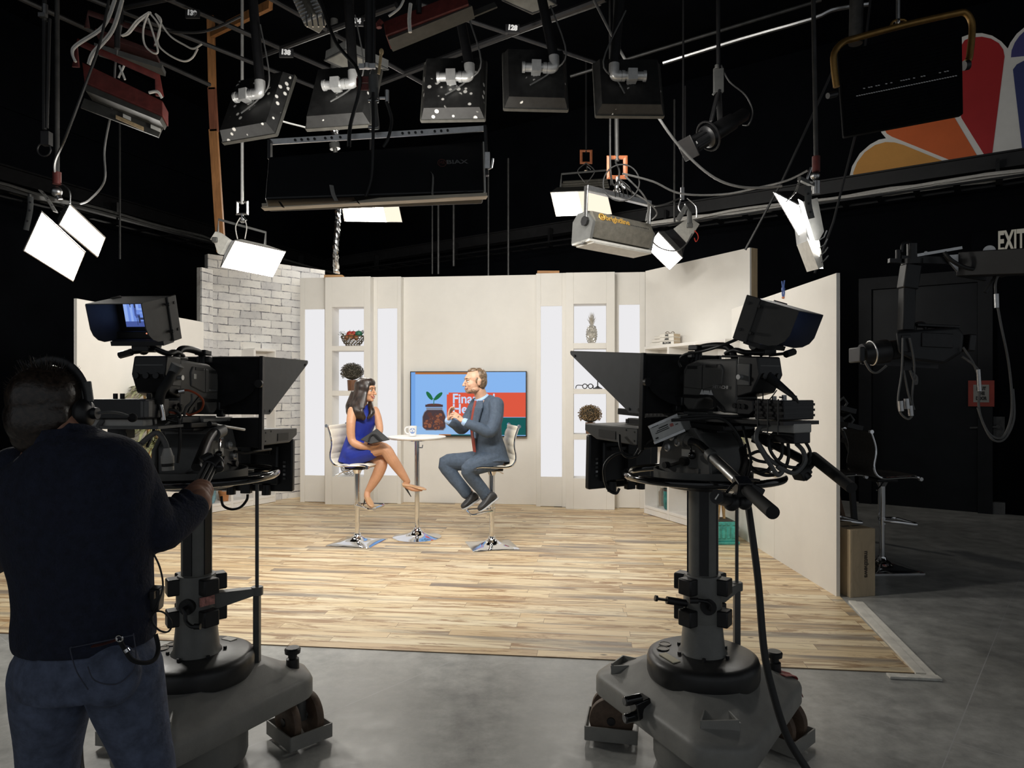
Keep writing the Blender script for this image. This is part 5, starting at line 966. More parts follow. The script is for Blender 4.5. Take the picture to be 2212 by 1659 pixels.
# ---------------------------------------------------------------- stools, table, guests
K['seat'] = mat('cream_leather', (.70, .65, .55), .42, var=.05, sc=10, bump=.04, bsc=90); K['seatd'] = mat('brown_mesh_seat', (.055, .048, .042), .6, var=.3, sc=60)
def stool(p, rz, label, seatm, frm, foot=.39, H0=.82, basew=.235):
    t = thing('bar_stool', p, label, 'bar stool', 'bar stools', (0, 0, rz)); z = .0
    q = MB(); w = basew; sq = lambda a, z: [(-a, -a, z), (a, -a, z), (a, a, z), (-a, a, z)]
    def rsq(a, z, k): return [Vector((math.cos(2 * PI * j / 32), math.sin(2 * PI * j / 32), 0)).lerp(Vector((max(-1, min(1, 1.42 * math.cos(2 * PI * j / 32))), max(-1, min(1, 1.42 * math.sin(2 * PI * j / 32))), 0)), k) * a + Vector((0, 0, z)) for j in range(32)]
    q.loft([rsq(w, 0.0, 1), rsq(w, .008, 1), rsq(w * .97, .012, 1), rsq(w * .6, .026, .7), rsq(w * .32, .05, .2), rsq(.042, .075, 0), rsq(.034, .10, 0)]); q.build('base', K['chrome'], t, smooth=50)
    q = MB(); q.cyl((0, 0, .08), (0, 0, .44), .024, n=24); q.cyl((0, 0, .42), (0, 0, H0 - .06), .031, n=24); q.lathe([(.031, H0 - .10), (.05, H0 - .06), (.001, H0 - .06)]); q.build('column', K['chrome'], t)
    q = MB(); q.cyl((0, 0, foot - .03), (0, 0, foot + .03), .036, n=20); q.tube([(.0, .03, foot), (.10, .10, foot), (.20, .15, foot - .01), (.235, .13, foot - .012), (.24, 0, foot - .012), (.235, -.13, foot - .012), (.20, -.15, foot - .01), (.10, -.10, foot), (0, -.03, foot)], .011, 8, sm=4, flat=1.3); q.build('footrest', K['chrome'], t)
    prof = [(.215, -.012), (.20, .0), (.14, .006), (.0, .0), (-.10, -.004), (-.16, .012), (-.195, .06), (-.20, .12), (-.185, .20), (-.19, .28), (-.215, .36), (-.23, .40)]
    c = cat([(a, 0, b) for a, b in prof], 7); n = len(c); q = MB(); rows = []
    for i, v in enumerate(c):
        d = (c[min(i + 1, n - 1)] - c[max(i - 1, 0)]).normalized(); nn = Vector((d.z, 0, -d.x)); nn = nn if (nn.z > 0 or nn.x > 0) else -nn
        rib = .010 + .008 * abs(math.sin(PI * i / 7.0)) ** .6; up = v + nn * rib + Vector((0, 0, H0)); lo = v - nn * .008 + Vector((0, 0, H0)); hw = .20
        rows.append([Vector((up.x, -hw, up.z)) - nn * .006, Vector((up.x, -hw * .97, up.z)), Vector((up.x, hw * .97, up.z)), Vector((up.x, hw, up.z)) - nn * .006, Vector((lo.x, hw, lo.z)), Vector((lo.x, -hw, lo.z))])
    q.loft(rows); q.build('seat_shell', seatm, t, smooth=60)
    for s in (-1, 1):
        q = MB(); q.tube([v + Vector((0, s * .207, H0)) for v in c[::2]], .010, 8); q.cyl(c[0] + Vector((0, s * .20, H0)), c[0] + Vector((0, s * .228, H0)), .017, n=14); q.cyl(c[-1] + Vector((0, s * .20, H0)), c[-1] + Vector((0, s * .228, H0)), .017, n=14); q.build('side_rail', frm, t)
    q = MB(); q.box(-.10, .10, -.09, .09, H0 - .055, H0 - .02); q.cyl((-.15, 0, H0 + .02), (-.15, 0, H0 + .02), .01); q.build('seat_plate', K['blackm'], t, bev=.01)
    q = MB(); q.tube([(-.02, -.06, H0 - .05), (-.1, -.14, H0 - .08), (-.16, -.18, H0 - .11)], .006, 8); q.build('height_lever', K['chrome'], t); return t
p1 = P(772, 1174, 2400 / 334.); p1.z = .006; stool(p1, R(-14), 'cream bar stool with the woman sitting on it', K['seat'], K['chrome'])
p2 = P(1055, 1181, 2400 / 341.); p2.z = .006; stool(p2 + Vector((.035, .0, 0)), R(180 + 14), 'cream bar stool with the man sitting on it', K['seat'], K['chrome'], foot=.36)
pt_ = P(901, 1162, 2400 / 322.); t = thing('bar_table', Vector((pt_.x, pt_.y, .006)), 'round white bar table on a chrome trumpet base between the guests', 'table'); TZ = 1.085
MB().lathe([(.001, TZ - .028), (.29, TZ - .028), (.306, TZ - .018), (.31, TZ - .006), (.305, TZ), (.001, TZ)], n=56).build('table_top', K['whiteb'], t, smooth=30)
MB().lathe([(.001, 0), (.258, 0), (.26, .008), (.22, .016), (.13, .03), (.07, .055), (.045, .085), (.036, .10), (.026, .11)], n=48).build('base', K['chrome'], t, smooth=60)
q = MB(); q.cyl((0, 0, .08), (0, 0, .5), .026, n=24); q.cyl((0, 0, .48), (0, 0, TZ - .03), .030, n=24); q.cyl((0, 0, TZ - .05), (0, 0, TZ - .027), .09, n=24); q.build('column', K['chrome'], t)
q = MB(); q.tube([(.03, -.02, TZ - .12), (.06, -.03, TZ - .12), (.065, -.03, TZ - .09)], .006, 6); q.build('lever', K['chrome'], t)
mg = P(891, 938, pt_.y - .02); mg.z = TZ + .0135; t = thing('mug', mg, 'white mug with a round blue emblem on the bar table', 'mug', None, (0, 0, R(8)))
MB().lathe([(.001, 0), (.036, 0), (.039, .006), (.047, .105), (.043, .105), (.036, .01), (.001, .008)], n=32).build('cup', mat('white_glaze', (.82, .81, .79), .18, var=.02, coat=.4), t, smooth=60)
MB().tube([(-.042, 0, .088), (-.068, 0, .09), (-.08, 0, .06), (-.066, 0, .028), (-.04, 0, .022)], .007, 8, sm=4).build('handle', bpy.data.materials['white_glaze'], t)
def decal(r0, r1, z0, m, n=20, off=0):
    q = MB(); vs = []; zz = lambda z: .0395 + .0078 * z / .1 + .0006 + off; fs = []
    for k in range(n): a = 2 * PI * k / n; u, w = r0 * math.cos(a), z0 + r0 * math.sin(a); an = -PI / 2 + u / .044; vs.append((zz(w) * math.cos(an), zz(w) * math.sin(an), w))
    an = -PI / 2; vs.append((zz(z0) * math.cos(an), zz(z0) * math.sin(an), z0)); q.add(vs, [(k, (k + 1) % n, n) for k in range(n)]); return q
decal(.031, 0, .054, None).build('emblem', mat('emblem_blue', (.20, .28, .50), .4, var=.03), t)
decal(.008, 0, .072, None, off=.0004).build('emblem_dot', K['whiteink'], t)
q = MB()
for k in range(5): an = -PI / 2 - .36 + .18 * k; q.boxc((.0449 * math.cos(an), .0449 * math.sin(an), .052), (.0012, .0055, .010), (0, 0, an))
q.build('emblem_letters', K['whiteink'], t)
# ---------------------------------------------------------------- people
SKIN = mat('tan_skin', (.56, .29, .165), .5, var=.08, sc=14, bump=.02, bsc=150); SKIN2 = mat('fair_skin', (.60, .35, .235), .5, var=.12, sc=16, bump=.03, bsc=150); SKIN3 = mat('operator_skin', (.40, .20, .13), .5, var=.1, sc=16)
def axes(f, up=(0, 0, 1)):
    f = Vector(f).normalized(); l = Vector(up).cross(f).normalized(); u = f.cross(l); return f, l, u, Matrix((l, f, u)).transposed()
def headform(q, c, f, up=(0, 0, 1), s=1.0, ears=True, jaw=1.0):
    f, l, u, Q = axes(f, up); b = lambda dl, df, du, r: q.ball(Vector(c) + (l * dl + f * df + u * du) * s, tuple(x * s for x in r), 18, 12, Q)
    b(0, -.012, .032, (.076, .097, .088)); b(0, .022, -.025, (.060 * jaw, .070, .088)); b(0, .035, -.072, (.044 * jaw, .050, .040)); b(0, .070, -.094, (.021, .018, .018))
    b(0, .072, .028, (.050, .022, .030)); b(0, .085, -.061, (.023, .012, .014))
    for g in (-1, 1):
        b(.032 * g, .062, -.030, (.024, .022, .022)); b(.046 * g * jaw, .012, -.070, (.014, .035, .022)); b(.028 * g, .079, .012, (.022, .010, .008))
        if ears: b(.077 * g, -.012, -.010, (.008, .020, .032)); b(.080 * g, -.022, .006, (.008, .014, .018))
    q.limb([Vector(c) + (f * .092 + u * .008) * s, Vector(c) + (f * .108 - u * .022) * s, Vector(c) + (f * .112 - u * .034) * s], [.007 * s, .010 * s, .012 * s], 8, 2)
    for g in (-1, 1): b(.012 * g, .102, -.037, (.008, .010, .007))
def facebits(t, c, f, up, s, lip, brow, smile=0):
    f, l, u, Q = axes(f, up); c = Vector(c); at = lambda dl, df, du: c + (l * dl + f * df + u * du) * s
    for g in (-1, 1):
        q = MB(); q.ball(at(.031 * g, .078, -.003), (.014 * s, .011 * s, .0085 * s), 14, 10, Q); part(q, 'eye', K['eyew'], t)
        q = MB(); q.ball(at(.031 * g, .0862, -.003), (.006 * s, .0035 * s, .0065 * s), 10, 8, Q); part(q, 'iris', K['ink'], t)
        q = MB(); q.tube([at(.015 * g, .089, .006), at(.03 * g, .092, .009), at(.046 * g, .08, .004)], .0022 * s, 6, sm=3); part(q, 'eyelid', brow, t)
        q = MB(); q.tube([at(.013 * g, .094, .021), at(.03 * g, .094, .027), at(.05 * g, .080, .021)], .0030 * s, 6, sm=3); part(q, 'eyebrow', brow, t)
    k = .008 * smile; q = MB(); q.tube([at(-.029, .078, -.060 + k), at(-.012, .096, -.063), at(0, .0985, -.0635), at(.012, .096, -.063), at(.029, .078, -.060 + k)], .0032 * s, 6, sm=3); q.tube([at(-.027, .077, -.062 + k), at(-.01, .0935, -.074), at(0, .096, -.076), at(.01, .0935, -.074), at(.027, .077, -.062 + k)], .0038 * s, 6, sm=3); part(q, 'lips', lip, t)
    if smile: q = MB(); q.tube([at(-.024, .082, -.062 + k), at(0, .0965, -.0695), at(.024, .082, -.062 + k)], .0042 * s, 6, sm=3); part(q, 'teeth', K['eyew'], t)
K['eyew'] = mat('eye_white', (.75, .73, .70), .3, var=.03)
def hand(q, w, d, back, s=1.0, curl=.5, side=1, splay=.09, th=.6, curls=None):
    # w wrist, d finger direction, back = normal of the back of the hand, side=+1 thumb on local +x
    d = Vector(d).normalized(); b = Vector(back); b = (b - d * b.dot(d)).normalized(); x = d.cross(b).normalized() * side; T = lambda a, y, z: Vector(w) + (x * a + d * y + b * z) * s
    Q = Matrix((x, d, b)).transposed()
    q.ball(T(.0, .050, 0), (.040 * s, .050 * s, .016 * s), 14, 10, Q); q.ball(T(.012, .030, -.004), (.026 * s, .034 * s, .017 * s), 12, 8, Q); q.limb([T(0, -.02, 0), T(0, .03, 0)], [.026 * s, .026 * s], 10, 2)
    for k, (fx, L) in enumerate(((.031, .072), (.011, .082), (-.010, .076), (-.030, .060))):
        a = (.5 - k / 3 + .0) * splay * 2; cv = curls[k] if curls else curl * (1 + .12 * k); p = T(fx, .086 - .004 * abs(k - 1), .0); pts = [p - d * .02 * s, p]; ang = 0
        for j, fr in enumerate((.45, .31, .24)):
            ang += cv * (.55, .8, .6)[j]; dirv = (d * math.cos(ang) - b * math.sin(ang) + x * a).normalized(); pts.append(pts[-1] + dirv * L * fr * s)
        q.limb(pts, [.0105 * s, .0105 * s, .0098 * s, .0090 * s, .0072 * s], 8, 2)
    p0 = T(.030, .022, -.006); p1 = T(.052, .050, -.014 - .02 * th); p2 = T(.054, .078, -.022 - .04 * th); p3 = T(.046, .100, -.028 - .06 * th); q.limb([p0, p1, p2, p3], [.016 * s, .0125 * s, .011 * s, .0085 * s], 8, 2)
def hairmat(name, c, sc):
    m = mat(name, c, .35, spec=.6); q = N(m); tc = q.n('TexCoord').outputs['Object']; mp = q.n('Mapping', Scale=sc); q.l(tc, mp.inputs[0]); a = q.n('TexNoise', Scale=1.0, Detail=4.0); q.l(mp.outputs[0], a.inputs[0])
    q.l(q.ramp(a.outputs[0], [(.35, [x * .5 for x in c]), (.65, [x * 1.9 for x in c])]), q.b.inputs['Base Color']); q.bump(a.outputs[0], .35, .004); return m
# ---- woman
def woman():
    Y0 = p1.y; V = lambda a, b, dy=0: P(a, b, Y0 + dy); t = thing('person', Vector((p1.x, Y0, .85)), 'woman in a sleeveless royal blue dress sitting with crossed legs, smiling', 'person')
    hc = V(790, 843, -.03); hf = Vector((.93, -.36, -.02)); lat = Vector((.72, .69, 0)); lat2 = Vector((.35, .94, 0))
    q = MB(); headform(q, hc, hf, s=1.05)
    q.limb([V(784, 862, -.02), V(781, 876, -.01)], [.048, .054], 14, 3)
    q.sect([(V(778, 877, 0), .10, .05, lat), (V(780, 886, 0), .155, .075, lat), (V(783, 905, -.01), .140, .090, lat), (V(775, 945, 0), .115, .085, lat), (V(766, 975, 0), .14, .11, lat2), (V(763, 997, 0), .16, .13, lat2)], 20)
    sr, sl = V(762, 888, -.14), V(809, 888, .05)
    q.limb([sr, V(758, 915, -.20), V(760, 950, -.21), V(775, 962, -.23), V(797, 966, -.22)], [.052, .046, .040, .038, .027], 14)
    hand(q, V(797, 966, -.22), (.95, .15, .02), (-.1, -.5, -.85), .88, .35, 1)
    q.limb([sl, V(816, 905, .02), V(820, 928, -.04), V(815, 940, -.12), V(810, 944, -.16)], [.050, .043, .038, .034, .026], 14)
    hand(q, V(812, 945, -.17), (-.5, -.3, -.15), (.3, -.3, .9), .85, .4, -1)
    q.limb([V(764, 985, -.09), V(798, 972, -.14), V(830, 970, -.16), V(845, 990, -.15), V(862, 1014, -.12), V(880, 1040, -.10)], [.098, .086, .063, .060, .050, .031], 16)
    q.limb([V(768, 990, .07), V(800, 992, .0), V(824, 997, -.06), V(819, 1018, -.08), V(806, 1043, -.09), V(794, 1062, -.10)], [.095, .082, .060, .060, .048, .031], 16)
    q.limb([V(880, 1040, -.10), V(877, 1047, -.10), V(892, 1056, -.12), V(910, 1058, -.13)], [.031, .032, .026, .016], 10)
    q.limb([V(794, 1062, -.10), V(793, 1072, -.12), V(797, 1086, -.15), V(801, 1093, -.17)], [.031, .032, .027, .018], 10)
    part(q, 'body', SKIN, t, remesh=.0042, rsm=3)
    facebits(t, hc, hf, (0, 0, 1), 1.05, mat('rose_lips', (.34, .07, .06), .4, var=.05), K['hairf'], 1)
    # dress
    q = MB(); q.sect([(V(777, 878, 0), .085, .062, lat), (V(780, 886, 0), .128, .088, lat), (V(784, 905, -.01), .148, .112, lat), (V(779, 925, -.01), .135, .105, lat), (V(773, 948, 0), .128, .10, lat), (V(766, 975, 0), .155, .125, lat2), (V(763, 998, 0), .178, .145, lat2)], 22)
    q.limb([V(764, 984, -.09), V(780, 978, -.115), V(798, 973, -.135)], [.112, .108, .099], 18); q.limb([V(768, 990, .07), V(785, 990, .05), V(798, 991, .02)], [.108, .104, .094], 18); q.ball(V(780, 984, -.02), (.10, .13, .09)); q.limb([V(760, 992, -.1), V(756, 993, .02), V(764, 996, .08)], [.09, .1, .09])
    d = part(q, 'dress', K['blue'], t, remesh=.0055, rsm=6)
    # hair
    q = MB(); f, l, u, Q = axes(hf); b = lambda dl, df, du, r: q.ball(hc + (l * dl + f * df + u * du) * 1.06, tuple(x * 1.06 for x in r), 18, 12, Q)
    b(0, -.020, .040, (.087, .098, .086)); b(0, .030, .070, (.070, .066, .052)); b(0, -.045, -.02, (.085, .072, .10)); b(.064, .010, .005, (.028, .05, .095))
    q.sect([(hc + u * .092 - l * .03 - f * .005, .070, .040, f), (hc + u * .045 - l * .060 - f * .002, .086, .034, f), (hc - u * .02 - l * .072 - f * .012, .082, .030, f), (V(776, 866, -.125), .082, .032, f), (V(771, 880, -.155), .092, .034, f), (V(771, 890, -.17), .092, .034, f), (V(778, 898, -.175), .070, .032, f), (V(788, 906, -.165), .030, .02, f)], 24, 4)
    q.sect([(V(776, 850, .01), .085, .09, (1, 0, 0)), (V(768, 870, .0), .085, .10, (1, 0, 0)), (V(760, 886, -.04), .075, .09, (1, 0, 0)), (V(752, 893, -.08), .03, .04, (1, 0, 0))], 20)
    q.limb([V(799, 868, .04), V(801, 880, -.06), V(803, 892, -.11), V(795, 903, -.14)], [.022, .030, .032, .014], 12)
    part(q, 'hair', K['hairf'], t, remesh=.005, rsm=6)
    # pumps
    def pump(a, b, up, tip):
        a, b, up = Vector(a), Vector(b), Vector(up).normalized(); d = (b - a).normalized(); x = d.cross(up).normalized(); L = (b - a).length; q = MB(); rings = []
        for u_, hw, hb, ht, arch in ((-.04, .020, .0, .050, 0), (.0, .029, .0, .056, 0), (.14, .031, .0, .040, .012), (.35, .029, .0, .020, .022), (.55, .036, .0, .016, .016), (.75, .038, .0, .030, 0), (.9, .026, .0, .026, -.0), (1.0, .008, .0, .012, 0)):
            c = a + d * (L * u_) + up * arch; rings.append([c + x * (hw * math.cos(2 * PI * k / 14)) + up * (ht / 2 + ht / 2 * math.sin(2 * PI * k / 14)) for k in range(14)])
        q.loft(rings); o = part(q, 'pump', K['nude'], t, smooth=60, sub=1); q = MB(); q.cyl(a + up * .005 + d * .01, Vector(tip), .012, .004, 10); part(q, 'stiletto_heel', K['ink'], o)
    pump(V(874, 1053, -.10), V(922, 1059, -.14), (-.35, -.1, .93), V(888, 1073, -.10)); pump(V(789, 1073, -.09), V(804, 1097, -.22), (.55, -.62, .45), V(785, 1092, -.02))
    return t
K['blue'] = mat('royal_blue_jersey', (.012, .030, .30), .6, var=.12, sc=9, bump=.25, bsc=14, stretch=(1, 1, .5)); K['nude'] = mat('nude_patent', (.52, .31, .17), .25, var=.04, coat=.3)
K['hairf'] = hairmat('dark_brown_hair', (.020, .012, .009), (45, 45, 3))
woman()
# tablet in her lap
yt = p1.y - .30; c = P(811, 944, yt); n = Vector((-.10, -.80, .60)).normalized(); t = thing('tablet', c, 'black tablet in a folio case held on the woman\'s lap', 'tablet'); C = [PL(*p, c, n) for p in ((778, 949), (814, 925), (842, 949), (800, 958))]
q = MB(); slab(q, C, .014, n); part(q, 'case', mat('black_leatherette', (.022, .022, .023), .5, var=.2, sc=20), t, bev=.006, smooth=0)
q = MB(); q.tube([PL(*p, c + n * .008, n) for p in ((796, 953), (800, 942), (810, 939), (822, 950), (826, 952))], .009, 8, sm=4, flat=.5); q.tube([PL(*p, c + n * .010, n) for p in ((807, 940), (816, 949), (820, 952))], .004, 6, sm=3); part(q, 'hand_strap', K['cloth'], t)
# ---- man
def man():
    Y0 = p2.y; V = lambda a, b, dy=0: P(a, b, Y0 + dy); t = thing('person', Vector((p2.x, Y0, .85)), 'man in a blue-grey suit and red tie gesturing with both hands', 'person')
    hc = V(1026, 824, -.04); hf = Vector((-.90, -.38, .0)); lat = Vector((-.45, .89, 0))
    q = MB(); headform(q, hc, hf, (-.05, 0, 1), 1.10, jaw=1.08)
    q.limb([V(1034, 842, -.02), V(1040, 856, 0), V(1043, 868, .0)], [.062, .064, .07], 14, 3)
    q.sect([(V(1046, 864, 0), .12, .06, lat), (V(1049, 875, 0), .17, .09, lat), (V(1048, 905, 0), .16, .11, lat), (V(1052, 950, 0), .15, .11, lat), (V(1060, 985, 0), .16, .12, lat), (V(1062, 1005, 0), .16, .13, lat)], 20)
    wl, wr = V(1003, 912, -.30), V(969, 909, -.10)
    q.limb([V(1070, 872, -.14), V(1066, 905, -.20), V(1056, 932, -.24), V(1030, 922, -.28), wl], [.055, .048, .044, .04, .03], 12)
    q.limb([V(1030, 872, .14), V(1010, 905, .10), V(995, 926, .02), V(980, 917, -.06), wr], [.055, .048, .044, .04, .03], 12)
    hand(q, wl, (-.75, .1, .62), (.55, -.45, .62), 1.02, .42, 1, .13, .3, (.25, .45, .6, .75)); hand(q, wr, (.12, -.1, .95), (-.90, .2, .12), 1.0, .5, 1, .12, .5, (.35, .5, .6, .7))
    q.limb([V(1064, 995, -.1), V(1035, 1005, -.15), V(1012, 1014, -.18), V(1030, 1042, -.13), V(1052, 1068, -.1)], [.085, .078, .06, .055, .04], 12); q.limb([V(1062, 995, .1), V(1005, 998, .10), V(962, 1000, .10), V(984, 1034, .08), V(1014, 1064, .05)], [.085, .078, .06, .055, .04], 12)
    part(q, 'body', SKIN2, t, remesh=.0042, rsm=3)
    facebits(t, hc, hf, (-.05, 0, 1), 1.10, mat('pale_lips', (.40, .19, .14), .5, var=.05), K['hairm'])
    # hair: short sides and back, receding at the temples
    q = MB(); f, l, u, Q = axes(hf, (-.05, 0, 1)); b = lambda dl, df, du, r: q.ball(hc + (l * dl + f * df + u * du) * 1.08, tuple(x * 1.08 for x in r), 18, 12, Q)
    b(0, -.040, .045, (.081, .078, .084)); b(0, -.062, .0, (.076, .055, .075)); b(0, .010, .098, (.052, .060, .030)); b(0, -.055, -.045, (.062, .042, .045)); b(.066, -.045, .0, (.016, .035, .06)); b(-.066, -.045, .0, (.016, .035, .06)); b(.067, .004, .012, (.012, .016, .034)); b(-.067, .004, .012, (.012, .016, .034))
    part(q, 'hair', K['hairm'], t, remesh=.0045, rsm=2)
    q = MB(); b(0, .055, -.088, (.042, .040, .026)); b(0, .084, -.052, (.026, .012, .007)); b(.045, .022, -.078, (.018, .034, .026)); b(-.045, .022, -.078, (.018, .034, .026)); part(q, 'beard', K['stub'], t, remesh=.0045, rsm=3)
    # trousers
    q = MB(); q.limb([V(1066, 992, -.10), V(1035, 1003, -.15), V(1012, 1014, -.18), V(1022, 1034, -.15), V(1040, 1056, -.12), V(1051, 1072, -.10)], [.112, .098, .078, .070, .064, .064], 16); q.limb([V(1064, 992, .08), V(1005, 997, .10), V(962, 1000, .10), V(978, 1028, .085), V(996, 1050, .06), V(1008, 1065, .05)], [.112, .096, .078, .070, .064, .064], 16); q.ball(V(1062, 992, 0), (.15, .17, .10)); part(q, 'trousers', K['suit'], t, remesh=.0055, rsm=5)
    # jacket
    q = MB(); q.sect([(V(1047, 862, 0), .10, .06, lat), (V(1051, 868, 0), .175, .088, lat), (V(1053, 882, 0), .195, .115, lat), (V(1052, 908, 0), .188, .135, lat), (V(1054, 945, 0), .172, .135, lat), (V(1059, 970, 0), .190, .150, lat), (V(1060, 990, 0), .212, .175, lat), (V(1061, 1003, -.01), .222, .185, lat)], 24)
    q.limb([V(1072, 874, -.15), V(1071, 905, -.21), V(1058, 932, -.26), V(1034, 924, -.29), V(1010, 915, -.30)], [.078, .070, .065, .055, .046], 16); q.limb([V(1030, 874, .15), V(1012, 905, .11), V(998, 926, .03), V(985, 918, -.05), V(974, 912, -.09)], [.076, .068, .060, .052, .045], 16)
    part(q, 'jacket', K['suit'], t, remesh=.0055, rsm=5)
    # open front: shirt, tie, lapels
    fr = lambda a, b, o: V(a, b) + Vector((-.885, -.465, 0)) * o
    fx, lx_ = Vector((-.885, -.465, 0)), Vector((.465, -.885, 0)); base = lambda py: V({865: 1047, 880: 1051, 910: 1051, 945: 1053, 975: 1057}[py], py)
    def strip(name, m, rows, th=.012):
        q = MB(); ra = []
        for py, o, x0, x1 in rows: c = base(py) + fx * o; ra.append([c + lx_ * x0, c + lx_ * x1, c + lx_ * x1 - fx * th, c + lx_ * x0 - fx * th])
        q.loft(ra); return part(q, name, m, t, smooth=0, bev=.003)
    strip('shirt', K['shirt'], ((865, .085, -.05, .06), (880, .138, -.05, .055), (910, .162, -.045, .05), (945, .160, -.035, .04)), .05)
    strip('tie', K['tie'], ((865, .108, -.018, .018), (880, .148, -.020, .024), (910, .172, -.024, .030), (945, .170, -.028, .034), (975, .172, -.022, .03)), .012)
    for g in (-1, 1):
        q = MB(); ra = []
        for py, o, x0, x1 in ((865, .100, .040, .085), (880, .150, .040, .135), (910, .176, .034, .10), (945, .172, .030, .045)): c = base(py) + fx * (o); ra.append([c + lx_ * (g * x0), c + lx_ * (g * x1) - fx * .03, c + lx_ * (g * x1) - fx * .045, c + lx_ * (g * x0) - fx * .012])
        q.loft(ra); part(q, 'lapel', K['suit'], t, smooth=0, bev=.002)
    q = MB(); cq = frame((-.42, -.22, .88)); cc = V(1042, 859, 0) + fx * .012; q.loft([[cc + cq @ Vector((r * math.cos(2 * PI * k / 28), r * math.sin(2 * PI * k / 28), z)) for k in range(28)] for r, z in ((.076, -.022), (.080, -.005), (.071, .014), (.067, .014), (.067, -.02))]); part(q, 'collar', K['shirt'], t)
    q = MB(); q.boxc(base(880) + fx * .15 - lx_ * .05 + Vector((0, 0, -.05)), (.015, .015, .03)); part(q, 'lapel_microphone', K['ink'], t)
    q = MB(); q.limb([V(1014, 916.5, -.298), wl + Vector((.006, 0, .0))], [.044, .040], 14, 2); q.limb([V(976, 913, -.085), wr], [.042, .040], 14, 2); part(q, 'cuff', K['shirt'], t)
    q = MB(); q.torus(wl + Vector((-.06, -.01, .05)), .011, .003, 14, 6, frame((-.75, .1, .62))); part(q, 'ring', K['chrome'], t)
    def shoe(a, b, up):
        a, b, up = Vector(a), Vector(b), Vector(up).normalized(); d = (b - a).normalized(); x = d.cross(up).normalized(); up = x.cross(d); L = (b - a).length; q = MB(); s = MB(); r1 = []; r2 = []
        for u_, hw, ht in ((-.02, .022, .05), (.06, .034, .085), (.22, .038, .095), (.42, .040, .075), (.62, .047, .058), (.82, .046, .048), (.95, .032, .038), (1.0, .014, .022)):
            c = a + d * (L * u_); r1.append([c + x * (hw * math.cos(2 * PI * k / 16)) + up * (ht * (.5 + .5 * math.sin(2 * PI * k / 16))) for k in range(16)]); r2.append([c + x * (-hw * 1.06), c + x * (hw * 1.06)] + [c + x * (hw * 1.06) - up * .014, c + x * (-hw * 1.06) - up * .014])
        q.loft(r1); o = part(q, 'shoe', K['shoe'], t, smooth=60, sub=1); s.loft(r2); part(s, 'sole', K['sole'], o, bev=.003); q = MB()
        for k in range(4): c = a + d * (L * (.32 + .09 * k)) + up * (.088 - .012 * k); q.tube([c - x * .022, c + up * .006, c + x * .022], .003, 6)
        part(q, 'laces', K['ink'], o)
    shoe(V(1074, 1074, -.10), V(1034, 1104, -.20), (-.35, -.15, .9)); shoe(V(1034, 1076, .05), V(998, 1099, -.05), (-.35, -.15, .9))
    q = MB(); q.limb([V(1052, 1066, -.1), V(1062, 1077, -.115)], [.046, .042], 12, 2); q.limb([V(1010, 1062, .05), V(1024, 1078, .04)], [.046, .042], 12, 2); part(q, 'socks', K['ink'], t)
K['suit'] = mat('blue_grey_wool', (.060, .085, .125), .75, var=.18, sc=30, bump=.15, bsc=11); K['shirt'] = mat('pale_blue_shirt', (.36, .52, .80), .6, var=.04); K['tie'] = mat('brick_red_silk', (.28, .045, .028), .45, var=.12, sc=40)
K['shoe'] = mat('charcoal_shoe', (.030, .030, .032), .5, var=.2, sc=30); K['sole'] = mat('pale_sole', (.5, .5, .5), .6, var=.1); K['hairm'] = hairmat('grey_brown_hair', (.13, .085, .05), (60, 60, 60)); K['stub'] = hairmat('greying_beard', (.24, .15, .10), (90, 90, 90))
man()
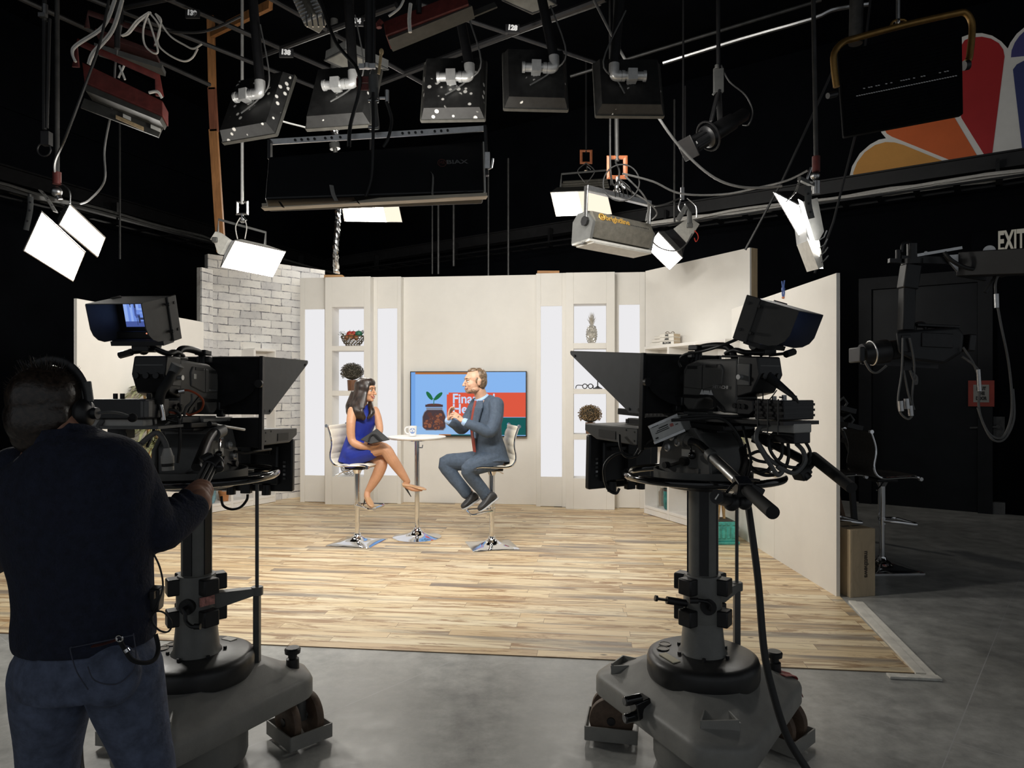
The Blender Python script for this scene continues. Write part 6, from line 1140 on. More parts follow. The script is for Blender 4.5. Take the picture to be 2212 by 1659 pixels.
# ---------------------------------------------------------------- studio cameras on pedestals
K['tyre'] = mat('brown_worn_tyre', (.13, .085, .058), .6, var=.35, sc=20); K['dusk'] = mat('dull_black_cover', (.020, .020, .020), .38, var=.35, sc=7, bump=.1, bsc=20)
K['sgrey'] = mat('column_grey', (.16, .16, .148), .42, var=.15, sc=10); K['hoodin'] = mat('hood_slate', (.052, .058, .066), .55, var=.12, sc=16)
K['cheek'] = mat('cheek_grey', (.14, .138, .13), .45, var=.12, sc=12)
def rounded(pts, r, k=5):
    out = []; n = len(pts)
    for i in range(n):
        a, b, c = Vector(pts[i - 1]), Vector(pts[i]), Vector(pts[(i + 1) % n]); p, q = b + (a - b).normalized() * r, b + (c - b).normalized() * r
        for j in range(k + 1): u = j / k; out.append((p.lerp(b, u)).lerp(b.lerp(q, u), u))
    return out
def pedestal(p, phi, rod, label, red):
    t = thing('camera_pedestal', p, label, 'camera pedestal', 'camera pedestals'); angs = [phi, phi + R(120), phi + R(240)]; pts = []
    for a in angs:
        d, s = Vector((math.cos(a), math.sin(a))), Vector((-math.sin(a), math.cos(a))); pts += [d * .475 - s * .10, d * .475 + s * .10]
    out = rounded(pts, .055); q = MB(); rings = []
    for k, z in ((.90, .222), (.985, .226), (1.0, .236), (1.0, .296), (.985, .312), (.94, .322), (.80, .345)): rings.append([(v.x * k, v.y * k, z) for v in out])
    rings.append([(.27 * math.cos(math.atan2(v.y, v.x)), .27 * math.sin(math.atan2(v.y, v.x)), .402) for v in out]); q.loft(rings); q.build('chassis', K['grey'], t, smooth=50)
    MB().lathe([(.20, .03), (.206, .05), (.206, .25), (.001, .25)], n=40).build('drum', K['grey'], t)
    q = MB(); q.lathe([(.228, .385), (.233, .40), (.233, .45), (.226, .47), (.205, .48), (.10, .486), (.001, .487)], n=56); q.build('base_cover', K['dusk'], t, smooth=50)
    q = MB()
    for a in (2.6, 2.95): q.torus((.165 * math.cos(a), .165 * math.sin(a), .484), .024, .004, 20, 6); q.lathe([(.001, .4845), (.022, .4845), (.022, .486), (.001, .486)], (.165 * math.cos(a), .165 * math.sin(a), 0), 16)
    q.build('gauge_ring', K['gloss'], t)
    for a, w, m in ((3.55, .10, mat('cream_label', (.6, .55, .4), .6, var=.1)), (1.1, .06, K['paper'])): MB().boxc((.17 * math.cos(a), .17 * math.sin(a), .4835), (w, .035, .004), (0, 0, a + PI / 2)).build('rating_label', m, t)
    q = MB(); q.lathe([(.105, .478), (.10, .49), (.092, .50), (.078, .64), (.001, .64)], n=32); q.build('column_cone', K['sgrey'], t, smooth=50)
    q = MB()
    for k in range(6): a = k * PI / 3 + .3; q.cyl((.112 * math.cos(a), .112 * math.sin(a), .484), (.112 * math.cos(a), .112 * math.sin(a), .496), .008, n=6)
    q.build('column_bolts', K['black'], t)
    q = MB(); q.lathe([(.078, .60), (.08, .61), (.08, .80), (.074, .815), (.001, .815)], n=32); q.build('collar', K['sgrey'], t, smooth=50)
    for a in (R(-35), R(35), R(145), R(215)):
        for z in (.645, .775): MB().boxc((.092 * math.cos(a), .092 * math.sin(a), z), (.05, .068, .068), (0, 0, a)).build('clamp_block', K['black'], t, bev=.006)
    MB().cyl((0, 0, .81), (0, 0, 1.20), .061, n=32).build('column', K['sgrey'], t)
    for a in (R(-100), R(-20), R(70), R(160)): MB().boxc((.0565 * math.cos(a), .0565 * math.sin(a), 1.0), (.014, .038, .36), (0, 0, a)).build('column_track', K['black'], t)
    q = MB(); q.cyl((.0, -.07, .70), (.0, -.095, .70), .032, n=20); q.tube([(0, -.09, .70), (.0, -.115, .70), (.008, -.12, .685), (.012, -.125, .655), (.035, -.128, .635), (.055, -.13, .635)] if red else [(0, -.09, .70), (.0, -.115, .70), (-.002, -.12, .72), (-.02, -.125, .735), (-.06, -.125, .74)], .008, 8, sm=3); q.build('lock_crank', K['blackm'], t)
    q = MB(); q.cyl((.05 if red else -.055, -.13, .635 if red else .74), (.075 if red else -.09, -.13, .635 if red else .74), .012, n=12); q.build('crank_knob', K['black'], t)
    if red: MB().boxc((.068, -.052, .715), (.004, .065, .038), (0, 0, R(-38))).build('warning_label', mat('red_white_label', (.5, .22, .19), .5, var=.6, sc=60), t)
    else:
        q = MB(); q.cyl((-.075, -.02, .695), (-.16, -.03, .712), .016, n=12); q.cyl((-.16, -.03, .712), (-.205, -.035, .72), .006, n=8); q.cyl((-.2, -.035, .72), (-.21, -.036, .722), .013, n=12); q.build('drag_lever', K['black'], t)
    rx, ry = rod; d = Vector((rx, ry, 0)); dn = d.normalized(); sd = Vector((-dn.y, dn.x, 0)); q = MB()
    q.add([dn * .07 + sd * s * w + Vector((0, 0, z)) for s, w, z in ((-1, .03, .66), (1, .03, .66), (1, .03, .73), (-1, .03, .73))] + [d + sd * s * .02 + Vector((0, 0, z)) for s, z in ((-1, .70), (1, .70), (1, .728), (-1, .728))], [(3, 2, 1, 0), (4, 5, 6, 7), (0, 1, 5, 4), (1, 2, 6, 5), (2, 3, 7, 6), (3, 0, 4, 7)]); q.cyl(d + Vector((0, 0, .695)), d + Vector((0, 0, .732)), .026); q.build('rod_bracket', K['sgrey'], t, bev=.003)
    q = MB(); q.cyl((rx, ry, .70), (rx, ry, 1.18), .008, n=10); q.box(rx - .013, rx + .013, ry - .013, ry + .013, .20, .70); q.build('guide_rod', K['dgrey'], t)
    for a in angs:
        d, s = Vector((math.cos(a), math.sin(a), 0)), Vector((-math.sin(a), math.cos(a), 0)); c = d * .43; w = R(35) + a * .3; ax = Vector((math.cos(w), math.sin(w), 0)); fw = Vector((-ax.y, ax.x, 0)); hd = MB(); hd.cyl(c + Vector((0, 0, .10)), c + Vector((0, 0, .24)), .03, n=16); hd.bar(c + Vector((0, 0, .10)) - ax * .07, c + Vector((0, 0, .10)) + ax * .07, .03, .03); o = hd.build('caster', K['dgrey'], t)
        for g in (-1, 1):
            Q = frame(ax); MB().lathe([(.04, -.022), (.08, -.022), (.097, -.016), (.1, -.008), (.1, .008), (.097, .016), (.08, .022), (.04, .022)], c + ax * (.055 * g) + Vector((0, 0, .101)), 32, Q).build('wheel', K['tyre'], o, smooth=40)
            MB().lathe([(.001, -.026), (.018, -.026), (.022, -.014), (.078, -.014), (.078, .014), (.022, .014), (.018, .026), (.001, .026)], c + ax * (.055 * g) + Vector((0, 0, .101)), 24, Q).build('wheel_hub', K['black'], o, smooth=30)
        q = MB(); L, W = .115, .10; zc = .015; cor = [c + fw * u * L + ax * v * W for u, v in ((-1, -1), (1, -1), (1, 1), (-1, 1))]
        for i in range(4): a_, b_ = cor[i], cor[(i + 1) % 4]; q.bar(a_ + Vector((0, 0, zc + .035)), b_ + Vector((0, 0, zc + .035)), .006, .062, up=(0, 0, 1))
        q.build('cable_guard', K['grey'], o, smooth=0)
    d = Vector((math.cos(angs[0]), math.sin(angs[0]), 0)) * .40; q = MB(); q.lathe([(.03, .32), (.028, .375), (.02, .38), (.02, .395), (.034, .40), (.036, .418), (.03, .425), (.001, .426)], d, 20); q.build('steering_knob', K['black'], t)
    # pocket trays on the chassis
    for a in (angs[1] + .1, angs[2]):
        d, s = Vector((math.cos(a), math.sin(a), 0)), Vector((-math.sin(a), math.cos(a), 0)); q = MB(); b = d * .385
        for u0, v0, u1, v1 in ((-.07, 0, .07, 0), (-.07, 0, -.045, -.075), (.07, 0, .045, -.075)): q.bar(b + s * u0 + d * v0 + Vector((0, 0, .335)), b + s * u1 + d * v1 + Vector((0, 0, .345)), .006, .07)
        q.build('pocket', K['grey'], t, smooth=0)
    if not red:
        a = angs[1] + 1.05; d = Vector((math.cos(a), math.sin(a), 0)) * .315; q = MB(); q.boxc(d + Vector((0, 0, .31)), (.07, .06, .07), (0, .2, a))
        for z in (.275, .345): q.cyl(d + Vector((0, 0, z)), d * 1.25 + Vector((0, 0, z)), .02, n=12)
        q.build('cable_clamp', K['gloss'], t, bev=.005); tp = mat('red_tape', (.32, .05, .05), .6, var=.3, sc=30); a = angs[0]; d, s = Vector((math.cos(a), math.sin(a), 0)), Vector((-math.sin(a), math.cos(a), 0))
        for u0, u1 in ((-.085, .0), (.0, -.09)): q = MB(); q.tube([d * .38 + s * u0 * .8 + Vector((0, 0, .346)), d * .46 + s * (u0 * .6 + u1 * .4) + Vector((0, 0, .325)), d * .478 + s * (u0 * .4 + u1 * .6) + Vector((0, 0, .295)), d * .478 + s * u1 + Vector((0, 0, .24))], .018, 6, sm=2, flat=.12); q.build('tape_cross', tp, t)
    # steering ring
    q = MB(); q.torus((0, 0, 1.235), .322, .0165, 72, 12); q.build('steering_ring', K['gloss'], t)
    q = MB()
    for k in range(3): a = phi + k * 2 * PI / 3 + .5; q.bar((0, 0, 1.205), (.318 * math.cos(a), .318 * math.sin(a), 1.212), .05, .014)
    q.build('ring_spokes', K['gloss'], t, bev=.003); q = MB(); q.lathe([(.061, 1.17), (.15, 1.185), (.17, 1.20), (.001, 1.20)], n=40); q.build('top_plate', K['black'], t)
    q = MB(); q.lathe([(.001, 1.205), (.20, 1.205), (.205, 1.21), (.205, 1.262), (.198, 1.262), (.196, 1.222), (.001, 1.222)], n=48); q.build('tray', K['dgrey'], t, smooth=40); return t
def rig(p, psi, tilt, side, lab):
    c, s = math.cos(psi), math.sin(psi); rz = -psi
    def mk(name, label, cat_, group): return thing(name, p, label, cat_, group, (0, 0, rz))
    TT = Matrix.Translation((0, 0, 1.45)) @ Matrix.Rotation(R(tilt), 4, 'X') @ Matrix.Translation((0, 0, -1.45)); B = lambda: MB(TT)
    vis = -1 if side > 0 else 1                            # side of the rig the photo shows (lateral sign)
    # ---- head
    t = mk('pan_tilt_head', lab['head'], 'camera head', 'camera heads')
    q = MB(); q.prism([(-.13, 1.225), (.13, 1.225), (.135, 1.30), (.10, 1.42), (-.06, 1.43), (-.13, 1.36)], -.095, .095, Matrix(((0, 0, 1, 0), (1, 0, 0, 0), (0, 1, 0, 0), (0, 0, 0, 1)))); q.build('housing', K['dgrey'], t, bev=.008)
    for g in (-1, 1): q = MB(); q.prism([(-.15, 1.232), (.15, 1.232), (.14, 1.33), (.085, 1.44), (-.06, 1.44), (-.14, 1.35)], -.008, .008, Matrix.Translation((g * .105, 0, 0)) @ Matrix(((0, 0, 1, 0), (1, 0, 0, 0), (0, 1, 0, 0), (0, 0, 0, 1)))); q.build('cheek_plate', K['cheek'], t, bev=.004)
    X = Vector((vis, 0, 0))
    for y, z in ((.06, 1.40), (.025, 1.378), (.085, 1.352)) if side > 0 else ((-.03, 1.395), (.05, 1.36), (.09, 1.31)):
        q = MB(); Q = frame(X); q.lathe([(.001, .0), (.019, 0), (.019, .012), (.012, .016), (.010, .010), (.001, .010)], Vector((vis * .112, y, z)), 20, Q); q.build('drag_dial', K['alu'], t)
    MB().boxc((vis * .115, -.03, 1.335), (.004, .07, .03)).build('serial_label', K['paper'], t)
    MB().boxc((vis * .115, -.06, 1.262), (.004, .06, .03)).build('maker_label', K['steel'], t)
    q = MB(); q.tube([(vis * .12, -.05, 1.41), (vis * .135, -.06, 1.39), (vis * .14, -.075, 1.34)], .005, 8); q.build('lever', K['chrome'], t)
    for v in ((vis * .14, -.078, 1.33), (vis * .13, -.02, 1.425)): MB().ball(v, .016).build('lever_ball', K['gloss'], t)
    q = MB(); q.bar((vis * .118, .09, 1.27), (vis * .122, -.01, 1.30), .012, .01); q.cyl((vis * .11, .09, 1.275), (vis * .135, .09, 1.275), .014, n=12); q.cyl((vis * .11, -.02, 1.30), (vis * .14, -.02, 1.30), .018, n=14); q.build('lock_arm', K['black'], t)
    q = MB(); q.cyl((vis * .05, -.13, 1.27), (vis * .04, -.18, 1.255), .008, n=10); q.cyl((vis * .04, -.175, 1.256), (vis * .038, -.19, 1.252), .012, n=10); q.build('lock_screw', K['chrome'], t)
    q = B(); q.box(-.09, .09, -.20, .17, 1.44, 1.462); q.box(-.07, .07, -.15, .12, 1.425, 1.44); q.build('tilt_table', K['blackm'], t, bev=.004)
    q = B(); q.cyl((-.105, -.05, 1.41), (.105, -.05, 1.41), .026, n=20); q.build('pan_bar_boss', K['camgrey'], t)
    # ---- camera
    T0 = TT; TT = TT @ Matrix.Translation((0, 0, lab.get('dz', 0)))
    t = mk('studio_camera', lab['cam'], 'video camera', 'studio video cameras'); PX = Matrix(((0, 0, 1, 0), (1, 0, 0, 0), (0, 1, 0, 0), (0, 0, 0, 1)))
    q = B(); q.box(-.035, .035, -.30, .50, 1.463, 1.474); q.build('base_rail', K['blackm'], t, bev=.002)
    q = B()
    for g in (-1, 1):
        for k in range(12): y = .10 + k * .025; q.cyl((g * .0855, y, 1.478), (g * .0865, y, 1.478), .006, n=8)
    q.build('rail_holes', K['ink'], t)
    q = B()
    for g in (-1, 1): q.box(g * .08 - .006, g * .08 + .006, -.10, .46, 1.463, 1.493)
    q.build('side_rail', K['blackm'] if side > 0 else K['grey'], t, bev=.002)
    q = B(); q.box(-.055, .055, -.20, .06, 1.475, 1.503); q.box(-.06, .06, -.08, -.04, 1.48, 1.505); q.build('wedge_plate', K['dgrey'], t, bev=.003)
    prof = [(-.235, 1.728), (-.02, 1.722), (.045, 1.702), (.062, 1.68), (.062, 1.535), (.03, 1.51), (-.005, 1.512), (-.03, 1.548), (-.06, 1.562), (-.105, 1.556), (-.145, 1.512), (-.235, 1.510)]
    q = B(); q.prism(prof, -.062, .062, PX); q.build('body', K['camgrey'], t, bev=.010, seg=3)
    for g in (-1, 1):
        q = B(); q.prism([(-.15, 1.705), (.03, 1.695), (.048, 1.66), (.048, 1.605), (-.06, 1.600), (-.16, 1.625), (-.165, 1.68)], -.004, .004, Matrix.Translation((g * .064, 0, 0)) @ PX); q.build('side_panel', K['camgrey'], t, bev=.004)
        q = B(); q.box(g * .068 - .001, g * .068 + .001, -.058, -.055, 1.60, 1.70); q.prism([(.055, 1.575), (-.03, 1.575), (-.10, 1.585), (-.17, 1.535), (-.18, 1.52), (-.165, 1.52), (-.10, 1.572), (-.03, 1.562), (.055, 1.562)], -.003, .003, Matrix.Translation((g * .064, 0, 0)) @ PX); q.build('trim_line', K['black'], t)
        q = B(); q.boxc((g * .0645, -.125, 1.545), (.004, .018, .03)); q.boxc((g * .069, .0, 1.69), (.003, .055, .012)); q.boxc((g * .069, -.105, 1.697), (.003, .06, .012)); q.build('side_slots', K['ink'], t)
    if side > 0:
        text('HITACHI', .017, K['alu'], t, TT @ face((vis * .0685, -.155, 1.612), (0, vis, 0), (vis, 0, 0)), .0005, bold=.0006, sx=1.2)
        q = B(); q.boxc((vis * .0686, -.082, 1.588), (.002, .030, .016))
        for y in (-.058, -.106): q.prism([(y - .012, 1.579), (y + .012, 1.579), (y, 1.600)], -.001, .001, Matrix.Translation((vis * .0686, 0, 0)) @ PX)
        q.build('warning_sticker', K['whiteink'], t)
    else:
        B().boxc((vis * .0695, -.14, 1.665), (.002, .018, .020)).build('asset_sticker', K['paper'], t); B().boxc((vis * .0695, .0, 1.612), (.0015, .06, .005)).build('maker_mark', K['alu'], t)
    q = B(); q.prism([(-.235, 1.735), (-.33, 1.735), (-.345, 1.665), (-.31, 1.595), (-.235, 1.575)], -.066, .066, PX); q.build('rear_adapter', K['black'], t, bev=.006)
    for k in range(3): B().cyl((-.045 + .04 * k, -.336, 1.66), (-.045 + .04 * k, -.352, 1.66), .012, n=14).build('rear_connector', K['blackm'], t)
    B().boxc((0, -.335, 1.70), (.11, .006, .004)).build('rear_panel_trim', K['dgrey'], t)
    q = B(); q.prism([(-.235, 1.570), (-.315, 1.57), (-.32, 1.525), (-.30, 1.508), (-.235, 1.508)], -.064, .064, PX); q.build('battery_box', K['black'], t, bev=.006)
    for g in (-1, 1):
        for k in range(3): B().cyl((g * .063, -.262 + .022 * k - .01, 1.542), (g * .070, -.262 + .022 * k - .01, 1.542), .010, n=12).build('audio_socket', K['blackm'], t)
    q = B(); q.boxc((vis * .068, -.27, 1.665), (.006, .06, .085)); q.build('control_panel', K['dgrey'], t, bev=.003); q = B(); q.cyl((vis * .07, -.262, 1.655), (vis * .09, -.262, 1.655), .010, n=14); q.build('panel_knob', K['alu'], t)
    q = B(); q.tube([(0, .045, 1.70), (0, .04, 1.755), (0, .015, 1.775), (0, -.06, 1.782), (0, -.115, 1.778), (0, -.145, 1.762), (0, -.165, 1.725)], .0145, 10, sm=5); q.build('handle', K['black'], t)
    q = B(); q.boxc((0, .045, 1.775), (.05, .055, .022)); q.boxc((.0, .055, 1.745), (.06, .03, .03)); q.cyl((0, .07, 1.71), (0, .05, 1.745), .018); q.build('handle_mount', K['black'], t, bev=.004)
    q = B(); q.lathe([(.001, 0), (.035, 0), (.042, .02), (.042, .10), (.048, .12), (.048, .17), (.04, .17), (.001, .165)], (0, .06, 1.64), 24, frame((0, 1, 0))); q.build('lens', K['black'], t)
    q = B(); q.boxc((vis * .05, .085, 1.545), (.05, .07, .04)); q.boxc((vis * .055, .10, 1.515), (.03, .03, .035)); q.build('lens_motor', K['black'], t, bev=.005)
    # viewfinder
    vx, vy, vz, vh, vt = lab['vf']; ang = vh
    q = B(); q.box(-.03, .03, -.225, -.12, 1.732, 1.742); q.tube([(0, -.12, 1.748), (0, -.17, 1.762), (0, -.22, 1.752), (vx * .4, vy, 1.752 - lab.get('dz', 0))], .018, 10, sm=4, flat=.6); q.build('viewfinder_slide', K['black'], t, bev=.003)
    Vm = Matrix.Translation((vx, vy, vz)) @ Matrix.Rotation(ang, 4, 'Z') @ Matrix.Rotation(R(vt), 4, 'X')   # local -y is where the screen faces
    q = MB(); q.cyl((vx - .012, vy + .03, 1.752), (vx, vy + .02, vz - .12), .020, n=12); q.boxc((vx, vy + .02, vz - .115), (.07, .06, .03)); q.cyl((vx - .05, vy + .035, 1.775), (vx + .05, vy + .035, 1.775), .024, n=16); q.boxc((vx, vy + .02, 1.76), (.06, .05, .03)); q.build('viewfinder_pivot', K['black'], t, bev=.004)
    Vq = lambda: MB(Vm); W, Hh = .108, .080; a = Vq(); SD = Matrix(((0, 0, 1, 0), (1, 0, 0, 0), (0, 1, 0, 0), (0, 0, 0, 1)))
    pr = [(.06, -Hh), (.06, Hh), (-.145, Hh), (-.15, Hh - .004), (-.147, -.015), (-.136, -.042), (-.114, -.063), (-.082, -Hh + .004), (-.03, -Hh)]
    a = Vq(); a.box(-W, W, .02, .06, -Hh, Hh); a.box(-W, W, -.004, .02, -Hh, -Hh + .03); vfb = a.build('viewfinder', K['black'], t, bev=.004)
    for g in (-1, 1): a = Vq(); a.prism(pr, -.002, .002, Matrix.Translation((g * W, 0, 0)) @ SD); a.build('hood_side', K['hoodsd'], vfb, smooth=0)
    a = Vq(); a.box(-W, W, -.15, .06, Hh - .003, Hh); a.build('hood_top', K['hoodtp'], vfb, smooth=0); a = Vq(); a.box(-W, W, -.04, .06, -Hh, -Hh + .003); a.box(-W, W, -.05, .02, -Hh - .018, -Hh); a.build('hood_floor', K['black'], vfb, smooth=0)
    for g in (-1, 1):
        a = Vq(); a.box(g * (W + .006) - .003, g * (W + .006) + .003, .005, .065, -Hh - .012, Hh + .004); a.build('hinge_plate', K['hoodsd'], vfb, bev=.003)
        for z in (-.05, .055): a = Vq(); a.cyl((g * (W + .008), -.004, z), (g * (W + .02), -.004, z), .006, n=10); a.boxc((g * (W + .01), -.004, z), (.006, .02, .008)); a.cyl((g * (W + .008), .045, z), (g * (W + .012), .045, z), .006, n=10); a.build('hood_screw', K['ink'], vfb)
    a = Vq(); y0 = .0185; hx, hz0, hz1 = W - .030, -Hh + .045, Hh - .008; zc = (hz0 + hz1) / 2
    ms = [K['vfb'], K['vfd'], K['vfw'], K['vfk'], K['vfo']]; lay = [0]
    def rc(m, x0, x1, u0, u1): a.m = m; lay[0] += .0001; yy = y0 - lay[0]; zz = lambda u: hz0 + (hz1 - hz0) * u; xx = lambda v: -hx + 2 * hx * (v if v in (0, 1) else v * .66); a.add([(xx(x0), yy, zz(u0)), (xx(x1), yy, zz(u0)), (xx(x1), yy, zz(u1)), (xx(x0), yy, zz(u1))], [(0, 1, 2, 3)])
    rc(0, 0, 1, 0, 1); rc(2, .0, .14, .2, 1); rc(2, .24, .34, .2, .96); rc(1, 0, 1, 0, .2); rc(2, .5, 1, .62, .95); rc(0, .5, 1, .9, .93); rc(0, .6, .98, .68, .82); rc(4, .94, .98, .7, .78); rc(3, .25, .31, .8, .92); rc(3, .265, .295, .72, .82); rc(3, .42, .50, .56, .92); rc(1, .41, .49, .40, .70); rc(1, .44, .62, .34, .46); rc(3, .54, .62, .14, .42); rc(3, .58, .76, .26, .34); rc(3, .74, .84, .16, .28); rc(3, .48, .50, .06, .36); rc(2, .62, .95, .50, .53)
    a.build('screen', ms, vfb, smooth=0); a = Vq(); a.ball((W * .15, -.005, -Hh + .022), .003, 8, 6); a.build('power_light', K['led'], vfb)
    q = MB(); b0 = Vector((vx, vy + .0, vz - .13)); e = Vector(lab['vk']); q.tube([b0, b0.lerp(e, .6), e], .006, 8); q.build('tilt_arm', K['blackm'], t); q = MB(); q.cyl(e - Vector((.024, 0, .006)), e + Vector((.024, 0, .006)), .014, n=8); q.build('tilt_handle', K['black'], t)
    # ---- teleprompter
    TT = T0
    t = mk('teleprompter', lab['tp'], 'teleprompter', 'teleprompters'); yb = .13; W2 = .225
    q = B(); q.box(-W2, W2, yb, yb + .008, 1.49, 1.74); q.build('back_panel', K['cloth'], t)
    q = B(); q.sect([(Vector((0, .10, 1.62)), .06, .06), (Vector((0, .118, 1.62)), .13, .10), (Vector((0, .128, 1.615)), .20, .115)], 20); q.build('lens_shroud', K['cloth'], t)
    for g in (-1, 1):
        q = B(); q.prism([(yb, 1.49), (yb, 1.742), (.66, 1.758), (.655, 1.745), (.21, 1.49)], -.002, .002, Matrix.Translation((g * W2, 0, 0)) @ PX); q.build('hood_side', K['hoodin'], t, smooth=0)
        q = B(); q.box(g * W2 - .008, g * W2 + .008, yb - .012, yb + .012, 1.335, 1.748); q.build('post', K['blackm'], t, bev=.002)
        for y, z in ((.15, 1.505), (.21, 1.505), (.62, 1.738)): q = B(); q.cyl((g * (W2 + .001), y, z), (g * (W2 + .006), y, z), .006, n=8); q.build('hood_screw', K['ink'], t)
        q = B(); q.cyl((g * W2, yb - .02, 1.625), (g * W2, yb - .035, 1.625), .018, n=14); q.build('clamp_knob', K['black'], t)
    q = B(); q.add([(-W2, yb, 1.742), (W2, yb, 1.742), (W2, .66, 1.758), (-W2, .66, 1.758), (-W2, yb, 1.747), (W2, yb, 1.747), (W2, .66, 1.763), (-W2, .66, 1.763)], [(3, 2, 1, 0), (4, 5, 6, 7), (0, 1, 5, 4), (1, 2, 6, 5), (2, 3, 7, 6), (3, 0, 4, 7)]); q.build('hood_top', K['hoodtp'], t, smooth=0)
    q = B(); q.add([(-W2 + .01, .18, 1.495), (W2 - .01, .18, 1.495), (W2 - .01, .40, 1.735), (-W2 + .01, .40, 1.735), (-W2 + .01, .184, 1.493), (W2 - .01, .184, 1.493), (W2 - .01, .404, 1.733), (-W2 + .01, .404, 1.733)], [(3, 2, 1, 0), (4, 5, 6, 7), (0, 1, 5, 4), (1, 2, 6, 5), (2, 3, 7, 6), (3, 0, 4, 7)]); q.build('beam_splitter_glass', K['glassd'], t, smooth=0)
    q = B(); q.box(-W2, W2, yb - .006, yb, 1.345, 1.475); q.build('mount_plate', K['black'], t, bev=.002)
    q = B(); q.prism([(.155, 1.352), (.44, 1.352), (.53, 1.385), (.53, 1.418), (.155, 1.424)], -W2, W2, PX); q.build('cue_box', K['sidebox'], t, bev=.004)
    for g in (-1, 1): q = B(); q.boxc((g * (W2 + .001), .36, 1.382), (.003, .12, .035)); q.build('speaker_grille', K['ink'], t)
    for g in (-1, 1):
        for y, z in ((.175, 1.37), (.175, 1.408), (.23, 1.412)): q = B(); q.cyl((g * W2, y, z), (g * (W2 + .002), y, z), .004, n=8); q.build('box_screw', K['ink'], t)
    q = B(); q.box(-.215, .215, .50, .535, 1.105, 1.365); mon = q.build('monitor', K['black'], t, bev=.008)
    q = B(); q.box(-.15, .15, .475, .50, 1.14, 1.335); q.build('monitor_back', K['black'], mon, bev=.01); q = B(); q.box(-.205, .205, .535, .537, 1.125, 1.355); q.build('monitor_glass', K['gloss'], mon)
    for k in range(5): q = B(); q.boxc((.175 * vis, .498, 1.17 + .02 * k), (.012, .006, .010)); q.build('monitor_socket', K['steel'] if k % 2 else K['dgrey'], mon)
    for x in (-.09, .09): q = B(); q.cyl((x, .485, 1.14), (x, .485, 1.09), .022, n=14); q.build('monitor_foot', K['black'], mon)
    q = B(); q.bar((-.0, .46, 1.10), (0, .46, 1.44), .05, .03); q.bar((0, .46, 1.43), (0, yb, 1.43), .05, .03); q.bar((-.12, .47, 1.30), (.12, .47, 1.30), .03, .02); q.build('monitor_bracket', K['blackm'], t, bev=.003)
    return PX, TT
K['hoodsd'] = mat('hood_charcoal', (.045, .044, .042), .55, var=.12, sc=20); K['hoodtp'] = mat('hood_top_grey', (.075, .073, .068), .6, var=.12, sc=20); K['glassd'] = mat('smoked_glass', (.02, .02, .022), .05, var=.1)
K['sidebox'] = mat('cue_box_grey', (.075, .075, .072), .5, var=.1, sc=30); K['led'] = glow('power_led', (1, .35, .2), 1.0)
for k_, c_, e_ in (('vfb', (.16, .27, .72), 1), ('vfd', (.065, .10, .33), 1), ('vfw', (.28, .42, .85), 1), ('vfk', (.03, .04, .10), 1), ('vfo', (.5, .25, .2), 1)): K[k_] = glow('viewfinder_' + k_, c_, e_)
PR, PLf = Vector((.81, 2.95, 0)), Vector((-1.34, 2.95, 0))
pedestal(PR, R(24), (.20, .17), 'grey camera pedestal on the right with a red tape cross', False)
pedestal(PLf, R(31), (.22, .10), 'grey camera pedestal on the left beside the operator', True)
rig(PR, R(-30.7), 2.0, 1, dict(head='dark pan head with three dials under the right camera', cam='black video camera on the right with its viewfinder turned away', tp='teleprompter hood and monitor on the right camera', vf=(.06, -.29, 1.862, R(-30.7) + R(44), 20), vk=(.115, -.345, 1.74)))
rig(PLf, R(5), -1.4, -1, dict(head='dark pan head under the left camera', cam='grey video camera on the left showing the woman on its viewfinder', tp='teleprompter hood and monitor on the left camera', dz=-.018, vf=(-.085, -.25, 1.874, R(0), 15), vk=(-.115, -.30, 1.735)))
# ---------------------------------------------------------------- rig accessories, pan bars, leads
def mkw(name, o, label, c, group=None): return thing(name, o, label, c, group)
def tubes(t, name, m, lst, r, sm=6, n=8):
    q = MB()
    for pts in lst: q.tube(pp_(pts), r, n, sm=sm)
    return part(q, name, m, t)
def barparts(t, segs, mats):
    pass
# right rig: near pan bar with zoom control
t = mkw('pan_bar', P(1540, 990, 2.7), 'silver and black pan bar with a rubber grip pointing at the viewer, right camera', 'pan bar')
q = MB(); q.cyl(P(1470, 944, 2.84), P(1492, 953, 2.80), .022); q.cyl(P(1478, 948, 2.83), P(1484, 951, 2.82), .030); part(q, 'clamp_boss', K['camgrey'], t)
q = MB(); q.tube(pp_([(1490, 953, 2.8), (1508, 958, 2.77), (1522, 970, 2.72), (1537, 984, 2.66)]), .0155, 12, sm=5); part(q, 'bent_arm', K['blackm'], t)
q = MB(); q.cyl(P(1533, 981, 2.67), P(1541, 989, 2.64), .025, n=18); part(q, 'collar', K['dgrey'], t)
q = MB(); q.cyl(P(1539, 987, 2.65), P(1593, 1038, 2.40), .0195, n=18); part(q, 'telescopic_tube', K['steel'], t)
q = MB(); q.cyl(P(1590, 1036, 2.41), P(1606, 1052, 2.34), .017, n=16); part(q, 'inner_tube', K['black'], t)
q = MB(); q.bar(P(1598, 1042, 2.37), P(1610, 1060, 2.32), .05, .055); q.bar(P(1614, 1048, 2.36), P(1648, 1066, 2.36), .022, .03); part(q, 'control_clamp', K['black'], t, bev=.005)
q = MB(); a, b = P(1611, 1056, 2.33), P(1668, 1106, 2.08); q.cyl(a, b, .0205, .0215, 18); q.lathe([(.0215, 0), (.021, .006), (.001, .007)], b, 18, frame(b - a)); part(q, 'rubber_grip', K['rubber'], t)
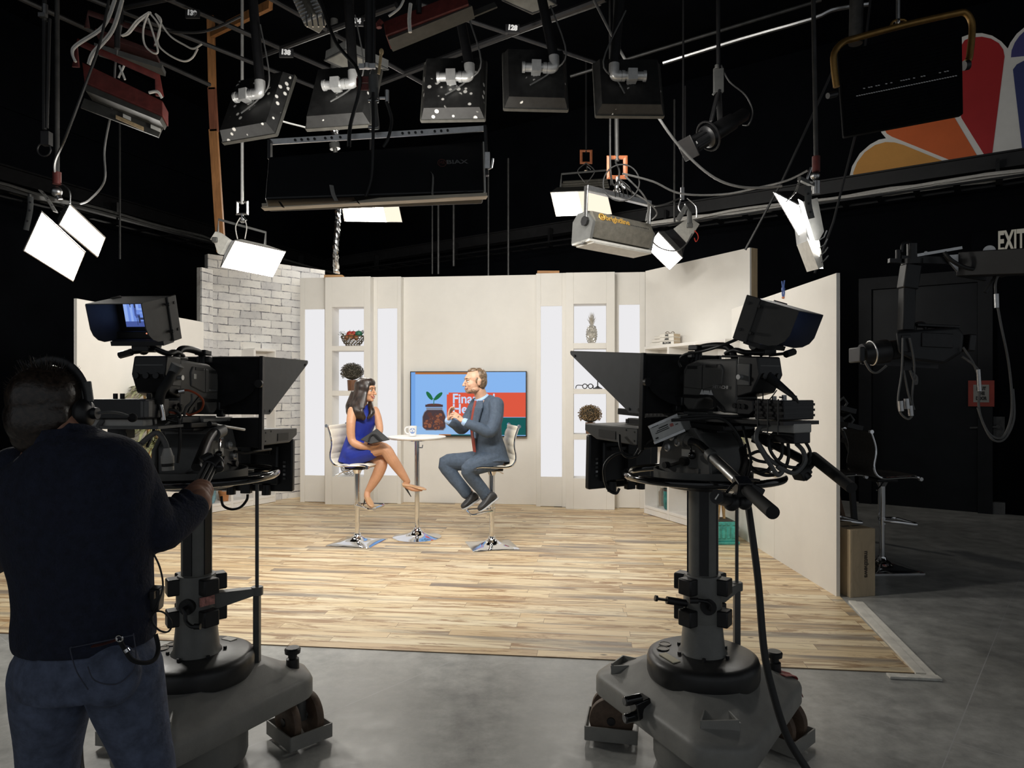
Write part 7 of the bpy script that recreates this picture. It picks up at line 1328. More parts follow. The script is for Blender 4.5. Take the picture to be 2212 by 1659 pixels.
q = MB(); a, b = P(1548, 1073, 2.28), P(1574, 1080, 2.36); d = (b - a).normalized(); q.cyl(a, a + d * .018, .0235, n=24); q.cyl(a + d * .018, b + d * .012, .024, n=20); q.ball(P(1580, 1085, 2.36), .030); q.cyl(P(1585, 1075, 2.36), P(1605, 1062, 2.34), .014); q.ball(P(1608, 1085, 2.36), .026); part(q, 'zoom_control', K['black'], t)
q = MB(); q.bar(a - d * .001 + Vector((-.004, 0, -.009)), a - d * .001 + Vector((.007, 0, .009)), .0055, .003); part(q, 'zoom_mark', K['whiteink'], t)
tubes(t, 'control_lead', K['cable'], [[(1570, 1063, 2.3), (1590, 1042, 2.34), (1618, 1036, 2.4), (1640, 1038, 2.45)], [(1605, 1055, 2.34), (1622, 1000, 2.5), (1610, 940, 2.65), (1600, 905, 2.7)]], .005)
# right rig: far pan bar
t = mkw('pan_bar', P(1700, 980, 2.75), 'black pan bar reaching right across the edge of the white flat', 'pan bar')
q = MB(); q.cyl(P(1602, 932, 2.88), P(1625, 935, 2.84), .024); q.cyl(P(1630, 940, 2.83), P(1640, 944, 2.82), .032); part(q, 'clamp_boss', K['black'], t)
q = MB(); q.cyl(P(1622, 934, 2.84), P(1747, 1000, 2.62), .0175, n=16); q.cyl(P(1648, 945, 2.8), P(1662, 953, 2.77), .026); q.cyl(P(1668, 957, 2.76), P(1674, 962, 2.75), .024); part(q, 'telescopic_tube', K['black'], t)
q = MB(); q.cyl(P(1757, 985, 2.62), P(1728, 1022, 2.6), .025, n=16); q.bar(P(1740, 1010, 2.6), P(1722, 1030, 2.58), .05, .04); q.cyl(P(1738, 1024, 2.58), P(1748, 1034, 2.57), .016); part(q, 'focus_control', K['black'], t, bev=.004)
q = MB(); q.cyl(P(1757, 988, 2.62), P(1840, 1054, 2.36), .0225, .020, 16); part(q, 'rubber_grip', K['rubber'], t)
# silver power supply on the right head
t = mkw('power_supply', P(1440, 925, 2.80), 'silver printed power supply brick tilted on the right camera head', 'power supply'); A, Bq, Cq, D = P(1401, 923, 2.80), P(1463, 896, 2.80), P(1479, 929, 2.80), P(1413, 957, 2.80); back = Vector((.075, .12, .0))
q = MB(); q.add([A, Bq, Cq, D, A + back, Bq + back, Cq + back, D + back], [(0, 1, 2, 3), (7, 6, 5, 4), (0, 4, 5, 1), (1, 5, 6, 2), (2, 6, 7, 3), (3, 7, 4, 0)]); part(q, 'case', K['psu'] if 'psu' in K else K.setdefault('psu', mat('printed_aluminium', (.46, .46, .44), .42, metal=.3, var=.06, sc=30)), t, bev=.003, smooth=0)
q = MB(); q.bar(A, Bq, .010, .010); q.bar(D, Cq, .010, .010); part(q, 'case_rails', K['alu'], t)
x = (Bq - A).normalized(); nn = x.cross((D - A)).normalized(); nn = nn if nn.y < 0 else -nn; iv = WM(t).inverted(); m = lambda u, v: A + (Bq - A) * u + (D - A) * v + nn * .002
for (u, v, w, h, mm) in ((.72, .42, .014, .012, mat('red_label', (.45, .12, .10), .5, var=.1)), (.45, .30, .04, .004, K['ink']), (.40, .42, .05, .003, K['ink']), (.38, .52, .06, .003, K['ink']), (.2, .10, .03, .0025, K['ink']), (.88, .3, .012, .0025, K['ink']), (.88, .5, .012, .0025, K['ink']), (.14, .8, .012, .006, K['ink'])): q = MB(face(m(u, v), x, nn)); q.box(-w / 2, w / 2, -h / 2, h / 2, 0, .0006); part(q, 'print', mm, t, smooth=0)
# right rig tray with boxes
t = mkw('battery_tray', P(1690, 900, 2.58), 'black equipment tray behind the right camera', 'tray'); cu = Vector((.51, -.86, 0)); sdv = Vector((.86, .51, 0)); o = P(1694, 905, 2.60)
q = MB(); q.bar(o - cu * .30 + Vector((0, 0, -.012)), o + cu * .075 + Vector((0, 0, -.012)), .20, .014, up=(0, 0, 1)); part(q, 'plate', K['black'], t, smooth=0)
def obx(name, c, L, w, h, m, label, cat_, d=cu, bev=.004): t2 = mkw(name, c, label, cat_); q = MB(); q.bar(c - d * L / 2, c + d * L / 2, w, h, up=(0, 0, 1)); part(q, 'case', m, t2, bev=bev, smooth=0); return t2
tb = obx('wireless_box', o + Vector((0, 0, .035)), .13, .17, .072, K['black'], 'black finned transmitter box on the tray of the right camera', 'transmitter')
q = MB(); 
for z in (.015, .035, .055): q.bar(o - cu * .066 + Vector((0, 0, z)), o + cu * .067 + Vector((0, 0, z)), .176, .009, up=(0, 0, 1))
part(q, 'fins', K['blackm'], tb, smooth=0)
for k, (a, z) in enumerate(((-.045, .085), (.0, .09), (.045, .088))): q = MB(); p = o + cu * a; q.cyl(p + Vector((0, 0, .07)), p + Vector((0, 0, z)), .009, n=12); part(q, 'socket', K['steel'], tb)
q = MB(); q.cyl(o + Vector((0, 0, .08)), P(1684, 858, 2.58), .003); part(q, 'aerial', K['ink'], tb)
q = MB()
for a in (-.045, .0, .045): q.tube([o + cu * a + sdv * -.09 + Vector((0, 0, .075)), o + cu * (a + .01) + sdv * -.105 + Vector((0, 0, -.05)), o + cu * (a + .012) + sdv * .0 + Vector((0, 0, -.06))], .003, 6)
part(q, 'cable_ties', K['ink'], tb)
obx('power_brick', P(1697, 923, 2.6), .15, .10, .034, K['brick2'] if 'brick2' in K else K.setdefault('brick2', mat('pale_grey_plastic', (.42, .41, .38), .5, var=.08)), 'pale grey power brick strapped under the right camera tray', 'power brick')
obx('adapter_block', P(1709, 942, 2.6), .10, .09, .05, K['black'], 'black adapter block hanging under the pale power brick, right camera', 'adapter')
t = mkw('foam_microphone', P(1645, 885, 2.6), 'small black foam microphone beside the right transmitter box', 'microphone'); q = MB(); q.ball(P(1645, 885, 2.62), (.022, .02, .018)); q.cyl(P(1648, 887, 2.62), P(1660, 895, 2.6), .012); part(q, 'foam', K['cloth'], t)
tubes(t, 'lead', K['cable'], [[(1640, 812, 2.7), (1647, 835, 2.68), (1648, 862, 2.64), (1645, 882, 2.62)], [(1678, 843, 2.6), (1665, 860, 2.6), (1652, 873, 2.6)]], .0022)
t = mkw('camera_cable', P(1680, 830, 2.6), 'thick black camera cable with a long strain relief behind the right camera', 'cable'); q = MB(); q.cyl(P(1632, 792, 2.72), P(1650, 806, 2.68), .030, .024); q.cyl(P(1648, 804, 2.68), P(1710, 853, 2.55), .022, .010, 14); part(q, 'strain_relief', K['rubber'], t)
tubes(t, 'cable', K['cable'], [[(1708, 851, 2.55), (1718, 862, 2.54), (1723, 878, 2.56)]], .009)
q = MB(); q.cyl(P(1722, 874, 2.56), P(1722, 882, 2.56), .014); part(q, 'connector', K['steel'], t)
t = mkw('cable_loops', P(1680, 970, 2.6), 'tangle of black cable loops hanging under the right camera tray', 'cable')
tubes(t, 'cable', K['cable'], [[(1733, 945, 2.6), (1750, 975, 2.6), (1742, 1002, 2.58), (1715, 1010, 2.56), (1685, 1000, 2.56), (1665, 975, 2.56), (1661, 950, 2.58), (1672, 935, 2.6)], [(1615, 985, 2.66), (1640, 975, 2.64), (1662, 990, 2.6), (1662, 1012, 2.6), (1640, 1020, 2.62), (1620, 1005, 2.66), (1608, 985, 2.7)], [(1612, 960, 2.7), (1606, 985, 2.68), (1622, 1012, 2.64), (1655, 1027, 2.62), (1690, 1018, 2.6), (1703, 990, 2.6), (1702, 955, 2.6)], [(1560, 905, 2.78), (1585, 925, 2.72), (1600, 960, 2.68), (1604, 985, 2.68), (1625, 1000, 2.66)], [(1690, 950, 2.6), (1688, 985, 2.58), (1670, 998, 2.58), (1640, 996, 2.6), (1622, 988, 2.62)], [(1612, 870, 2.72), (1630, 865, 2.72), (1632, 885, 2.72), (1622, 897, 2.74)], [(1450, 908, 2.74), (1500, 905, 2.72), (1550, 903, 2.72), (1575, 915, 2.7), (1597, 945, 2.68), (1604, 970, 2.68)], [(1470, 902, 2.74), (1520, 898, 2.72), (1580, 900, 2.72), (1640, 898, 2.7)]], .0062)
tubes(t, 'grey_cable', K['gcable'], [[(1660, 918, 2.6), (1640, 925, 2.58), (1634, 950, 2.56), (1652, 985, 2.56), (1668, 1010, 2.56), (1680, 1026, 2.56), (1690, 1018, 2.56), (1680, 1008, 2.56), (1715, 1022, 2.56), (1738, 1000, 2.56), (1735, 975, 2.58), (1720, 958, 2.6)], [(1625, 943, 2.6), (1640, 960, 2.58), (1660, 990, 2.57), (1690, 1010, 2.57)]], .0085)
tubes(t, 'thin_cable', K['cable'], [[(1600, 1030, 2.5), (1608, 1000, 2.6), (1604, 970, 2.68)], [(1622, 1040, 2.5), (1608, 1010, 2.6)]], .014)
t = mkw('floor_cable', P(1650, 1300, 2.2), 'thick black cable hanging from the right camera down to the concrete floor', 'cable'); tubes(t, 'cable', K['cable'], [[(1612, 1070, 2.5), (1620, 1120, 2.45), (1637, 1250, 2.38), (1650, 1400, 2.32), (1668, 1490, 2.30), (1700, 1590, 2.28), (1745, 1665, 2.25), (1790, 1740, 2.2)]], .0125, 8, 10)
t = mkw('monitor_leads', P(1390, 980, 3.1), 'black leads drooping below the right teleprompter', 'cable'); tubes(t, 'cable', K['cable'], [[(1338, 940, 3.05), (1340, 965, 3.0), (1350, 985, 3.0), (1370, 985, 3.0), (1385, 960, 3.0), (1405, 930, 2.98)], [(1440, 935, 2.9), (1400, 955, 2.95), (1375, 985, 3.0), (1340, 978, 3.0), (1312, 995, 3.0), (1304, 1020, 3.0), (1312, 1055, 3.05), (1330, 1066, 3.05), (1338, 1055, 3.05)]], .006)
t = mkw('viewfinder_lead', P(1545, 750, 2.75), 'black lead looping from the right viewfinder to the camera handle', 'cable'); tubes(t, 'cable', K['cable'], [[(1596, 731, 2.72), (1560, 746, 2.75), (1520, 758, 2.85), (1480, 766, 2.92), (1466, 780, 2.95), (1470, 793, 2.95)]], .006)
# left rig extras
t = mkw('battery_tray', P(285, 905, 2.55), 'black equipment tray behind the left camera', 'tray'); cu, sdv = Vector((-.087, -1, 0)).normalized(), Vector((1, -.087, 0)).normalized(); o = P(280, 900, 2.55)
q = MB(); q.bar(o + sdv * -.16 + Vector((0, 0, -.036)), o + sdv * .16 + Vector((0, 0, -.036)), .16, .010, up=(0, 0, 1)); q.bar(o + sdv * .10 + Vector((0, 0, -.036)), P(360, 900, 2.75), .06, .01); part(q, 'plate', K['dgrey'], t, smooth=0)
tb = obx('wireless_box', o + Vector((0, 0, .03)), .215, .15, .070, K['black'], 'black transmitter box on the tray of the left camera', 'transmitter', sdv)
for a in (-.055, -.028, .075): q = MB(); q.cyl(o + sdv * a + Vector((0, 0, .06)), o + sdv * a + Vector((0, 0, .085)), .008, n=12); part(q, 'socket', K['blackm'], tb)
q = MB(); q.boxc(o + sdv * .098 + Vector((0, -.06, .03)), (.03, .03, .06)); part(q, 'end_latch', K['gcable'], tb, bev=.003)
obx('power_brick', P(268, 915, 2.54), .20, .09, .036, K['brick2'], 'grey power brick strapped under the left camera tray', 'power brick', sdv)
obx('adapter_block', P(262, 935, 2.56), .07, .06, .04, K['black'], 'black adapter block hanging under the grey power brick, left camera', 'adapter', sdv)
t = mkw('mains_lead', P(290, 960, 2.5), 'thick grey mains lead with a large plug hanging at the left camera', 'cable'); tubes(t, 'cable', K['gcable'], [[(222, 908, 2.5), (213, 925, 2.48), (232, 945, 2.46), (265, 955, 2.45), (300, 960, 2.45), (320, 945, 2.45), (340, 935, 2.46), (356, 955, 2.46), (361, 975, 2.46)], [(240, 950, 2.45), (275, 962, 2.44), (305, 962, 2.44)]], .0095)
q = MB(); a, b = P(361, 968, 2.46), P(363, 1016, 2.46); q.cyl(a, a.lerp(b, .35), .012, .020, 16); q.cyl(a.lerp(b, .35), a.lerp(b, .68), .022, n=18); q.cyl(a.lerp(b, .80), b, .020, n=18); part(q, 'plug', K['brick2'], t)
q = MB(); q.cyl(a.lerp(b, .66), a.lerp(b, .82), .0205, n=18); part(q, 'plug_band', K['ink'], t)
t = mkw('camera_cable', P(352, 850, 2.6), 'thick black camera cable with strain relief behind the left camera', 'cable'); q = MB(); q.cyl(P(384, 788, 2.62), P(374, 806, 2.62), .024, .02, 14); part(q, 'connector', K['gcable'], t); q = MB(); q.tube(pp_([(374, 804, 2.62), (364, 824, 2.58), (348, 848, 2.55), (344, 872, 2.55)]), .017, 12, sm=4); part(q, 'strain_relief', K['rubber'], t); q = MB(); q.tube(pp_([(345, 868, 2.55), (350, 888, 2.55), (353, 908, 2.55)]), .0085, 10, sm=4); part(q, 'cable', K['chrome'], t)
t = mkw('audio_leads', P(400, 870, 2.72), 'orange and grey leads looping at the side of the left camera', 'cable'); tubes(t, 'orange_cable', K['orangec'], [[(388, 845, 2.70), (405, 843, 2.70), (425, 851, 2.72), (439, 866, 2.74), (434, 885, 2.76), (412, 896, 2.76), (400, 893, 2.75)], [(340, 878, 2.6), (360, 888, 2.62), (380, 893, 2.65)]], .0042); tubes(t, 'grey_cable', K['gcable'], [[(415, 851, 2.72), (414, 868, 2.72), (402, 880, 2.72), (398, 897, 2.74)]], .005)
tubes(t, 'black_cable', K['cable'], [[(340, 890, 2.6), (360, 905, 2.6), (385, 910, 2.62), (388, 895, 2.64), (370, 885, 2.62), (345, 895, 2.6)], [(386, 905, 2.62), (389, 950, 2.6), (384, 1000, 2.6)], [(330, 905, 2.55), (332, 930, 2.55), (318, 965, 2.5)], [(350, 900, 2.6), (375, 900, 2.62), (390, 888, 2.66), (386, 872, 2.68)], [(255, 935, 2.5), (254, 970, 2.5), (250, 990, 2.5)], [(270, 935, 2.5), (278, 965, 2.5), (290, 985, 2.5)]], .0055)
q = MB(); q.cyl(P(385, 846, 2.69), P(398, 844, 2.70), .010, n=12); part(q, 'audio_plug', K['chrome'], t)
t = mkw('focus_rod', P(495, 922, 2.8), 'thin pale rod pointing right beside the left camera rails', 'rod'); q = MB(); q.cyl(P(462, 917, 2.75), P(528, 928, 2.92), .006, n=10); part(q, 'shaft', K['alu'], t); q = MB(); q.cyl(P(452, 916, 2.72), P(464, 917.5, 2.75), .012, n=12); part(q, 'knob', K['black'], t)
t = mkw('monitor_leads', P(500, 1070, 3.1), 'black lead drooping below the left teleprompter monitor', 'cable'); tubes(t, 'cable', K['cable'], [[(478, 1072, 3.1), (482, 1092, 3.1), (500, 1100, 3.1), (520, 1095, 3.1), (533, 1080, 3.1), (535, 1068, 3.1)], [(505, 975, 3.0), (530, 978, 3.05), (555, 974, 3.1), (585, 970, 3.2)]], .006)
t = mkw('pan_bar', P(440, 990, 2.5), 'pan bar of the left camera gripped by the operator', 'pan bar'); q = MB(); q.cyl(P(478, 930, 2.80), P(462, 938, 2.72), .026, n=16); part(q, 'clamp_boss', K['dgrey'], t)
q = MB(); q.tube(pp_([(478, 929, 2.79), (462, 934, 2.72), (448, 952, 2.62), (434, 985, 2.50), (424, 1010, 2.44)]), .0175, 12, sm=5); part(q, 'bent_arm', K['blackm'], t)
q = MB(); q.cyl(P(470, 995, 2.42), P(452, 1012, 2.38), .030, n=16); q.bar(P(462, 990, 2.42), P(440, 1003, 2.40), .06, .05); q.cyl(P(470, 990, 2.42), P(474, 1015, 2.38), .016); part(q, 'focus_control', K['black'], t, bev=.005)
q = MB(); q.cyl(P(454, 1006, 2.40), P(418, 1092, 2.11), .019, n=20); part(q, 'rubber_grip', K['rubber'], t)
q = MB(); a, b = P(453, 1009, 2.39), P(432, 1050, 2.20); Q = frame(b - a)
for k in range(9): an = 2 * PI * k / 9; w = Q @ Vector((.0195 * math.cos(an), .0195 * math.sin(an), 0)); q.bar(a + w, b + w, .006, .006)
part(q, 'grip_ribs', K['dgrey'], t)
# ---------------------------------------------------------------- camera operator
K['knit'] = mat('navy_fleece', (.010, .0135, .030), .95, var=.35, sc=40, bump=.5, bsc=130); K['denim'] = mat('blue_denim', (.085, .105, .165), .85, var=.4, sc=22, bump=.3, bsc=120); K['hairo'] = hairmat('operator_hair', (.020, .013, .009), (90, 90, 90)); K['stitch'] = mat('denim_stitch', (.05, .055, .08), .8, var=.2, sc=60)
def operator():
    Y0 = 1.86; V = lambda a, b, dy=0: P(a, b, Y0 + dy); t = thing('person', Vector((V(185, 1400).x, Y0, 0)), 'camera operator seen from behind in a navy fleece and blue jeans with a headset', 'person')
    hc = V(110, 891, .02); hf = Vector((-.04, 1, -.05)); lat = Vector((.97, -.22, 0)).normalized(); q = MB(); headform(q, hc, hf, (-.03, 0, 1), 1.04)
    q.limb([V(112, 905, -.01), V(125, 935, -.01), V(140, 965, 0)], [.062, .064, .075], 14, 3)
    q.sect([(V(150, 960, 0), .12, .07, lat), (V(150, 1005, .0), .15, .09, lat), (V(160, 1080, .01), .175, .11, lat), (V(180, 1230, .02), .16, .11, lat), (V(188, 1360, .02), .165, .12, lat), (V(190, 1430, .02), .17, .13, lat)], 20)
    w = V(420, 1100, .22); q.limb([V(268, 1030, .02), V(300, 1100, .05), V(335, 1150, .08), V(385, 1118, .16), w], [.062, .055, .047, .042, .030], 14)
    q.limb([V(20, 1040, .05), V(-40, 1130, .10), V(-60, 1220, .16), V(20, 1200, .45)], [.062, .055, .046, .032], 12)
    hand(q, V(20, 1200, .45), (.55, .8, .1), (.3, -.2, .9), 1.0, .5, 1)
    # fist round the grip
    hp = V(438, 1058, .285); q.ball(V(430, 1086, .25), (.036, .046, .038), 16, 12, frame((-.45, .6, .5))); gx = (P(454, 1006, 2.40) - P(418, 1092, 2.11)).normalized(); g0 = P(426, 1074, 2.17); sd = gx.cross(Vector((0, 0, 1))).normalized(); upv = sd.cross(gx)
    if sd.x < 0: sd = -sd
    if upv.z < 0: upv = -upv
    for k in range(4):
        c = g0 + gx * (.040 - .023 * k); q.limb([c + upv * .020 - sd * .024 - gx * .012, c + upv * .033 - sd * .0, c + upv * .024 + sd * .026, c - upv * .002 + sd * .033, c - upv * .024 + sd * .022, c - upv * .032 + sd * .004], [.0115, .0120, .0115, .0105, .0098, .0080], 8, 3)
    q.limb([V(419, 1094, .23), g0 - sd * .030 + upv * .012, g0 + gx * .02 - sd * .028 + upv * .016, g0 + gx * .048 - sd * .015 + upv * .022], [.020, .0155, .0125, .009], 10, 3); q.limb([w, g0 - gx * .02 + upv * .02], [.030, .030], 10, 2)
    for sgn, top, pts in ((1, 0, [(255, 1440, .02), (280, 1560, .04), (322, 1680, .05), (325, 1900, .05), (328, 2080, .03)]), (-1, 0, [(118, 1440, .02), (112, 1560, .05), (104, 1680, .08), (100, 1900, .10), (98, 2080, .10)])):
        q.limb([V(*p_) for p_ in pts], [.080, .070, .052, .048, .042], 14)
    body = part(q, 'body', SKIN3, t, remesh=.005, rsm=3)
    # hair
    q = MB(); f, l, u, Q = axes(hf, (-.03, 0, 1)); b = lambda dl, df, du, r: q.ball(hc + (l * dl + f * df + u * du) * 1.04, tuple(x * 1.04 for x in r), 20, 14, Q)
    b(0, -.020, .038, (.084, .100, .084)); b(0, -.046, -.015, (.080, .070, .080)); b(0, -.050, -.060, (.066, .048, .050)); b(0, .030, .070, (.068, .070, .058)); b(.070, -.006, .0, (.012, .030, .045)); b(-.070, -.006, .0, (.012, .030, .045)); part(q, 'hair', K['hairo'], t, remesh=.006, rsm=3)
    q = MB(); rr = random.Random(6)
    for k in range(260):
        a = rr.uniform(0, 2 * PI); e = rr.uniform(.15, 1.3); d = (l * math.cos(a) * math.cos(e) + f * math.sin(a) * math.cos(e) + u * math.sin(e)).normalized(); c = hc + u * .038 - f * .015 + Vector((d.x * .084, d.y * .092, d.z * .088)); L = rr.uniform(.012, .028) * (1.3 if d.z > .7 else .8); tip = c + (d + Vector((rr.uniform(-.5, .5), rr.uniform(-.5, .5), rr.uniform(-.1, .5)))).normalized() * L; q.cyl(c, tip, .0013, .0003, 4)
    part(q, 'hair_tufts', K['hairo'], t)
    # fleece
    q = MB(); q.sect([(V(138, 946, .0), .085, .085, lat), (V(142, 958, .0), .105, .10, lat), (V(148, 980, .0), .185, .115, lat), (V(152, 1006, .0), .225, .13, lat), (V(158, 1060, .0), .228, .148, lat), (V(166, 1150, .01), .212, .150, lat), (V(178, 1230, .02), .192, .145, lat), (V(183, 1300, .02), .186, .145, lat), (V(184, 1350, .02), .190, .15, lat), (V(185, 1384, .02), .186, .15, lat)], 26)
    q.limb([V(255, 1022, .0), V(292, 1080, .02), V(318, 1128, .05), V(345, 1142, .08), V(388, 1120, .145), V(417, 1100, .195)], [.088, .078, .072, .066, .055, .046], 18); q.limb([V(40, 1030, .02), V(-20, 1110, .06), V(-55, 1190, .12), V(-20, 1205, .25), V(20, 1190, .42)], [.085, .076, .066, .056, .046], 16)
    for k in range(5): u_ = k / 4; c = V(350 + 62 * u_, 1138 - 47 * u_, .09 + .115 * u_); q.torus(c, .062 - .014 * u_, .009, 20, 8, frame((.62, .72, .35)))
    q.torus(V(184, 1378, .02), .0, .0, 3, 3); part(q, 'fleece', K['knit'], t, remesh=.007, rsm=5)
    q = MB(); q.sect([(V(136, 955, -.005), .082, .080, lat), (V(132, 938, -.005), .078, .078, lat), (V(131, 925, -.005), .080, .080, lat)], 24); q.limb([V(150, 921, -.06), V(180, 925, -.02), V(206, 934, .02), V(218, 942, .06)], [.010, .013, .014, .010], 8); q.sect([(V(196, 968, .0), .042, .018), (V(204, 952, .02), .034, .014), (V(206, 938, .03), .018, .010)], 12); part(q, 'collar', K['knit'], t, remesh=.006, rsm=2)
    # jeans
    q = MB(); q.sect([(V(186, 1372, .02), .172, .135, lat), (V(186, 1400, .02), .180, .145, lat), (V(187, 1440, .015), .182, .155, lat), (V(188, 1475, .015), .178, .150, lat)], 24)
    q.limb([V(262, 1450, .015), V(280, 1520, .03), V(303, 1600, .05), V(324, 1690, .05), V(326, 1900, .05), V(328, 2090, .04)], [.104, .094, .078, .068, .066, .066], 18); q.limb([V(113, 1450, .015), V(112, 1520, .03), V(108, 1600, .06), V(104, 1690, .08), V(100, 1900, .10), V(98, 2090, .10)], [.104, .098, .084, .076, .070, .068], 18); q.ball(V(145, 1455, -.075), (.08, .06, .085)); q.ball(V(235, 1455, -.075), (.08, .06, .085))
    j = part(q, 'jeans', K['denim'], t, remesh=.006, rsm=5)
    for x in (104, 318):
        c = V(x, 2160, .05); q = MB(); q.limb([Vector((c.x, c.y - .08, .05)), Vector((c.x + .005, c.y + .06, .045)), Vector((c.x + .01, c.y + .16, .035))], [.048, .046, .036], 14); part(q, 'shoe', K['shoe'], t)
    yb = -.148
    for pts in ([(155, 1398), (152, 1405), (165, 1450), (190, 1490)], [(150, 1400), (288, 1372)], [(288, 1368), (294, 1420), (286, 1452), (250, 1478), (205, 1470), (190, 1440)], [(78, 1392), (82, 1430), (70, 1470)], [(120, 1395), (125, 1430), (130, 1455)]): q = MB(); q.tube([V(a, b, yb - .012 + .0006 * abs(a - 190)) for a, b in pts], .0016, 5, sm=4); part(q, 'jean_seam', K['stitch'], t)
    # leather strip, keyring strap
    q = MB(); q.tube([V(200, 1396, -.152), (V(228, 1390, -.15)), V(252, 1382, -.145)], .010, 6, sm=2, flat=.3); part(q, 'wallet_edge', mat('brown_leather', (.07, .02, .015), .6, var=.3, sc=30), t)
    q = MB(); q.tube([V(258, 1382, -.145), V(268, 1400, -.15), V(285, 1425, -.15), (V(312, 1432, -.125)), V(334, 1424, -.09), V(342, 1400, -.06), V(336, 1370, -.05)], .0055, 8, sm=5); part(q, 'key_strap', K['cloth'], t)
    q = MB(); q.torus(V(258, 1379, -.152), .008, .0022, 16, 6, frame((0, 1, .2))); q.cyl(V(272, 1402, -.152), V(276, 1408, -.152), .007, n=10); part(q, 'key_ring', K['chrome'], t)
    return t, hc, f, l, u, V
OPT, ohc, of, ol, ou, OV = operator()
t = thing('headset', ohc, 'black headset with a boom microphone on the operator\'s head', 'headset'); R_ = -ol; at = lambda r, f_, u_: ohc + R_ * r + of * f_ + ou * u_
q = MB(); q.tube([at(.098 * math.cos(a), -.005, .02 + .122 * math.sin(a)) for a in [R(d) for d in range(-8, 189, 8)]], .013, 8, flat=.35); part(q, 'headband', K['blackm'], t)
for g in (1, -1):
    q = MB(); q.lathe([(.001, -.018), (.036, -.018), (.040, -.010), (.040, .004), (.034, .014), (.020, .020), (.001, .021)], at(g * .090, -.004, -.006), 24, frame(R_ * g)); q.build  # ear cup
    part(q, 'ear_cup', K['black'], t); q = MB(); q.torus(at(g * .082, -.004, -.006), .031, .011, 24, 8, frame(R_ * g)); part(q, 'ear_pad', K['cloth'], t)
q = MB(); q.bar(at(.102, -.005, .025), at(.095, -.005, .08), .028, .008); part(q, 'slider', K['dgrey'], t, bev=.002)
q = MB(); q.cyl(at(.106, .0, -.006), at(.124, .0, -.006), .016, n=18); part(q, 'boom_hub', K['black'], t)
q = MB(); q.tube([at(.12, .0, -.006), at(.140, .02, -.003), at(.155, .05, -.006), at(.170, .08, -.016)], .004, 8, sm=5); part(q, 'boom_arm', K['dgrey'], t)
q = MB(); q.ball(at(.174, .085, -.019), .013); part(q, 'foam_tip', K['cloth'], t)
q = MB(); q.tube([at(.100, -.01, -.045), OV(192, 930, .04), OV(215, 960, .03), OV(240, 985, .02)], .0035, 8, sm=5); part(q, 'lead', K['cable'], t)
t = thing('belt_pack', OV(328, 1292, .03), 'black intercom belt pack clipped on the operator\'s right hip', 'belt pack'); q = MB(); q.boxc(OV(328, 1292, .03), (.052, .045, .062), (0, .08, .1)); part(q, 'case', K['black'], t, bev=.006)
q = MB(); q.boxc(OV(330, 1285, .0), (.012, .01, .02)); part(q, 'switch', K['blackm'], t)
q = MB(); q.tube([OV(331, 1195, .01), OV(345, 1225, .01), OV(352, 1265, .01), OV(342, 1300, .0), OV(330, 1325, .0), OV(330, 1345, .0), OV(345, 1362, .0), OV(364, 1364, .0), OV(371, 1345, .0), OV(355, 1324, .0), OV(335, 1322, .0), OV(322, 1345, -.0)], .0025, 8, sm=5); part(q, 'lead', K['cable'], t)
pipe('floor_cable', pp_([(174, 1530, 2.2), (170, 1600, 2.2), (178, 1680, 2.15)]) + [Vector((-1.25, 2.1, .4)), Vector((-1.2, 2.0, .013))], .012, K['cable'], 'black cable hanging between the operator\'s legs to the floor', 'cable', sm=5)
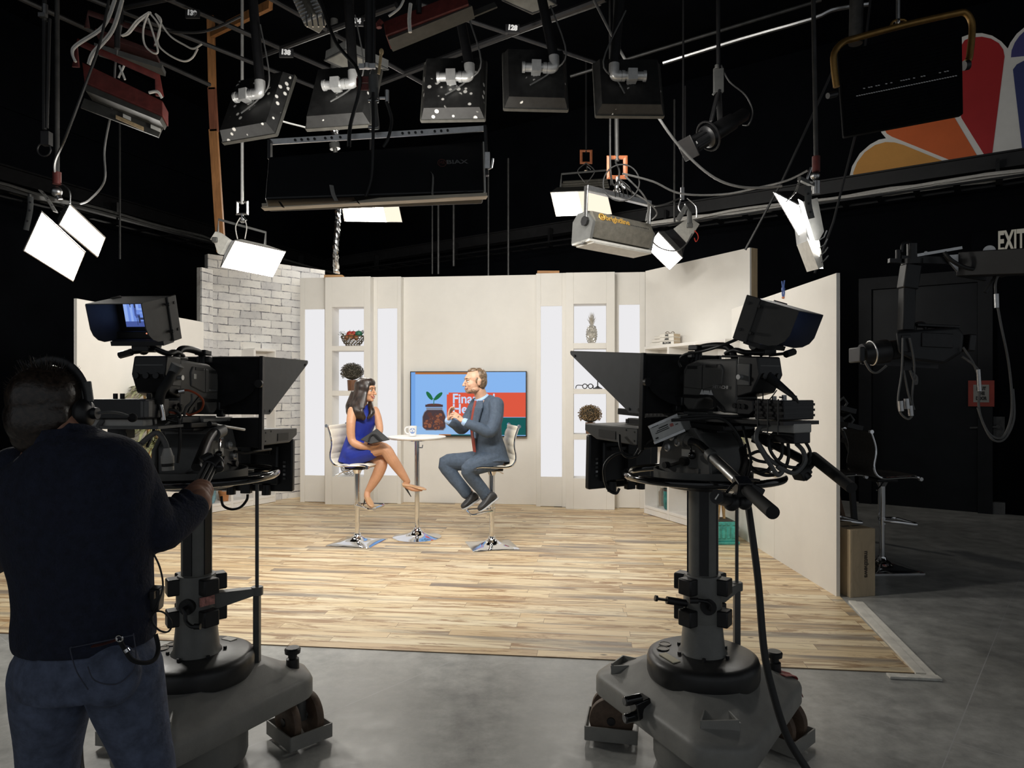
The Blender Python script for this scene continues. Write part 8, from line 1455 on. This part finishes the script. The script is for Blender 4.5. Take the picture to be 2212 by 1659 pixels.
# ---------------------------------------------------------------- camera jib, stools, apple box at right
def jib():
    Y = 5.0; o = P(1960, 760, Y); t = thing('jib_camera', o, 'camera hanging from a black jib arm in front of the dark door', 'camera jib'); J = K['jib']
    V = lambda a, b, d=0: P(a, b, Y + d)
    q = MB(); q.bar(V(2078, 572), V(2330, 560, -.6), .13, .17); q.bar(V(2070, 590), V(2130, 600), .03, .05); part(q, 'boom_arm', J, t, bev=.006)
    q = MB(); q.bar(V(1945, 560), V(2098, 565), .03, .05); q.cyl(V(1970, 575), V(1970, 527), .035, n=18); q.cyl(V(1970, 572), V(1970, 560), .07, n=20); q.bar(V(1920, 563), V(1962, 565), .03, .03); q.cyl(V(1940, 565), V(1940, 540), .018); q.tube([V(1948, 545), V(1950, 528), V(1962, 523), V(1975, 530)], .012, 8, sm=4); part(q, 'pan_motor', K['blackm'], t)
    q = MB(); q.bar(V(1978, 552, -.02), V(2078, 535, -.02), .008, .02); q.cyl(V(2000, 547, -.03), V(2000, 547, -.01), .014); part(q, 'tension_rod', K['alu'], t)
    q = MB(); e = [V(2040, 552, -.04), V(2085, 548, -.04), V(2094, 572, -.04), V(2072, 590, -.04)]; q.add(e + [v + Vector((0, .02, 0)) for v in e], [(0, 1, 2, 3), (7, 6, 5, 4)] + [(k, 4 + k, 4 + (k + 1) % 4, (k + 1) % 4) for k in range(4)]); part(q, 'hinge_plate', K['steel'], t, smooth=0)
    q = MB(); q.cyl(V(2137, 542, -.15), V(2137, 542, -.11), .038, n=24); part(q, 'pulley', K['alu'], t)
    q = MB(); q.bar(V(1968, 572), V(1960, 625), .11, .10, up=(0, 1, 0)); q.bar(V(1960, 620), V(1957, 715), .09, .08, up=(0, 1, 0)); part(q, 'drop_arm', J, t, bev=.01)
    q = MB(); prof = [(1935, 716), (2068, 706), (2082, 722), (2078, 762), (2040, 786), (1970, 778), (1940, 762)]; q.add([V(a, b, -.12) for a, b in prof] + [V(a, b, .12) for a, b in prof], [tuple(range(7)), tuple(range(13, 6, -1))] + [(k, 7 + k, 7 + (k + 1) % 7, (k + 1) % 7) for k in range(7)]); part(q, 'camera_body', J, t, bev=.02, seg=3)
    q = MB(); q.boxc(V(2025, 735, -.125), (.22, .012, .10), (0, .05, 0)); q.boxc(V(1958, 742, -.125), (.06, .012, .12)); part(q, 'side_panel', K['blackm'], t, bev=.004)
    q = MB(); q.boxc(V(2082, 742), (.05, .2, .12), (0, .1, 0)); part(q, 'rear_adapter', K['black'], t, bev=.008)
    for k in range(3): q = MB(); q.cyl(V(2090, 728 + 12 * k, -.06), V(2098, 729 + 12 * k, -.06), .014, n=12); part(q, 'rear_connector', K['dgrey'], t)
    q = MB(); q.boxc(V(2020, 705), (.30, .10, .02), (0, .05, 0)); part(q, 'mount_rail', K['blackm'], t, bev=.004)
    q = MB(); q.tube([V(1975, 716), V(1978, 702), V(1995, 700), V(2000, 714)], .016, 8, sm=4); part(q, 'camera_handle', K['black'], t)
    q = MB(); a, b = V(1940, 755), V(1843, 768); d = (b - a); L = d.length; q.lathe([(.001, 0), (.07, 0), (.07, L * .2), (.085, L * .25), (.085, L * .6), (.075, L * .65), (.075, L * .8), (.001, L * .8)], a, 20, frame(d)); part(q, 'lens', K['black'], t)
    q = MB(); q.boxc(a + d * .92, (.04, .17, .11)); part(q, 'lens_hood', J, t, bev=.01)
    q = MB(); q.torus(a + d * .60, .086, .006, 24, 6, frame(d)); part(q, 'lens_ring', K['alu'], t)
    q = MB(); q.bar(V(1860, 782), V(2025, 792), .02, .03); q.bar(V(1960, 715), V(1958, 800), .05, .03); part(q, 'camera_bracket', K['blackm'], t)
    q = MB()
    for pts in ([(1868, 780), (1880, 800), (1895, 805), (1915, 790)], [(1950, 730), (1948, 800), (1940, 860), (1944, 890), (1962, 905), (1972, 890), (1962, 850), (1952, 800)], [(1965, 730), (1975, 790), (1970, 860), (1975, 885)], [(1966, 800), (1978, 830), (1980, 815), (1970, 805)], [(2080, 750), (2105, 790), (2116, 830), (2114, 875), (2122, 910), (2140, 940), (2165, 945), (2182, 910), (2186, 860), (2178, 780), (2160, 690), (2150, 620), (2160, 590), (2180, 580)], [(2078, 770), (2100, 785), (2114, 800)], [(2112, 880), (2126, 920), (2145, 950), (2170, 948), (2190, 905), (2188, 840)]): q.tube([V(a, b, -.15) for a, b in pts], .008, 6, sm=5)
    part(q, 'hanging_cable', K['gcable'], t)
    q = MB()
    for a, b in ((1945, 880), (1958, 875), (1966, 890)): q.cyl(V(a, b - 14, -.16), V(a + 2, b + 8, -.16), .018, n=10)
    q.cyl(V(2113, 798, -.16), V(2116, 845, -.16), .014, n=10); q.cyl(V(2152, 635, -.16), V(2153, 665, -.16), .016, n=10); part(q, 'cable_plugs', K['steel'], t)
    q = MB(); q.tube([V(2040, 545, -.1), V(2055, 562, -.12), (V(2085, 578, -.12)), V(2120, 582, -.12), V(2180, 578, -.12), V(2260, 560, -.2)], .014, 8, sm=5); q.tube([V(2165, 590, -.14), V(2145, 605, -.14), V(2128, 632, -.14)], .012, 8, sm=4); q.cyl(V(2165, 580, -.14), V(2172, 596, -.14), .03); part(q, 'cable_run', K['cable'], t)
K['jib'] = mat('jib_black', (.010, .0105, .012), .5, var=.25, sc=12)
jib()
# stools standing in the dark
p3 = P(1905, 1226, 2400 / 386.); p3.z = 0; s = stool(p3, R(4), 'dark mesh bar stool behind the plywood box', K['seatd'], K['chrome'], foot=.42, H0=.83, basew=.24)
p4 = P(1790, 1226, 2400 / 382.); p4.z = 0; s = stool(p4, R(8), 'dark mesh bar stool partly hidden behind the low white flat', K['seatd'], K['chrome'], foot=.42, H0=.84, basew=.24)
# plywood box on end
t = thing('apple_box', P(1864, 1289, 5.34) * 1.0, 'plywood box standing on end with brown lettering beside the low white flat', 'box', None, (0, 0, R(14))); t.location.z = 0; w, hh, d = .225, .52, .305
q = MB(); q.box(-w / 2, w / 2, 0, d, 0, hh); q.build('box_body', K['plyb'] if 'plyb' in K else K.setdefault('plyb', wood('birch_ply', (.47, .37, .24), (5, 5, 1.5), .12)), t, bev=.003)
q = MB()
for x in (-.045, .045): q.box(x - .035, x + .035, d * .45 - .014, d * .45 + .014, hh, hh + .0006)
q.build('hand_holes', K['ink'], t, smooth=0); q = MB(); q.box(-w / 2 - .0006, -w / 2 + .016, -.0006, 0, 0, hh); q.build('edge_band', wood('ply_band', (.58, .46, .30), (5, 5, 2)), t, smooth=0)
text('matthews', .052, mat('brown_print', (.06, .045, .03), .6, var=.1), t, face((.03, -.001, hh * .48), (0, 0, -1), (0, -1, 0)), .0003, bold=.0022, sx=1.0)
# leaning timber and chairs in the dark gap
tag(MB(Matrix.Translation(-P(1815, 1120, 6.6))).bar(P(1795, 1020, 6.6), P(1822, 1125, 6.6), .07, .03).build('timber_prop', wood('prop_wood', (.12, .065, .035)), loc=P(1815, 1120, 6.6)), 'brown timber prop leaning behind the low white flat', 'timber')
t = thing('stacked_chairs', P(1830, 900, 7.3), 'dim stack of chairs behind the low white flat', 'chair stack'); q = MB()
for k in range(4):
    a, b = 1822 + 14 * k, 865 + 36 * k; q.tube(pp_([(a - 14, b + 4, 7.3), (a, b - 6, 7.3), (a + 8, b + 6, 7.3), (a + 1, b + 16, 7.3)]), .014, 8)
part(q, 'frame', K['dgrey'], t); q = MB()
for k in range(4): a, b = 1815 + 14 * k, 880 + 36 * k; q.bar(P(a - 12, b, 7.4), P(a + 20, b + 8, 7.4), .30, .05)
q.bar(P(1812, 900, 7.5), P(1850, 1010, 7.5), .05, .05); q.bar(P(1836, 1000, 7.4), P(1846, 1130, 7.4), .05, .05); part(q, 'seat', K['black'], t)
finish_text()
